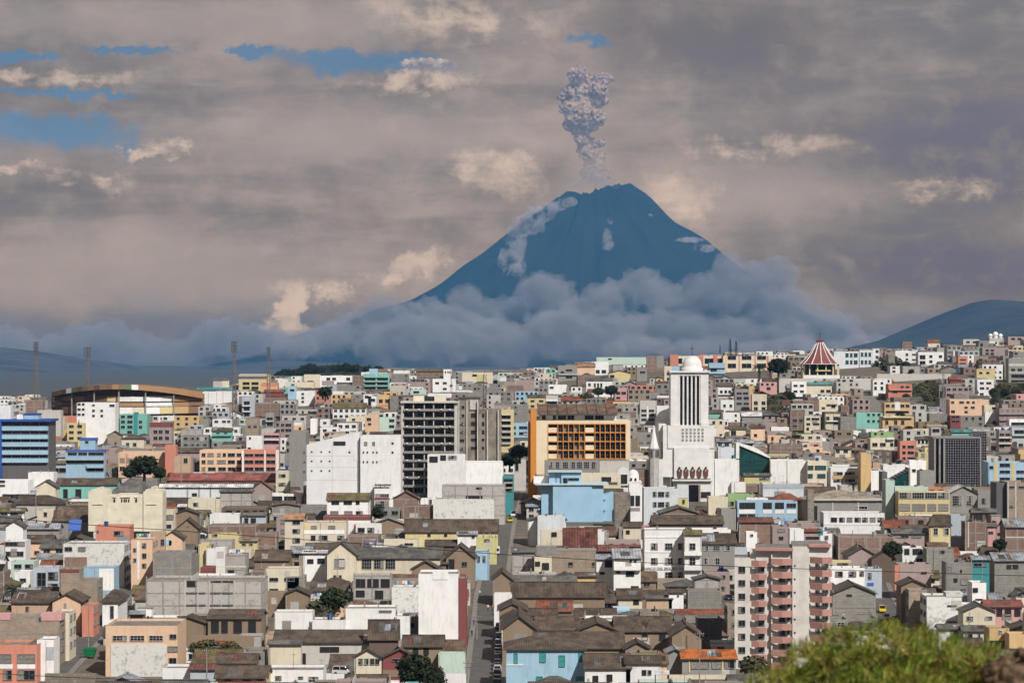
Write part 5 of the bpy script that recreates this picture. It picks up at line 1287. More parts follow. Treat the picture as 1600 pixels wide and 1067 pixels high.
# distant hills
def hill_ridge(name, D, prof, dep, m, u0, u1, rough=6, back=1.0, n=90):
    us_ = fr(u0, u1, n); rows = [-1, -.8, -.6, -.4, -.25, -.12, 0, .15, .4, 1]
    b = MB()
    for r in rows:
        for u in us_:
            Y = D+r*dep; X = (u-800)/F*D*(1+.0*r); zc = CZ-(lerpt(u, *prof)-HR)*D/F
            f = (1-abs(r))**1.15 if r < 0 else 1-r*back
            nz = noise.fractal(Vector((X*.0011*4000/D*2, Y*.0011*4000/D*2, 5)), 1, 2, 5)*rough*(1 if r != 0 else .25)*D/6000
            b.v.append((X, Y, -30+(zc+30)*f+nz*(f if r != 0 else 1)))
    k = len(us_)
    for j in range(len(rows)-1):
        for i in range(k-1): a = j*k+i; b.f.append((a, a+1, a+k+1, a+k)); b.mi.append(b.mid(m))
    return tag(b.build(name, smooth=True), kind='structure')
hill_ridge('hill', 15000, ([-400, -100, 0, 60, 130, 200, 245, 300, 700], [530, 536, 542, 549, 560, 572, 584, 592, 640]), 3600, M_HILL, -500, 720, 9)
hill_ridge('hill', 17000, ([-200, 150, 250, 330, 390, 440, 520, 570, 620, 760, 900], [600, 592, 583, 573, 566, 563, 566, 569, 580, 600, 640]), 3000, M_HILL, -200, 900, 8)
hill_ridge('hill', 15500, ([1250, 1370, 1430, 1480, 1520, 1550, 1600, 1680, 1900], [560, 533, 508, 487, 473, 468, 471, 480, 560]), 4000, M_HILL2, 1240, 1900, 14)
hill_ridge('wooded_rise', 2900, ([380, 420, 450, 490, 540, 580, 620, 680, 720], [608, 590, 578, 572, 569, 573, 582, 598, 618]), 420, mat('dark_wood_floor', m_hillc((.03, .034, .022), (.02, .024, .016), .02)), 370, 740, 3, n=50)
# the volcano
def volcano():
    D0 = 25000.0; k = D0/F
    prof = ([-900, -600, -420, -370, -330, -280, -235, -185, -135, -100, -68, -50, -20, 0, 30, 62, 85, 125, 175, 200, 240, 330, 480, 760],
            [640, 560, 516, 500, 486, 470, 445, 408, 372, 345, 318, 302, 291, 290, 289, 290, 306, 345, 376, 396, 430, 490, 560, 640])
    b = MB(); n = 160; m = 64
    rs = [i/m for i in range(m+1)]
    cx = (925-800)*k
    for i, r in enumerate(rs):
        for j in range(n):
            a = 2*math.pi*j/n; ca, sa = math.cos(a), math.sin(a)
            L = 900 if ca < 0 else 760
            off = r*L
            hl = HR-lerpt(-off*1.0, *prof); hr = HR-lerpt(off*760/760 if off < 760 else 760, *prof)
            w = .5+.5*ca
            h = hl*(1-w)+hr*w
            R_ = off*k
            rid = noise.fractal(Vector((ca*3.2, sa*3.2, r*1.2)), 1, 2, 6)
            gul = abs(noise.noise(Vector((ca*9+rid, sa*9, r*1.5))))
            z = CZ+h*k+(rid*110-gul*150)*min(1, r*7)*(1-.4*r)+25*noise.noise(Vector((ca*22, sa*22, r*20)))
            if r < .07: z -= (1-(r/.07))*160        # crater
            b.v.append((cx+R_*ca, D0+R_*sa, z))
    for i in range(m):
        for j in range(n): b.f.append((i*n+j, i*n+(j+1) % n, (i+1)*n+(j+1) % n, (i+1)*n+j)); b.mi.append(b.mid(M_VOLC))
    o = b.build('volcano', smooth=True); tag(o, kind='structure'); return o
volcano()

# ------------------------------------------------------------------ clouds and the eruption plume
def m_cloud(base, edge, scale, thr=.42):
    def f(t, b):
        p = objv(t); lw = t.node('ShaderNodeLayerWeight'); lw.inputs[0].default_value = .5
        n = t.noise(p, scale, 7, .62).outputs[0]
        fac = t.m('SUBTRACT', 1.0, lw.outputs['Facing'])
        a = t.ss(t.m('ADD', fac, t.m('MULTIPLY', t.m('SUBTRACT', n, .5), 1.1)), edge, edge+.45)
        b.inputs['Base Color'].default_value = (*base, 1); b.inputs['Roughness'].default_value = 1; b.inputs['Specular IOR Level'].default_value = 0
        b.inputs['Subsurface Weight'].default_value = 0
        t.l.new(a, b.inputs['Alpha'])
    return f
def m_vol(name, col, dens, emis=0, g=0):
    m = bpy.data.materials.new(name); m.use_nodes = True; t = NT(m.node_tree); t.n.clear(); o = t.node('ShaderNodeOutputMaterial'); v = t.node('ShaderNodeVolumePrincipled')
    v.inputs['Color'].default_value = (*col, 1); v.inputs['Density'].default_value = dens
    v.inputs['Anisotropy'].default_value = g
    if emis:
        n = t.noise(posv(t), emis, 5, .7, .6).outputs[0]; t.put(v.inputs['Density'], t.m('MULTIPLY', t.ss(n, .46, .56), dens*2.2)); m.cycles.volume_step_rate = .35
    t.l.new(v.outputs[0], o.inputs['Volume']); return m
M_CLOUD = m_vol('cloud_vapour', (.92, .86, .90), .0042)
M_CUMU = m_vol('sunlit_cloud_vapour', (.99, .97, .95), .006)
M_WISP = m_vol('thin_cloud_vapour', (.99, .88, .88), .006, .008, -.25)
def m_ash(t, b):
    p = posv(t); lw = t.node('ShaderNodeLayerWeight'); lw.inputs[0].default_value = .5; sp = t.node('ShaderNodeSeparateXYZ'); t.l.new(p, sp.inputs[0])
    n = t.noise(p, .009, 8, .65).outputs[0]; n2 = t.noise(p, .02, 6, .65).outputs[0]; hgt = t.ss(sp.outputs[2], 1750, 2350)
    a = t.ss(t.m('ADD', t.m('SUBTRACT', 1.0, lw.outputs['Facing']), t.m('MULTIPLY', t.m('SUBTRACT', n, .5), 1.3)), .12, .62)
    t.l.new(t.m('MULTIPLY', a, t.m('ADD', .22, t.m('MULTIPLY', hgt, .40))), b.inputs['Alpha'])
    t.l.new(t.mix(t.ss(n2, .42, .60), (.46, .29, .20), (.80, .58, .42)), b.inputs['Base Color']); b.inputs['Roughness'].default_value = 1; b.inputs['Specular IOR Level'].default_value = 0
M_ASH = mat('ash_smoke', m_ash)
import bmesh
ICO = {}
def ico(sub):
    if sub not in ICO:
        bm = bmesh.new(); bmesh.ops.create_icosphere(bm, subdivisions=sub, radius=1); bm.verts.ensure_lookup_table()
        ICO[sub] = ([v.co.copy() for v in bm.verts], [tuple(v.index for v in f.verts) for f in bm.faces]); bm.free()
    return ICO[sub]
def puffs(name, lst, m, sub=4, amp=.32, fq=1.6, vox=17):
    b = MB(); vs, fs = ico(sub); mid = b.mid(m); rr = random.Random(3)
    for (x, y, z, rx, ry, rz) in lst:
        o = Vector((rr.uniform(0, 50), rr.uniform(0, 50), rr.uniform(0, 50))); n0 = len(b.v)
        for v in vs:
            q = v*fq+o; dsp = 1+amp*(noise.fractal(q, .9, 2.1, 5)+.5*(1-2*abs(noise.noise(q*1.7)))-.2)
            b.v.append((x+v.x*rx*dsp, y+v.y*ry*dsp, z+v.z*rz*dsp))
        b.f += [tuple(n0+i for i in f) for f in fs]; b.mi += [mid]*len(fs)
    me = b.mesh(name, True); tmp = bpy.data.objects.new(name, me); COL.objects.link(tmp)
    md = tmp.modifiers.new('r', 'REMESH'); md.mode = 'VOXEL'; md.voxel_size = vox; md.use_smooth_shade = True
    bpy.context.view_layer.update(); me2 = bpy.data.meshes.new_from_object(tmp.evaluated_get(bpy.context.evaluated_depsgraph_get())); bpy.data.objects.remove(tmp)
    me2.materials.clear(); me2.materials.append(m)
    return link(name, me2)
def C(px_, py_, D, rpx, rz=None):
    k = D/F; r = rpx*k; return ((px_-800)*k, D, CZ-(py_-HR)*k, r, r, (rz if rz else rpx*.8)*k)
cr = random.Random(5)
bank = []
D = 20800
for (x, y, r) in [(725, 470, 30), (760, 492, 34), (800, 485, 30), (845, 458, 38), (870, 462, 34), (905, 490, 34), (940, 470, 34), (965, 462, 32), (1000, 445, 30), (1025, 462, 34), (1060, 478, 36), (1095, 452, 32), (1125, 460, 36), (1160, 480, 40), (690, 500, 32), (650, 520, 34)]:
    bank.append(C(x, y+cr.uniform(-3, 3), D+cr.uniform(-400, 400), r))
for i in range(56): bank.append(C(590+i*13, 525+cr.uniform(-8, 26), D-300+cr.uniform(-300, 300), 38+cr.uniform(-6, 12)))
for (x, y, r) in [(1150, 440, 46), (1190, 460, 52), (1160, 500, 50), (1230, 490, 50), (1210, 430, 34), (1270, 520, 44), (1140, 420, 26), (1135, 405, 18), (620, 500, 26), (590, 512, 28), (600, 480, 24), (640, 490, 26), (670, 478, 20), (575, 530, 34), (560, 505, 26), (545, 515, 30), (520, 528, 32), (495, 535, 30), (470, 540, 28), (600, 495, 30), (575, 488, 20), (440, 545, 28)]: bank.append(C(x, y, D+cr.uniform(-300, 300), r))
for i in range(34): bank.append(C(-160+i*21, 548+cr.uniform(-10, 10)+14*math.sin(i*.7), D+2500, 34+cr.uniform(-8, 14)))
tag(puffs('cloud_bank', bank, M_CLOUD, 4, .42, 2.0), kind='stuff')
wisps = [C(800, 395, 22600, 20, 28), C(806, 370, 22600, 16, 24), C(822, 352, 22600, 24, 16), C(845, 335, 22600, 20, 13), C(866, 325, 22600, 16, 9), C(888, 316, 22600, 15, 8), C(790, 412, 22600, 13, 20), C(835, 345, 22600, 18, 22), C(812, 415, 22400, 10, 18),
         C(948, 370, 22800, 7, 14), C(954, 345, 22900, 5, 7), C(950, 384, 22800, 10, 9), C(1016, 338, 23500, 5, 5), C(1080, 375, 23300, 22, 5), C(1100, 388, 23300, 18, 7)]
tag(puffs('cloud_wisps', wisps, M_WISP, 3, .5, 2.2), kind='stuff')
low = []
for i in range(30): low.append(C(960+i*18, 545+cr.uniform(-7, 6)-6*math.sin(i*.9), 17500+cr.uniform(-300, 300), 20+cr.uniform(-5, 6), 15))
tag(puffs('low_cloud', low, M_CLOUD, 3), kind='stuff')
ash = []
for (x, y, r) in [(930, 268, 16), (922, 255, 15), (935, 248, 14), (920, 238, 16), (932, 228, 14), (912, 222, 15), (905, 205, 17), (920, 200, 16), (895, 190, 20), (915, 180, 22), (935, 182, 16), (890, 165, 18), (908, 155, 24), (932, 158, 20), (895, 140, 18), (918, 132, 22), (940, 130, 18), (905, 122, 16), (950, 122, 10), (885, 150, 12), (940, 145, 18), (930, 262, 18), (918, 274, 14), (940, 272, 14)]:
    for q in range(2): ash.append(C(x+cr.uniform(-6, 6), y+cr.uniform(-6, 6), 25000+cr.uniform(-100, 100), r*cr.uniform(.55, .85)))
tag(puffs('ash_plume', ash, M_ASH, 5, .5, 2.6, 9), kind='stuff')
steam = [C(x, y, 24650, r) for x, y, r in ((905, 288, 13), (925, 280, 17), (945, 282, 16), (962, 287, 10), (915, 270, 12), (938, 268, 13), (886, 293, 8), (872, 298, 9))]
tag(puffs('summit_steam', steam, m_vol('steam_vapour', (.99, .80, .70), .0022, .008, -.25), 4, .4, 2.0), kind='stuff')

# ------------------------------------------------------------------ air
hb = MB(); hm = bpy.data.materials.new('haze'); hm.use_nodes = True; t = NT(hm.node_tree); t.n.clear()
o_ = t.node('ShaderNodeOutputMaterial'); v_ = t.node('ShaderNodeVolumePrincipled'); v_.inputs['Color'].default_value = (*HAZE_C, 1); v_.inputs['Density'].default_value = SIG
v_.inputs['Anisotropy'].default_value = 0.0
t.l.new(v_.outputs[0], o_.inputs['Volume'])
hb.box(*HBOX, hm)
tag(hb.build('haze'), kind='stuff')
# ------------------------------------------------------------------ landmarks built one by one
class Site:
    """one landmark: pixel columns and rows of its front plane become metres at its own distance"""
    def __init__(s, name, label, cat, u, D, foot=None):
        s.D = D; s.u = u; s.k = D/F; s.X = (u-800)*s.k; s.z = zt(s.X, D); s.foot = foot
        s.root = bpy.data.objects.new(name, None); COL.objects.link(s.root); s.root.location = (s.X, D, s.z); tag(s.root, label, cat)
    def x(s, p): return (p-s.u)*s.k
    def zz(s, p): return CZ-(p-HR)*s.k-s.z
    def box(s, b, x0, x1, yt, yb, d0, d1, m, top=None):
        b.box(s.x(x0), s.x(x1), d0, d1, s.zz(yb) if yb is not None else -4, s.zz(yt), m, top=top)
    def part(s, name, x0, x1, yt, yb, d0, d1, m, top=None, parent=None):
        b = MB(); s.box(b, x0, x1, yt, yb, d0, d1, m, top); return b.build(name, parent or s.root)
    def win(s, x0, x1, yt, yb, st='n', y=0, parent=None):
        return add_window(parent or s.root, s.x((x0+x1)/2), s.zz(yb), (x1-x0)*s.k, (yb-yt)*s.k, st, 0, y)
    def poly(s, b, pts, d0, d1, m):
        """prism from pixel outline (x, row) listed counter-clockwise as seen"""
        P = [(s.x(a), s.zz(c)) for a, c in pts]; n = len(P)
        b.face([(p[0], d0, p[1]) for p in P], m); b.face([(p[0], d1, p[1]) for p in P][::-1], m)
        for i in range(n):
            p, q = P[i], P[(i+1) % n]; b.face([(p[0], d0, p[1]), (p[0], d1, p[1]), (q[0], d1, q[1]), (q[0], d0, q[1])], m)
M_CHW = simple('church_white_render', (.70, .70, .69), .8, var=.06, scale=.3)
PW = paint('W')

# --- white church with its tall grid tower
def church():
    s = Site('church_tower', 'tall white church tower with slender vertical fins and a round dome', 'church', 1083, 950)
    b = MB(); W = M_CHW
    s.box(b, 1048, 1060, 582, 668, 0, 11, W); s.box(b, 1095, 1107, 582, 668, 0, 11, W)      # corner piers
    s.box(b, 1060, 1095, 582, 587, 0, 11, W); s.box(b, 1060, 1095, 587, 668, 9.5, 11, W)      # top beam and back wall
    s.box(b, 1043, 1116, 664, 700, -.6, 13, W); s.box(b, 1036, 1053, 664, 745, -.2, 14, W); s.box(b, 1108, 1116, 664, None, -.2, 14, W)
    s.box(b, 1053, 1108, 699, 747, -1.2, 12, W); s.box(b, 1052, 1110, 747, None, -.2, 12, W)
    b.build('tower_body', s.root)
    s.part('inner_void', 1060.2, 1094.8, 587.2, 667.8, 8.9, 9.4, M_FG)
    for i in range(6):
        c = 1061.5+i*6.5; s.part('fin', c-1.2, c+1.2, 587, 668, .2, 3.2, W)
    for i in range(22):
        r = 590+i*3.6; s.part('cross_slat', 1060, 1095, r-.35, r+.35, 3.4, 4.2, W)
    # grille of square openings under the fins
    for r in range(4):
        for c in range(6):
            x = 1065+c*6.2; y = 668.5+r*5.4; add_window(s.root, s.x(x+1.8), s.zz(y+4), 3.6*s.k, 3.6*s.k, 'x', 0, -.62, 'grille_opening')
    # cornice, drum and dome
    s.part('cornice', 1046, 1109, 579.5, 582, -.8, 11.8, W)
    b = MB(); cx, cy_ = 0, 5.5; r0 = 15.5*s.k; z0 = s.zz(579.5)
    b.lathe([(r0+.4, z0), (r0+.4, z0+1.2), (r0, z0+1.2), (r0, z0+1.8)], W, 32, cx, cy_)
    b.lathe([(r0*math.cos(a), z0+1.8+r0*1.02*math.sin(a)) for a in [i*math.pi/2/12 for i in range(13)]], W, 32, cx, cy_); b.build('dome', s.root, smooth=True)
    b = MB(); b.tube([(0, 5.5, z0+1.8+r0), (0, 5.5, z0+r0+6)], .12, M_FD); b.box(-.8, .8, 5.42, 5.58, z0+r0+4.4, z0+r0+4.6, M_FD); b.build('cross', s.root)
    # five winged figures in relief
    for i in range(5):
        c = 1061.5+i*10.2
        b = MB(); T = paint('m')
        pts = [(c-3.6, 742), (c-4, 734), (c-1.5, 732), (c-.8, 736), (c+.8, 736), (c+1.5, 732), (c+4, 734), (c+3.6, 742), (c+2.2, 746), (c, 748), (c-2.2, 746)][::-1]
        s.poly(b, pts, -1.55, -1.2, simple('relief_bronze', (.12, .05, .035), .6)); b.lathe([(0, s.zz(732)+.9), (.42, s.zz(732)+.5), (.3, s.zz(732)), (0, s.zz(732)-.1)], simple('relief_bronze', (.12, .05, .035), .6), 8, s.x(c), -1.5)
        b.build('winged_figure', s.root)
    s.part('ledge', 1050, 1112, 748.5, 751, -2.2, 0, W)
    s.part('porch', 1057, 1112, 751, None, -1.0, 0, W)
    s.part('door_pillar', 1070, 1073, 757, None, -1.6, -1.0, wallmat('ST')); s.part('door_pillar', 1091, 1094, 757, None, -1.6, -1.0, wallmat('ST'))
    s.part('great_door', 1073.5, 1091, 757, 790, -1.3, -1.02, M_GLASSK)
    s.win(1058, 1069, 768, 777, 'd', -1.0); s.win(1095, 1110, 768, 777, 'd', -1.0)
    # nave shoulder and side dome to the left
    b = MB(); s.box(b, 1030, 1048, 662, None, 3, 26, W); s.box(b, 1012, 1036, 717, None, -.5, 10, W); b.build('nave', s.root)
    for c in (1034.5, 1041): s.win(c, c+3, 691, 717, 'd', 3)
    s.win(1036, 1039, 675, 680, 'd', 3)
    b = MB(); rr = 21*s.k; z1 = s.zz(663)
    b.lathe([(rr, z1-1), (rr, z1)]+[(rr*math.cos(a), z1+rr*1.05*math.sin(a)) for a in [i*math.pi/2/12 for i in range(13)]], W, 32, s.x(1050), 24); b.build('side_dome', s.root, smooth=True)
    # stepped buttress to the right
    s.part('buttress', 1095, 1108, 660, 667, -.7, 12, W)
church()
def spire():
    s = Site('church_spire', 'small white pointed spire with a stone lantern left of the tall tower', 'spire', 1021.5, 944)
    b = MB(); b.lathe([(8*s.k, 0), (8*s.k, s.zz(702)), (9*s.k, s.zz(702)), (9*s.k, s.zz(700))], wallmat('WG'), 8); b.build('lantern', s.root)
    b = MB(); b.lathe([(8.2*s.k, s.zz(700)), (6*s.k, s.zz(692)), (0.1, s.zz(664))], M_CHW, 8); b.build('spire_roof', s.root)
    for i in range(5): s.win(1014.5+i*3.2, 1016+i*3.2, 703, 714, 'd', -8*s.k*.9)
spire()
def chapel():
    s = Site('domed_chapel', 'white chapel with a little dome and a round-topped bell gable', 'chapel', 985, 925)
    W = M_CHW; b = MB(); s.box(b, 965, 1003, 752, None, 0, 10, W); b.build('chapel_body', s.root)
    b = MB(); r = 9*s.k; z = s.zz(752); b.lathe([(r, z), (r, z+2)]+[(r*math.cos(a), z+2+r*math.sin(a)) for a in [i*math.pi/20 for i in range(11)]], W, 20, s.x(990), 4); b.build('dome', s.root, smooth=True)
    s.win(985, 988, 747, 751.5, 'd', 4-r-.1); s.win(992, 995, 747, 751.5, 'd', 4-r-.1)
    b = MB(); s.poly(b, [(965, 758), (983, 758), (983, 737), (981, 732), (974, 729), (967, 732), (965, 737)], -.8, 0, W); b.build('bell_gable', s.root)
    s.win(968, 980, 741, 755, 'd', -.8)
chapel()

# --- office framed in orange
def orange_office():
    s = Site('hotel_building', 'tall office with an orange window grid, cream surround and a ribbed brown roof', 'office building', 905, 945)
    O = simple('orange_paint', (.62, .24, .035), .7, var=.06); Cw = paint('c'); cream = simple('cream_render', (.74, .64, .46), .8, var=.05, scale=.2)
    s.part('orange_side_wall', 829, 838, 640, None, -1.0, 24, O)
    s.part('orange_side_wall', 825.5, 829, 661, None, 1.0, 24, O)
    b = MB(); s.box(b, 838, 856, 657, None, -.4, 22, cream); s.box(b, 978, 985, 657, 718, -.4, 22, cream); s.box(b, 856, 978, 657, 662, -.4, 22, cream); s.box(b, 856, 978, 662, None, .9, 22, M_FG); b.build('office_body', s.root)
    # four storeys of orange-framed bays
    rows = [(663, 675), (676.5, 689), (690.5, 702.5), (704, 716)]
    for r, (a, c) in enumerate(rows):
        for x0, x1, kind in [(856, 871, 'w')]+[(872+i*8.4, 880+i*8.4, 'g') for i in range(5)]+[(914, 929, 'w')]+[(930+i*8, 937.4+i*8, 'g') for i in range(6)]:
            if kind == 'w':
                s.part('cream_panel', x0+.5, x1-.5, a+5, c, -.1, .85, cream); s.win(x0+1, x1-1, a+1, a+4.5, 'd', .85)
            else: s.win(x0, x1, a, c, rg.choice(['c', 'n', 'k', 'n']) if x0 < 914 else rg.choice(['n', 'k', 'k']), .85)
        s.part('orange_rail', 856, 978, c, c+1.4, -.5, .85, O)
    s.part('orange_rail', 856, 978, 661.6, 663, -.5, .85, O)
    for x in [856.3]+[871.5+i*8.4 for i in range(6)]+[929.5+i*8 for i in range(7)]: s.part('orange_mullion', x-.5, x+.5, 663, 717, -.55, .8, O)
    for x0, x1 in ((978, 985),): pass
    s.part('upper_storey', 843, 964, 646, 657, 4, 18, paint('L'))
    for x0, x1 in ((847, 853), (864, 869), (872, 885), (887, 898), (914, 928), (930, 944)): s.win(x0, x1, 649, 656, 'k', 4)
    # ribbed roof made of nine tilted bays
    for i in range(8):
        b = MB(); x0 = 842+i*15.4; x1 = x0+15
        A = [(s.x(x0), 1.5, s.zz(647)), (s.x(x1), 1.5, s.zz(647)), (s.x(x1-1.5), 13, s.zz(631.5)), (s.x(x0-1.5), 13, s.zz(632.5))]
        b.face(A, roofmat('T', 'X')); b.face([(p[0], p[1], p[2]-.5) for p in A][::-1], M_FD)
        for j in range(4): p, q = A[j], A[(j+1) % 4]; b.face([(p[0], p[1], p[2]-.5), (q[0], q[1], q[2]-.5), q, p], M_FD)
        b.tube([(A[0][0], A[0][1], A[0][2]+.25), (A[3][0], A[3][1], A[3][2]+.25)], .28, roofmat('T', 'X'), 6); b.build('roof_bay', s.root)
orange_office()

# --- sky blue blank building
def blue_building():
    s = Site('blue_building', 'sky blue blank-walled building with a wide cornice and rooftop rooms', 'office building', 902, 872)
    B = simple('sky_blue_paint', (.31, .50, .66), .8, var=.06, scale=.15)
    b = MB(); s.box(b, 864, 925, 757, None, 0, 14, B, top=M_DECK); s.box(b, 846, 864, 757, None, 2.6, 14, B); s.box(b, 925, 943, 757, None, .7, 14, B); b.build('blue_wall', s.root)
    b = MB(); s.poly(b, [(943, 826), (962, 826), (962, 772), (958, 770), (943, 774)], 3.2, 12, B); b.build('blue_wing', s.root)
    s.part('cornice', 836, 951, 755.5, 757.5, -.6, 15, simple('pale_blue_trim', (.52, .62, .66), .7))
    s.part('rooftop_room', 858, 877, 739, 755.5, 3, 12, B); s.part('rooftop_room', 877.3, 908, 738, 755.5, 2, 12, B)
    s.part('roof_slab', 856, 910, 736.5, 738, 1, 13, simple('pale_blue_trim', (.52, .62, .66), .7))
    s.win(880, 887, 747, 755, 'd', 2); s.win(888, 905, 747, 751, 'd', 2)
    for y in (778, 795, 812):
        s.part('vent_hood', 943, 946.5, y, y+2.6, 1.9, 3.2, B)
        s.part('vent_hood', 841, 845, y, y+2.6, 3.5, 5, B)
    for i in range(6): s.part('ladder_rung', 868, 871, 741+i*2.3, 741.5+i*2.3, 2.8, 3, M_FG)
    s.part('white_terrace', 834, 857, 746, 757, 5, 13, PW)
blue_building()

# --- black glass tower
def glass_tower():
    s = Site('glass_tower', 'black glass curtain-wall tower with a white grid and fluted grey side', 'office building', 1502, 1000)
    b = MB(); s.box(b, 1477, 1532, 685, None, .6, 18, M_GLASSK, top=M_DECK); s.box(b, 1532, 1544, 675, None, 3, 18, M_GLASSK, top=M_DECK); b.build('tower_core', s.root)
    nx, ny = 14, 19
    for i in range(nx):
        for j in range(ny):
            x0, x1 = 1478+i*54/nx, 1478+(i+1)*54/nx; y0, y1 = 687+j*3.9, 687+(j+1)*3.9
            b = None
            o = add_window(s.root, s.x((x0+x1)/2), s.zz(y1), (x1-x0)*s.k*.97, (y1-y0)*s.k*.97, 'k', 0, .58, 'glass_panel') if False else link('glass_panel', PANEL, s.root, (s.x((x0+x1)/2), .58, s.zz(y1)), 0, ((x1-x0)*s.k*.98, 1, (y1-y0)*s.k*.98))
    fmat = simple('pale_grid', (.42, .40, .44), .5)
    for i in range(ny+1): s.part('grid_rail', 1477, 1532, 686.8+i*3.9, 687.15+i*3.9, .2, .55, fmat)
    for i in range(nx+1): x = 1478+i*54/nx; s.part('grid_mullion', x-.12, x+.12, 686, 762, .15, .5, fmat)
    for i in range(5): x = 1532.5+i*2.7; s.part('grid_mullion', x-.12, x+.12, 676, 762, 2.6, 2.95, fmat)
    for i in range(20): s.part('grid_rail', 1532.3, 1544, 677+i*4.2, 677.4+i*4.2, 2.6, 2.95, fmat)
    for x in (1475.5, 1468.5, 1461): s.part('grey_fin', x-1.4, x+1.2, 684, None, 0, 14, M_CONC)
    s.part('dark_side', 1460, 1477, 685, None, 1.2, 14, M_GLASSK); s.part('top_band', 1458, 1533, 682.5, 685, 0, 16, M_FG)
    s.part('corner_post', 1531, 1533, 684, None, -.1, .6, M_CONC)
pb = MB(); pb.box(-.5, .5, -.06, .02, 0, 1, M_GLASSK); PANEL = pb.mesh('glass_panel')
glass_tower()

# --- twin grey towers
def twin():
    s = Site('apartment_tower', 'dark ten-storey tower with open balconied floors beside a ribbed grey wing', 'apartment building', 671, 925)
    G = M_CONC; b = MB(); s.box(b, 627, 631, 628, None, 0, 16, paint('w')); s.box(b, 710, 715, 628, None, 0, 16, paint('w')); s.box(b, 631, 710, 630, None, 2.0, 16, wallmat('WG'), top=M_DECK); b.build('tower_body', s.root)
    s.part('roof_slab', 626, 716, 627, 629.5, -1, 16, paint('w')); s.part('rooftop_room', 645, 662, 619, 627, 5, 12, paint('c')); s.part('rooftop_room', 678, 696, 619, 627, 5, 12, paint('c')); s.part('dark_lift_room', 662.3, 677.7, 620, 627, 5.5, 12, M_DARK)
    for j in range(11):
        y = 642+j*13.2
        s.part('balcony_slab', 631.2, 709.8, y-3.2, y, -.8, 2.0, G)
        for x0, x1 in ((632, 645), (647, 662), (664, 676), (679, 694), (696, 708)):
            s.win(x0, x1, y-11.5, y-4.2, 'k' if (j+int(x0)) % 3 else 'n', 2.0)
        for x in (646, 663, 677.5, 695): s.part('white_pier', x-.7, x+.7, y-12, y-3.3, -.2, 1.95, paint('w'))
        if j % 2 == 0:
            for x in (636, 655, 690, 703): s.part('white_box', x-1.4, x+1.4, y-3.4, y-1.6, -1.15, -.82, PW)
twin()
def twin2():
    s = Site('apartment_tower', 'plain grey ribbed wing with small windows right of the dark balconied tower', 'apartment building', 749, 927)
    W = simple('stained_grey_render', (.30, .265, .22), .9, var=.22, scale=.25)
    b = MB(); s.box(b, 716.2, 729, 625, None, 0, 15, W, top=M_DECK); s.box(b, 729, 748, 624, None, 1, 15, W, top=M_DECK); s.box(b, 748, 783, 640, None, .4, 15, W, top=M_DECK); b.build('wing_body', s.root)
    for x in (716.8, 729.5, 746.5, 761.5, 778.5): s.part('pale_rib', x-.9, x+.9, 626 if x < 747 else 640, None, -.5, .4, paint('w'))
    for j in range(7): s.win(718, 726, 633.5+j*13, 639+j*13, 'n', 0)
    for y in (646, 659, 672): s.win(736, 743, y, y+6, 'd', 1); s.win(753, 757, y, y+6, 'd', .4)
    for y in (685, 698): s.win(736, 746, y, y+4, 'd', 1); s.win(753, 757, y, y+4, 'd', .4)
    s.part('roof_parapet', 715, 750, 621, 624, 1, 15, M_FD)
    s.part('rooftop_room', 734, 747, 625, 640, .5, .95, paint('w'))
twin2()
# --- white block with slanted roof line
def slant():
    s = Site('white_block', 'white windowless block with a slanted roof line and rows of tiny holes', 'apartment building', 520, 905)
    b = MB(); W = simple('white_render', (.72, .72, .73), .8, var=.05, scale=.2)
    s.poly(b, [(479, 800), (562, 800), (562, 675), (479, 695)], 0, 16, W); b.build('slanted_body', s.root)
    for y in (706, 720.5, 735.5):
        for x in (487, 502, 515): s.part('hole', x-1.3, x+1.3, y-1.3, y+1.3, -.06, .1, M_DARK)
    s.part('hole', 544.5, 547.5, 705, 708, -.06, .1, M_DARK); s.win(521, 540, 689.5, 695.5, 'd')
    for y in (712, 730, 750): s.part('score_line', 479, 562, y, y+.3, -.02, .05, M_FG)
    s.part('score_line', 519, 519.3, 690, 790, -.02, .05, M_FG); s.part('shaded_return', 553, 562.5, 703, 720, -.1, 0, W)
slant()
# --- small sloping glass stair building
def sloped():
    s = Site('glass_building', 'small dark blue building with a stepped sloping glass roof', 'office building', 1400, 930)
    b = MB(); s.poly(b, [(1379, 790), (1421, 790), (1421, 734), (1395, 748), (1379, 748)], 0, 9, M_GLASSG); b.build('glass_wall', s.root)
    s.part('dark_corner', 1378, 1386, 737, None, -.6, 8, paint('D')); s.part('grey_post', 1419.5, 1422, 731, None, -.5, 9, M_CONC)
    for i in range(6): s.part('sloping_louvre', 1392+i*4.6, 1397+i*4.6, 747.5-i*2.6, 748.6-i*2.6, -.7, 6, paint('D'))
sloped()
# --- green glass wall
def green_glass():
    s = Site('glass_building', 'white building with a large sloping dark green glass wall', 'office building', 1172, 985)
    b = MB(); s.poly(b, [(1155, 790), (1203, 790), (1203, 716), (1155, 696)], .4, 10, M_GLASSG); b.build('green_glass_wall', s.root)
    b = MB(); s.poly(b, [(1150, 716), (1155, 716), (1155, 692), (1150, 692)], -.3, 8, PW); s.poly(b, [(1155, 695.7), (1203, 715.7), (1203, 714), (1192, 706), (1180, 699), (1155, 692)], -.4, 8, PW); b.build('white_parapet', s.root)
    for i in range(9): x = 1156+i*5.8; s.part('mullion', x-.15, x+.15, 697+i*2.4, 745, .2, .38, M_FD)
    for j in range(4): s.part('rail', 1155, 1203, 719+j*7, 719.4+j*7, .2, .38, M_FD)
    s.part('blue_strip', 1145, 1154, 712, 720, -.2, 6, paint('T'))
green_glass()
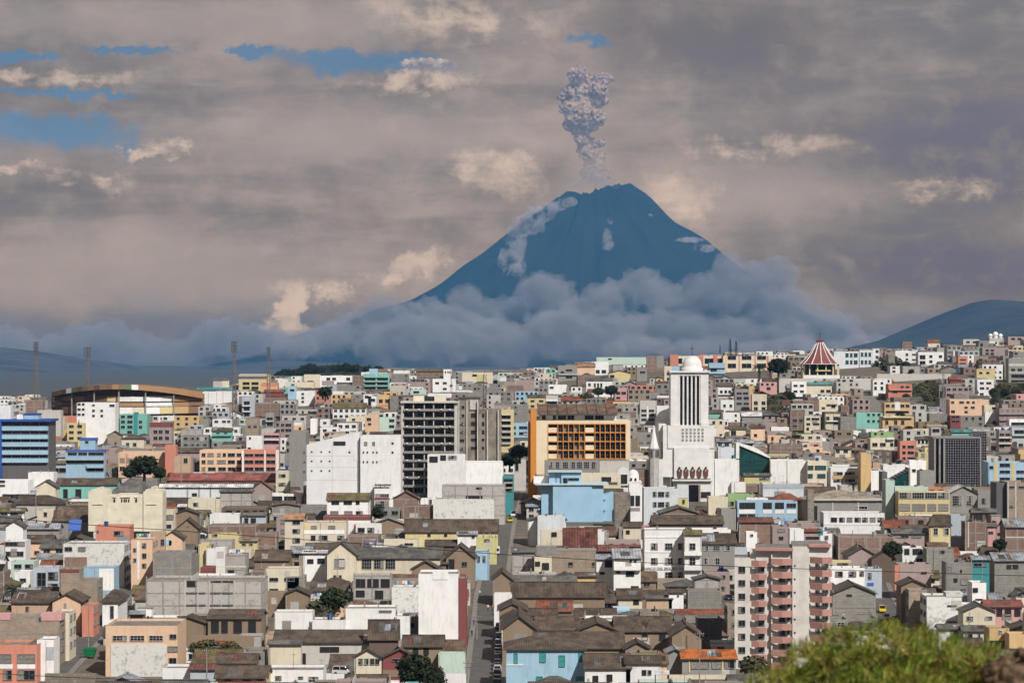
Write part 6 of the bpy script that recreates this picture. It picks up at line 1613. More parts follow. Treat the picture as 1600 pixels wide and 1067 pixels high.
# --- blue striped office
def blue_striped():
    s = Site('striped_building', 'deep blue office with pale blue horizontal bands at the left edge', 'office building', 30, 1000)
    b = MB(); s.box(b, -25, 76, 656, None, .8, 16, paint('D'), top=M_DECK); b.build('office_body', s.root)
    s.part('blue_pylon', -25, 3, 655, None, -.8, 16, simple('ultramarine_paint', (.02, .09, .36), .6)); s.part('roof_band', 3, 80, 655, 658.5, -1, 16, simple('ultramarine_paint', (.02, .09, .36), .6))
    for j, y in enumerate((666, 679, 691, 703.5, 716)): s.part('pale_band', 3.2, 75, y, y+6.5, -.4, .8, paint('b'))
    for j, y in enumerate((659.5, 673.5, 686.5, 698.5, 711)):
        for i in range(5): s.win(4+i*14.3, 17.4+i*14.3, y, y+(6 if j == 0 else 4.5), 'k', .78)
    s.part('rooftop_room', 35, 58, 647.5, 655, 3, 9, paint('b')); s.part('room_cap', 34, 59, 646, 647.5, 2.6, 9.4, simple('ultramarine_paint', (.02, .09, .36), .6)); s.part('water_room', 24, 34, 648, 655, 3, 8, PW)
    s.part('white_box', -20, 12, 634, 655, 6, 12, PW)
blue_striped()

# --- church under the red cone
def cone_church():
    s = Site('cone_church', 'church under a big dark red cone roof with white ribs and yellow posts', 'church', 1284, 1560)
    r = 31*s.k; zt_, zb = s.zz(534), s.zz(569); RR = simple('oxide_red_roof', (.20, .055, .05), .8, var=.12, scale=.3)
    n = 12; r2 = 4.5*s.k; cy_ = r*.8
    def prof(f): return r+(r2-r)*f, zb+(zt_-zb)*(f+.10*math.sin(math.pi*f)*-1)
    for i in range(n):
        b = MB(); a0, a1 = 2*math.pi*i/n, 2*math.pi*(i+1)/n
        for q in range(5):
            f0, f1 = q/5, (q+1)/5; R0, Z0 = prof(f0); R1, Z1 = prof(f1)
            b.face([(R0*math.cos(a0), cy_+R0*.8*math.sin(a0), Z0), (R0*math.cos(a1), cy_+R0*.8*math.sin(a1), Z0), (R1*math.cos(a1), cy_+R1*.8*math.sin(a1), Z1), (R1*math.cos(a0), cy_+R1*.8*math.sin(a0), Z1)], RR)
        b.build('roof_segment', s.root)
        b = MB(); pts = [(prof(q/5)[0]*math.cos(a0), cy_+prof(q/5)[0]*.8*math.sin(a0), prof(q/5)[1]+.15) for q in range(6)]; b.tube(pts, .27, PW, 5); b.build('white_rib', s.root)
    b = MB(); b.lathe([(r2, zt_), (r2*1.5, zt_+.5), (r2*.6, zt_+1.6), (.1, zt_+2.2)], simple('oxide_red_roof', (.20, .055, .05), .8), 12, 0, cy_); b.tube([(0, cy_, zt_+2), (0, cy_, zt_+6)], .14, M_FD); b.box(-.9, .9, cy_-.08, cy_+.08, zt_+4.4, zt_+4.65, M_FD); b.build('cross', s.root)
    b = MB(); b.lathe([(r*1.02, zb), (r*1.02, zb+.25), (r*.2, zb+.3)], PW, 24, 0, cy_); b.lathe([(r*.78, -3), (r*.78, zb)], M_GLASSK, 12, 0, cy_); b.build('glazed_drum', s.root)
    for a in range(8):
        w = math.pi*(1.0+a/7); x, y = r*.95*math.cos(w), cy_+r*.8*math.sin(w); b = MB(); b.box(x-.35, x+.35, y-.35, y+.35, -3, zb, paint('y')); b.build('yellow_post', s.root)
    s.part('yellow_beam', 1274, 1298, 578, 580, -1.2, -.6, paint('y')); s.part('terrace_wall', 1215, 1372, 591, None, -8, -7.2, paint('w')); s.part('white_base', 1255, 1312, 586, None, -.5, 3, PW)
    s.part('terrace_floor', 1215, 1372, 594, None, -7.2, 30, M_PAVE)
cone_church()

# --- stadium
def stadium():
    s = Site('stadium', 'stadium stand with a long curved brown roof edge and painted panels', 'stadium', 186, 1480)
    n = 28
    def top(u): f = (u-186)/122; return 600.5+13.5*f*f
    def ydep(u): return ((u-186)/122)**2*34
    cols = ['n', 'n', 'N', 'W', 'g', 'N', 'n', 'v', 'N', 'v', 'n', 'd', 'v', 'g', 'W', 'O', 'd', 'd', 'O', 'O', 'd', 'O', 'd', 'O']
    us_ = [64+i*(306-64)/24 for i in range(25)]
    dull = {'d': simple('stadium_ochre', (.40, .23, .11), .8), 'O': simple('stadium_ochre', (.40, .23, .11), .8), 'n': simple('stadium_brown', (.22, .14, .085), .8), 'N': simple('stadium_plum', (.13, .085, .085), .8), 'v': simple('stadium_dusk', (.27, .16, .11), .8), 'W': PW, 'g': simple('stadium_green', (.13, .2, .08), .8)}
    for i in range(24):
        a, c = us_[i], us_[i+1]; b = MB()
        th = 7.5+3*max(0, (a-186)/122) if a > 186 else 7.5+4*max(0, -(a-186)/122)*0
        P = [(s.x(a), ydep(a), s.zz(top(a)+th)), (s.x(c), ydep(c), s.zz(top(c)+th)), (s.x(c), ydep(c), s.zz(top(c))), (s.x(a), ydep(a), s.zz(top(a)))]
        b.face(P, dull[cols[i]]); Q = [(p[0], p[1]+14, p[2]-.6 if k < 2 else p[2]+.8) for k, p in enumerate(P)]
        b.face([P[3], P[2], Q[2], Q[3]], roofmat('g', 'X')); b.face([P[1], P[0], Q[0], Q[1]], M_FD); b.build('roof_panel', s.root)
    tone = ['v', 'N', 'n', 'N', 'v', 'd', 'y', 'c', 'W', 'c', 'W', 'd']
    # terraced outer wall in bands, with piers
    c1 = ['N', 'n', 'v', 'N', 'n', 'y', 'W', 'W', 'W', 'W', 'd', 'd']; c2 = ['n', 'N', 'n', 'v', 'N', 'v', 'd', 'd', 'W', 'W', 'd', 'v']; c3 = ['N', 'n', 'N', 'n', 'v', 'v', 'W', 'c', 'W', 'y', 'O', 'v']
    pal = lambda c: paint(c) if c in 'yWcO' else dull[c]
    for i in range(0, 24, 2):
        a, c = us_[i], us_[i+2]
        for (r0, r1, dd, cc) in ((619.5, 627.5, 4.5, c1), (629.5, 635, 3.5, c2), (636.5, 647, 2.5, c3)):
            b = MB(); m_ = pal(cc[i//2]); ra, rc = max(r0, top(a)+11), max(r0, top(c)+11)
            if r1 < ra+1 or r1 < rc+1: ra = rc = r1-2
            P = [(s.x(a), ydep(a)+dd, s.zz(r1)), (s.x(c), ydep(c)+dd, s.zz(r1)), (s.x(c), ydep(c)+dd, s.zz(rc)), (s.x(a), ydep(a)+dd, s.zz(ra))]
            b.face(P, m_); b.face([(p[0], p[1]+1.2, p[2]) for p in P][::-1], m_); b.face([P[3], P[2], (P[2][0], P[2][1]+1.2, P[2][2]), (P[3][0], P[3][1]+1.2, P[3][2])], m_); b.build('parapet_band', s.root)
        if i % 4: continue
        b = MB(); x, y = s.x(a), ydep(a); b.box(x-.35, x+.35, y+1.5, y+2.2, -6, s.zz(top(a)+8), M_CONC); b.build('pier', s.root)
    b = MB()
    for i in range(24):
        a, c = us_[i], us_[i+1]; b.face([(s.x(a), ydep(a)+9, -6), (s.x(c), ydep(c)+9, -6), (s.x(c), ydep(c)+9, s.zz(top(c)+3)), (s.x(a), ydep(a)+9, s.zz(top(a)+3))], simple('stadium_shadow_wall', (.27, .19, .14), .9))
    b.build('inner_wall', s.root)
stadium()
def floodlight(u, ytop, ybot, D, w, label):
    s = Site('floodlight_mast', label, 'floodlight mast', u, D)
    H = s.zz(ytop); hr = 18*s.k; wd = w*s.k
    b = MB()
    for sx in (-1, 1):
        for sy in (-1, 1): b.tube([(sx*1.1, sy*1.1, -3), (sx*.6, sy*.6, H-hr)], .16, M_MAST, 4)
    n = 12
    for i in range(n):
        z0, z1 = (H-hr)*i/n, (H-hr)*(i+1)/n; e0, e1 = 1.1-.5*i/n, 1.1-.5*(i+1)/n
        for sy in (-1, 1): b.tube([(-e0, sy*e0, z0), (e1, sy*e1, z1)], .08, M_MAST, 3); b.tube([(e0, sy*e0, z0), (-e1, sy*e1, z1)], .08, M_MAST, 3)
    b.build('lattice_mast', s.root)
    b = MB(); b.box(-.2, .2, -.2, .2, H-hr, H, M_STEEL); b.build('rack_post', s.root)
    lm = LAMPROW
    for j in range(8): link('lamp_row', lm, s.root, (0, -.4, H-hr+hr*(j+.4)/8), 0, (wd/3.0, 1, 1))
lb = MB(); lb.box(-1.5, 1.5, -.1, .1, 0, .15, M_STEEL)
for i in range(6): x = -1.25+i*.5; lb.box(x-.2, x+.2, -.45, -.1, -.15, .45, simple('lamp_case', (.10, .105, .115), .4))
LAMPROW = lb.mesh('lamp_row')
floodlight(56.5, 534, 617, 1440, 8, 'floodlight mast at the far left end of the stadium')
floodlight(136.5, 542, 600, 1640, 12, 'floodlight mast rising behind the stadium roof')
floodlight(366, 533, 615, 1400, 10, 'floodlight mast in front of the yellow skyline school')
floodlight(419.5, 542, 600, 1640, 7, 'floodlight mast right of the yellow skyline school')

# --- mission-style front
def mission():
    s = Site('mission_hall', 'cream mission-style hall front with stepped pinnacles and a grey hip roof', 'hall', 196, 812)
    Cm = simple('mission_cream', (.70, .655, .52), .8, var=.08, scale=.3); b = MB()
    s.poly(b, [(138, 830), (168, 830), (168, 768), (166, 768), (166, 765), (156, 765), (156, 762), (152, 762), (152, 765), (142, 765), (142, 768), (138, 768)], 0, 9, Cm)
    s.poly(b, [(224, 830), (254, 830), (254, 768), (252, 768), (252, 765), (241, 765), (241, 761), (236, 761), (236, 765), (227, 765), (227, 768), (224, 768)], 0, 9, Cm)
    s.poly(b, [(168, 830), (224, 830), (224, 774), (210, 774), (210, 772), (182, 772), (182, 774), (168, 774)], .5, 9, Cm); b.build('front_wall', s.root)
    for x0, x1 in ((177, 180), (189, 191), (193, 195), (196, 198), (200, 202), (211, 214)): s.win(x0, x1, 779.5, 784, 'd', .5)
    for x0, x1 in ((176, 181), (188, 203), (210, 215)): s.part('window_hood', x0, x1, 776, 777, .1, .5, Cm)
    for x0 in (145, 229): s.part('moulding', x0, x0+16, 787, 788, -.3, 0, Cm)
    roof_hip(13.5, 15, s.zz(774), 4.6, roofmat('g', 'X'), .3).build('roof', s.root, (s.x(197), 9.4, 0))
    b = MB(); b.box(-6.5, 6.5, 9.6, 24, -3, s.zz(774)-.1, Cm); b.build('hall_body', s.root)
mission()

# --- apartment tower with pink balconies
def balcony_tower():
    s = Site('balcony_tower', 'pale ten-storey flats with stacked salmon-pink wedge balconies', 'apartment building', 1215, 556)
    s.root.rotation_euler = (0, 0, R(-5)); Wc = simple('pale_beige_render', (.68, .655, .61), .85, var=.10, scale=.25); K = simple('salmon_balcony', (.46, .24, .20), .8, var=.08, scale=.6)
    b = MB(); s.box(b, 1148, 1172, 871, None, 0, 17, Wc, top=M_DECK); s.box(b, 1172, 1181, 866, None, .9, 17, Wc); s.box(b, 1181, 1238, 858, None, .6, 17, Wc, top=M_DECK)
    b.build('tower_body', s.root)
    b = MB(); s.box(b, 1238, 1264, 853, None, 0, 17, Wc, top=M_DECK); s.box(b, 1264, 1296, 853, None, .9, 17, Wc, top=M_DECK); b.build('tower_body', s.root)
    pitch = 20.9
    for j in range(9):
        y = 885+j*pitch
        s.win(1154, 1165, y, y+10, 'n')
        s.win(1185, 1195, y, y+9.5, 'n', .6); s.win(1217, 1227, y-7, y+3.5, 'n', .6); s.win(1230, 1236, y-9, y+1, 'n', .6)
        s.win(1274, 1281, y-10, y, 'n', .9); s.win(1284, 1292, y-12, y-2, 'n', .9)
        s.part('vent', 1240.5, 1243, y-3, y-.5, -.1, 0, M_DARK)
        s.part('reveal_post', 1205, 1207, 866+j*pitch, 866+j*pitch+20, -.2, .6, Wc) if j < 9 else None
    def wedge(xa, xm, xb, y0, y1, d, wa):
        """parapet that runs out from the wall at xa, is deepest from xm and returns at xb; open on top"""
        b = MB(); P = [(s.x(xa), 0), (s.x(xa)+.0, -d*wa), (s.x(xm), -d), (s.x(xb), -d*.75), (s.x(xb), 0)]; z0, z1 = s.zz(y1), s.zz(y0)
        for i in range(4):
            p, q = P[i], P[i+1]; b.face([(*p, z0), (*q, z0), (*q, z1), (*p, z1)], K)
            p2 = (p[0]*.97+P[2][0]*.03, p[1]*.88); q2 = (q[0]*.97+P[2][0]*.03, q[1]*.88)
            b.face([(*q2, z0), (*p2, z0), (*p2, z1), (*q2, z1)], Wc); b.face([(*p, z1), (*q, z1), (*q2, z1), (*p2, z1)], PW)
        b.face([(*p, z0) for p in P][::-1], M_CONC); b.face([(*p, z0+.15) for p in P], M_CONC); return b.build('balcony', s.root)
    for j in range(8):
        y = 875+j*pitch; wedge(1174, 1186, 1198, y, y+9.5, 1.0, .35)
    for j in range(9):
        y = 872+j*pitch*.97; wedge(1205, 1222, 1237, y, y+10, 1.25, .5)
    for j in range(8):
        y = 869+j*pitch*.97; wedge(1265, 1284, 1299, y, y+10, 1.9, .0)
    s.part('roof_band', 1180, 1239, 856, 860, -.8, 2, K); s.part('roof_band', 1263, 1298, 850, 854, -.3, 3, K)
    s.part('roof_tank_room', 1148, 1168, 861, 870, 6, 12, paint('l')); s.part('terrace_rail', 1168, 1198, 861, 862, 2, 2.2, PW)
    for y in (906, 948): s.part('side_vent', 1148, 1148.2, y, y+2, 6, 7, M_DARK)
balcony_tower()

# --- thin masts
def thin_mast(name, label, u, yt, yb, D, r, m):
    s = Site(name, label, 'mast', u, D); b = MB(); H = s.zz(yt)
    for a in (0, 2.1, 4.2): b.tube([(r*math.cos(a), r*math.sin(a), -2), (r*.5*math.cos(a), r*.5*math.sin(a), H)], .1, m, 4)
    n = max(4, int(H/3))
    for i in range(n):
        for a, c in ((0, 2.1), (2.1, 4.2), (4.2, 0)): b.tube([(r*math.cos(a), r*math.sin(a), H*i/n), (r*.8*math.cos(c), r*.8*math.sin(c), H*(i+1)/n)], .06, m, 3)
    b.build('lattice_mast', s.root)
    b = MB(); b.tube([(0, 0, H-1), (0, 0, H+3)], .06, m, 4); b.build('aerial', s.root)
thin_mast('radio_mast', 'thin red lattice mast on the ribbed grey wing', 757, 585, 645, 935, 1.1, M_RUST)
thin_mast('radio_mast', 'hair-thin aerial mast on the skyline above the dark tower', 705, 556, 585, 1700, .5, M_STEEL)
thin_mast('radio_mast', 'tall thin aerial mast on the right hillside', 1474, 580, 660, 1250, .6, M_STEEL)
def dome_church():
    s = Site('domed_church', 'little white church with three domes on the right skyline', 'church', 1557, 1990)
    b = MB(); s.box(b, 1546, 1568, 528, None, 0, 12, paint('w')); b.build('church_body', s.root)
    for u, y, r in ((1549, 524, 3.4), (1557, 521, 4.2), (1565, 524, 3.4)):
        b = MB(); z = s.zz(528); r *= s.k; h = s.zz(y)-z; b.lathe([(r*.8, z), (r*.8, z+h*.6), (r, z+h*.7)]+[(r*math.cos(a), z+h*.7+r*1.2*math.sin(a)) for a in [i*math.pi/12 for i in range(1, 7)]], PW, 14, s.x(u), 4); b.build('dome', s.root, smooth=True)
    b = MB(); b.tube([(0, 4, s.zz(518)), (0, 4, s.zz(514))], .12, M_FD, 4); b.build('cross', s.root)
dome_church()
# ------------------------------------------------------------------ trees and bushes
def m_leaf(base):
    def f(t, b):
        n = t.noise(objv(t), .9, 4, .6).outputs[0]
        t.l.new(rnd(t, .25, t.mix(t.ss(n, .35, .65), base, tuple(x*.45 for x in base))), b.inputs['Base Color']); b.inputs['Roughness'].default_value = .8; b.inputs['Specular IOR Level'].default_value = .2
    return f
M_LEAFD = mat('dark_leaves', m_leaf((.030, .042, .020))); M_LEAFG = mat('green_leaves', m_leaf((.055, .075, .028))); M_LEAFO = mat('olive_leaves', m_leaf((.085, .085, .040)))
M_BARK = simple('bark', (.10, .075, .055), .9); M_PALM = mat('palm_leaves', m_leaf((.06, .07, .035)))
TREES = {}
def tree_parts(kind, seed):
    k = (kind, seed)
    if k in TREES: return TREES[k]
    r = random.Random(seed); tb = MB(); cb = MB()
    if kind == 'broad':
        tb.tube([(0, 0, -.5), (.1, 0, 1.2), (-.05, .1, 2.6)], .35, M_BARK, 8, .22); cl = []
        for i in range(9):
            a = i*2.4+r.random(); e = r.uniform(.3, 1.1); L = r.uniform(1.4, 2.3)
            p = Vector((math.cos(a)*math.cos(e)*L, math.sin(a)*math.cos(e)*L, 2.4+math.sin(e)*L)); tb.tube([(0, .05, 2.2), tuple(Vector((0, 0, 2.4)).lerp(p, .5)+Vector((0, 0, .25))), tuple(p)], .16, M_BARK, 5, .05); cl.append((p, r.uniform(.9, 1.5)))
        for i in range(24):
            a = i*2.399; f = (i+.5)/24; rr_ = math.sqrt(1-(2*f-1)**2); cl.append((Vector((math.cos(a)*rr_*2.1*r.uniform(.7, 1.1), math.sin(a)*rr_*2.1*r.uniform(.7, 1.1), 4.1+(2*f-1)*1.75)), r.uniform(.65, 1.05)))
        m = M_LEAFD if seed % 2 else M_LEAFG
        for c, rad in cl:
            for i in range(85):
                d = Vector((r.gauss(0, 1), r.gauss(0, 1), r.gauss(0, .8))).normalized(); p = c+d*rad*(.5+.6*r.random()); s = r.uniform(.12, .26)
                a = Vector((r.gauss(0, 1), r.gauss(0, 1), r.gauss(0, 1))).normalized()*s; b_ = a.cross(d).normalized()*s*.8
                cb.face([p-a-b_, p+a-b_, p+a+b_, p-a+b_], m)
    elif kind == 'conifer':
        tb.tube([(0, 0, -.5), (0, 0, 9)], .25, M_BARK, 6, .05)
        for i in range(700):
            h = r.random()**1.2; z = 1.2+h*8.6; rad = (1-h)*1.9*r.uniform(.3, 1)+.1; a = r.uniform(0, 6.28); p = Vector((rad*math.cos(a), rad*math.sin(a), z)); s = r.uniform(.15, .4)
            o = Vector((math.cos(a), math.sin(a), -.5))*s; q = Vector((-math.sin(a), math.cos(a), 0))*s*.6
            cb.face([p-q, p+o-q*.3, p+o+q*.3, p+q], M_LEAFD)
    elif kind == 'palm':
        tb.tube([(0, 0, -.5), (.1, 0, 2), (0, 0, 4)], .38, M_BARK, 8, .3)
        for i in range(46):
            a = i*2.399; e0 = r.uniform(-.5, 1.35); L = r.uniform(2.0, 2.9); pts = []
            for j in range(7):
                f = j/6; e = e0-f*f*1.3; pts.append((math.cos(a)*L*f*math.cos(e0*.7), math.sin(a)*L*f*math.cos(e0*.7), 4.1+L*f*math.sin(e0)-1.3*f*f))
            for j in range(6):
                p, q = Vector(pts[j]), Vector(pts[j+1]); sd_ = Vector((-math.sin(a), math.cos(a), 0))
                for sgn in (-1, 1):
                    w = .42*(1-abs(j/6-.4)); cb.face([p, p.lerp(q, .5), p.lerp(q, .9)+sd_*sgn*w-Vector((0, 0, .18)), p.lerp(q, .6)+sd_*sgn*w-Vector((0, 0, .2))], M_PALM)
    else:
        m = {'bush': M_LEAFO, 'hedge': M_LEAFG}.get(kind, M_LEAFO)
        for i in range(6): a = r.uniform(0, 6.28); tb.tube([(0, 0, -.3), (math.cos(a)*.8, math.sin(a)*.8, 1.2+r.random())], .06, M_BARK, 4, .03)
        for i in range(650):
            d = Vector((r.gauss(0, 1), r.gauss(0, 1), abs(r.gauss(0, 1)))).normalized(); p = Vector((d.x*1.7, d.y*1.5, d.z*1.8))*(.5+.55*r.random()); s = r.uniform(.07, .18)
            a = Vector((r.gauss(0, 1), r.gauss(0, 1), r.gauss(0, 1))).normalized()*s; b_ = a.cross(d).normalized()*s
            cb.face([p-a-b_, p+a-b_, p+a+b_, p-a+b_], m)
    TREES[k] = (tb.mesh('trunk'), cb.mesh('crown')); return TREES[k]
TNAME = {'broad': 'broadleaf_tree', 'conifer': 'conifer_tree', 'palm': 'palm_tree', 'bush': 'bush', 'hedge': 'bush'}
THT = {'broad': 6.4, 'conifer': 9.9, 'palm': 6.5, 'bush': 1.9, 'hedge': 1.9}
def tree(kind, u, yt, yb, D, label, seed=1, wide=1.0, group=None):
    k = D/F; X = (u-800)*k; z = CZ-(yb-HR)*k; H = (yb-yt)*k; t, c = tree_parts(kind, seed); sc = H/THT[kind]
    root = bpy.data.objects.new(TNAME[kind], None); COL.objects.link(root); root.location = (X, D, z); root.scale = (sc*wide, sc*wide, sc); root.rotation_euler = (0, 0, seed*1.7+u)
    tag(root, label, 'tree' if kind in ('broad', 'conifer', 'palm') else 'bush', group)
    link('trunk' if kind != 'bush' else 'stem', t, root); link('crown' if kind not in ('bush', 'hedge') else 'foliage', c, root)
    return root
tree('broad', 225, 712, 752, 905, 'big dark round tree in front of the peach school block', 1, 1.35)
tree('broad', 204, 728, 752, 903, 'smaller dark tree at the foot of the big round one', 3, 1.3)
tree('broad', 250, 730, 753, 903, 'dark tree on the other flank of the big round one', 5, 1.1)
tree('broad', 648, 1021, 1085, 505, 'spreading dark tree at the bottom beside the main street', 1, 1.1)
tree('broad', 678, 1042, 1085, 503, 'lower limb-like tree beside the spreading dark one', 3, 1.0)
tree('broad', 522, 918, 962, 635, 'bushy green tree behind the white stepped walls', 2, 1.25)
tree('bush', 500, 935, 962, 634, 'olive shrub left of the bushy green tree', 1, 1.1)
tree('palm', 20, 903, 952, 640, 'spiky palm at the left edge among tiled roofs', 1, 1.1)
tree('bush', 325, 998, 1018, 560, 'olive shrub below the ochre retaining wall', 1, 1.5)
tree('bush', 360, 1002, 1018, 558, 'second olive shrub below the ochre retaining wall, further right', 3, 1.4)
tree('bush', 305, 1003, 1018, 559, 'small green shrub against the peach corner building', 5, 1.0)
tree('hedge', 232, 962, 978, 585, 'dark green bush behind the peach roof parapet', 7, 1.2)
tree('broad', 592, 790, 815, 855, 'dark tree between the olive-roofed and brick houses', 3, 1.2)
tree('broad', 556, 832, 852, 795, 'dark tree above the cream halls', 1, 1.2)
tree('hedge', 545, 838, 852, 796, 'green bush beside the dark tree above the cream halls', 2, 1.3)
tree('broad', 1216, 560, 592, 1500, 'dark full tree beside the red cone church', 1, 1.2)
tree('palm', 1186, 562, 592, 1490, 'shaggy palm in front of the orange-pillared school', 1, 1.2)
tree('palm', 1333, 748, 772, 900, 'palm behind the stone hall roof', 3, 1.3)
tree('broad', 1395, 846, 874, 720, 'dark green tree behind brick ruins', 3, 1.4)
tree('broad', 1562, 842, 864, 760, 'dark rounded tree in front of the brick warehouse', 1, 1.3)
tree('broad', 1450, 748, 765, 960, 'low dark tree left of the black glass tower', 5, 1.5)
tree('broad', 508, 604, 626, 1430, 'dark green tree among the left hillside flats', 1, 1.2)
tree('broad', 812, 695, 722, 980, 'grey-green tree beside the orange wall', 2, 1.5)
tree('broad', 796, 708, 735, 990, 'second grey-green tree beside the orange wall', 5, 1.3)
tree('bush', 1180, 1022, 1050, 540, 'round green shrub at the foot of the balcony tower', 2, 1.1)
tree('hedge', 1404, 960, 975, 640, 'bush by the kerb of the right street', 2, 1.2)
tree('broad', 1540, 955, 975, 655, 'thin green tree beside the peeling cream gable', 2, 1.0)
tree('broad', 935, 605, 622, 1490, 'tree left of the arched white house on the hillside', 2, 1.2)
tree('broad', 955, 602, 622, 1491, 'tree right of the arched white house on the hillside', 1, 1.2)
tree('bush', 917, 612, 622, 1489, 'shrub beside the white garden wall on the hillside', 3, 1.5)
tree('conifer', 1141, 529, 556, 1790, 'tall narrow conifer on the school skyline', 1, .9)
tree('conifer', 1150, 532, 556, 1790, 'forked conifer next to the tall narrow one', 2, 1.2)
tree('conifer', 1125, 537, 556, 1790, 'small conifer left of the tall narrow one', 3, .6)
tree('conifer', 283-160, 655, 668, 1300, 'tiny conifer below the stadium', 3, 1.2)
# bushes on the scrub slopes
rt = random.Random(21)
def slope_pt(u, row):
    a = 500
    while a < 2300 and py(zt((u-800)/F*a, a), a) > row: a += 2
    return a
def scatter(n, u0, u1, r0, r1, kinds, label, grp, hpx=(8, 16)):
    for i in range(n):
        u, row = rt.uniform(u0, u1), rt.uniform(r0, r1); D = slope_pt(u, row); k = rt.choice(kinds); h = rt.uniform(*hpx)
        
        big = 'tall ' if h > hpx[0]+.6*(hpx[1]-hpx[0]) else 'low ' if h < hpx[0]+.3*(hpx[1]-hpx[0]) else ''
        nm_ = {'broad': 'dark-crowned tree', 'bush': 'olive bush', 'hedge': 'green bush'}[k]
        lb = uniq(big+nm_, u, row, D, (label,)) or big+nm_+' '+label
        tree(k, u, row-h, row+1, D, lb, rt.choice([1, 2, 3, 5]), rt.uniform(1.0, 1.5), grp)
scatter(26, 1548, 1604, 602, 662, ['broad', 'bush'], 'below the tall grey flats', 'scrub trees on the right-hand slope')
scatter(12, 1404, 1430, 604, 695, ['bush', 'broad'], 'in the scrub gully', 'scrub trees in the gully')
scatter(10, 1198, 1238, 618, 662, ['bush', 'broad'], 'on the bare bank', 'bushes on the bare bank')
scatter(12, 1432, 1478, 605, 648, ['bush'], 'on the scrub slope', 'bushes on the scrub slope')
scatter(12, 1226, 1358, 676, 712, ['bush', 'hedge', 'broad'], 'on the grassy bank', 'bushes on the grassy bank', (5, 10))
scatter(7, 1370, 1400, 560, 590, ['broad', 'bush'], 'by the green glass flats', 'dark trees by the skyline building', (10, 18))
scatter(6, 1405, 1430, 574, 586, ['broad'], 'by the terrace wall', 'round trees by the long terrace wall', (7, 11))
scatter(26, 20, 780, 640, 700, ['broad', 'bush'], 'between hillside houses', 'trees among the left hillside houses', (6, 11))
scatter(26, 820, 1600, 610, 700, ['broad', 'bush'], 'between hillside houses', 'trees among the right hillside houses', (6, 11))
# the dark wood on the rise behind the flats: trees one can tell apart along its edge
for i in range(84):
    u = 432+(i%64)*2.7+rt.uniform(-1.5, 1.5); edge = lerpt(u, [430, 480, 540, 580, 620], [590, 576, 571, 576, 586])
    tree('conifer' if rt.random() < .55 else 'broad', u, edge-rt.uniform(-2, 9), edge+12, 2880+rt.uniform(-120, 60), 'dark tree of the wood on the rise above the left skyline flats', rt.choice([1, 3]), rt.uniform(.8, 1.4), 'trees of the dark wood on the rise')

# ------------------------------------------------------------------ vehicles
M_TYRE = simple('tyre', (.02, .02, .02), .9); M_LAMP = simple('lamp_lens', (.6, .58, .5), .2); M_TAIL = simple('tail_lens', (.35, .02, .02), .3)
CARM = {}
def car_meshes(colname, rgb, kind):
    k = (colname, kind)
    if k in CARM: return CARM[k]
    m = mat('car_'+colname, lambda t, b: (b.inputs['Base Color'].__setattr__('default_value', (*rgb, 1)), b.inputs['Roughness'].__setattr__('default_value', .25), b.inputs['Coat Weight'].__setattr__('default_value', .5)))
    # side profile of the lower body and of the cabin, extruded with tumblehome
    Lh, H1 = {'car': (2.15, .88), 'suv': (2.1, 1.0), 'van': (2.4, 1.1), 'truck': (2.5, 1.0)}[kind]
    b = MB(); w = .84
    prof = [(-Lh, .32), (-Lh, .70), (-Lh+.12, H1-.12), (-.95, H1), (1.2, H1), (Lh-.1, H1-.1), (Lh, .68), (Lh, .32)]
    if kind in ('van', 'suv'): prof = [(-Lh, .35), (-Lh, .8), (-Lh+.2, H1-.02), (-1.2, H1+.05), (Lh-.05, H1+.05), (Lh, .8), (Lh, .35)]
    n = len(prof)
    for sgn in (-1, 1):
        f = [(sgn*w, p[0], p[1]) for p in prof]; b.face(f if sgn > 0 else f[::-1], m)
    for i in range(n): p, q = prof[i], prof[(i+1) % n]; b.face([(-w, *p), (w, *p), (w, *q), (-w, *q)], m)
    body = b.mesh('body')
    c = MB(); top = {'car': 1.42, 'suv': 1.7, 'van': 2.0, 'truck': 1.75}[kind]; a0, a1, a2, a3 = {'car': (-.95, -.35, .95, 1.55), 'suv': (-1.15, -.6, 1.8, 2.0), 'van': (-1.8, -1.2, 2.25, 2.35), 'truck': (-1.6, -1.1, .1, .2)}[kind]
    base = [(-.8, a0), (.8, a0), (.8, a3), (-.8, a3)]; tp = [(-.66, a1), (.66, a1), (.66, a2), (-.66, a2)]
    for i in range(4):
        p, q, r_, s_ = base[i], base[(i+1) % 4], tp[(i+1) % 4], tp[i]; c.face([(*p, H1), (*q, H1), (*r_, top), (*s_, top)], M_GLASSK)
    cabin = c.mesh('windows')
    rb = MB(); rb.box(-.67, .67, a1-.02, a2+.02, top, top+.05, m)
    for x in (-1, 1):
        for y0, y1 in ((a0, a1), (a3, a2)): rb.tube([(x*.79, y0, H1), (x*.665, y1, top)], .05, m, 4)
        rb.tube([(x*.79, (a0+a3)/2, H1), (x*.67, (a1+a2)/2, top)], .05, m, 4)
    if kind == 'truck': rb.box(-.95, .95, .3, 2.5, .7, 2.2, simple('truck_box', (.6, .6, .58), .6))
    roof = rb.mesh('roof')
    wm = MB(); wm.lathe([(0.0, -.1), (.2, -.11), (.31, -.1), (.33, -.06), (.33, .06), (.31, .1), (.2, .11), (0.0, .1)], M_TYRE, 12); wheel = wm.mesh('wheel')
    l = MB(); l.box(-.72, -.42, -Lh-.02, -Lh+.05, .55, .7, M_LAMP); hl = l.mesh('headlight')
    tl = MB(); tl.box(-.74, -.5, Lh-.05, Lh+.02, .6, .78, M_TAIL); tlm = tl.mesh('tail_light')
    CARM[k] = (body, cabin, roof, wheel, hl, tlm, Lh); return CARM[k]
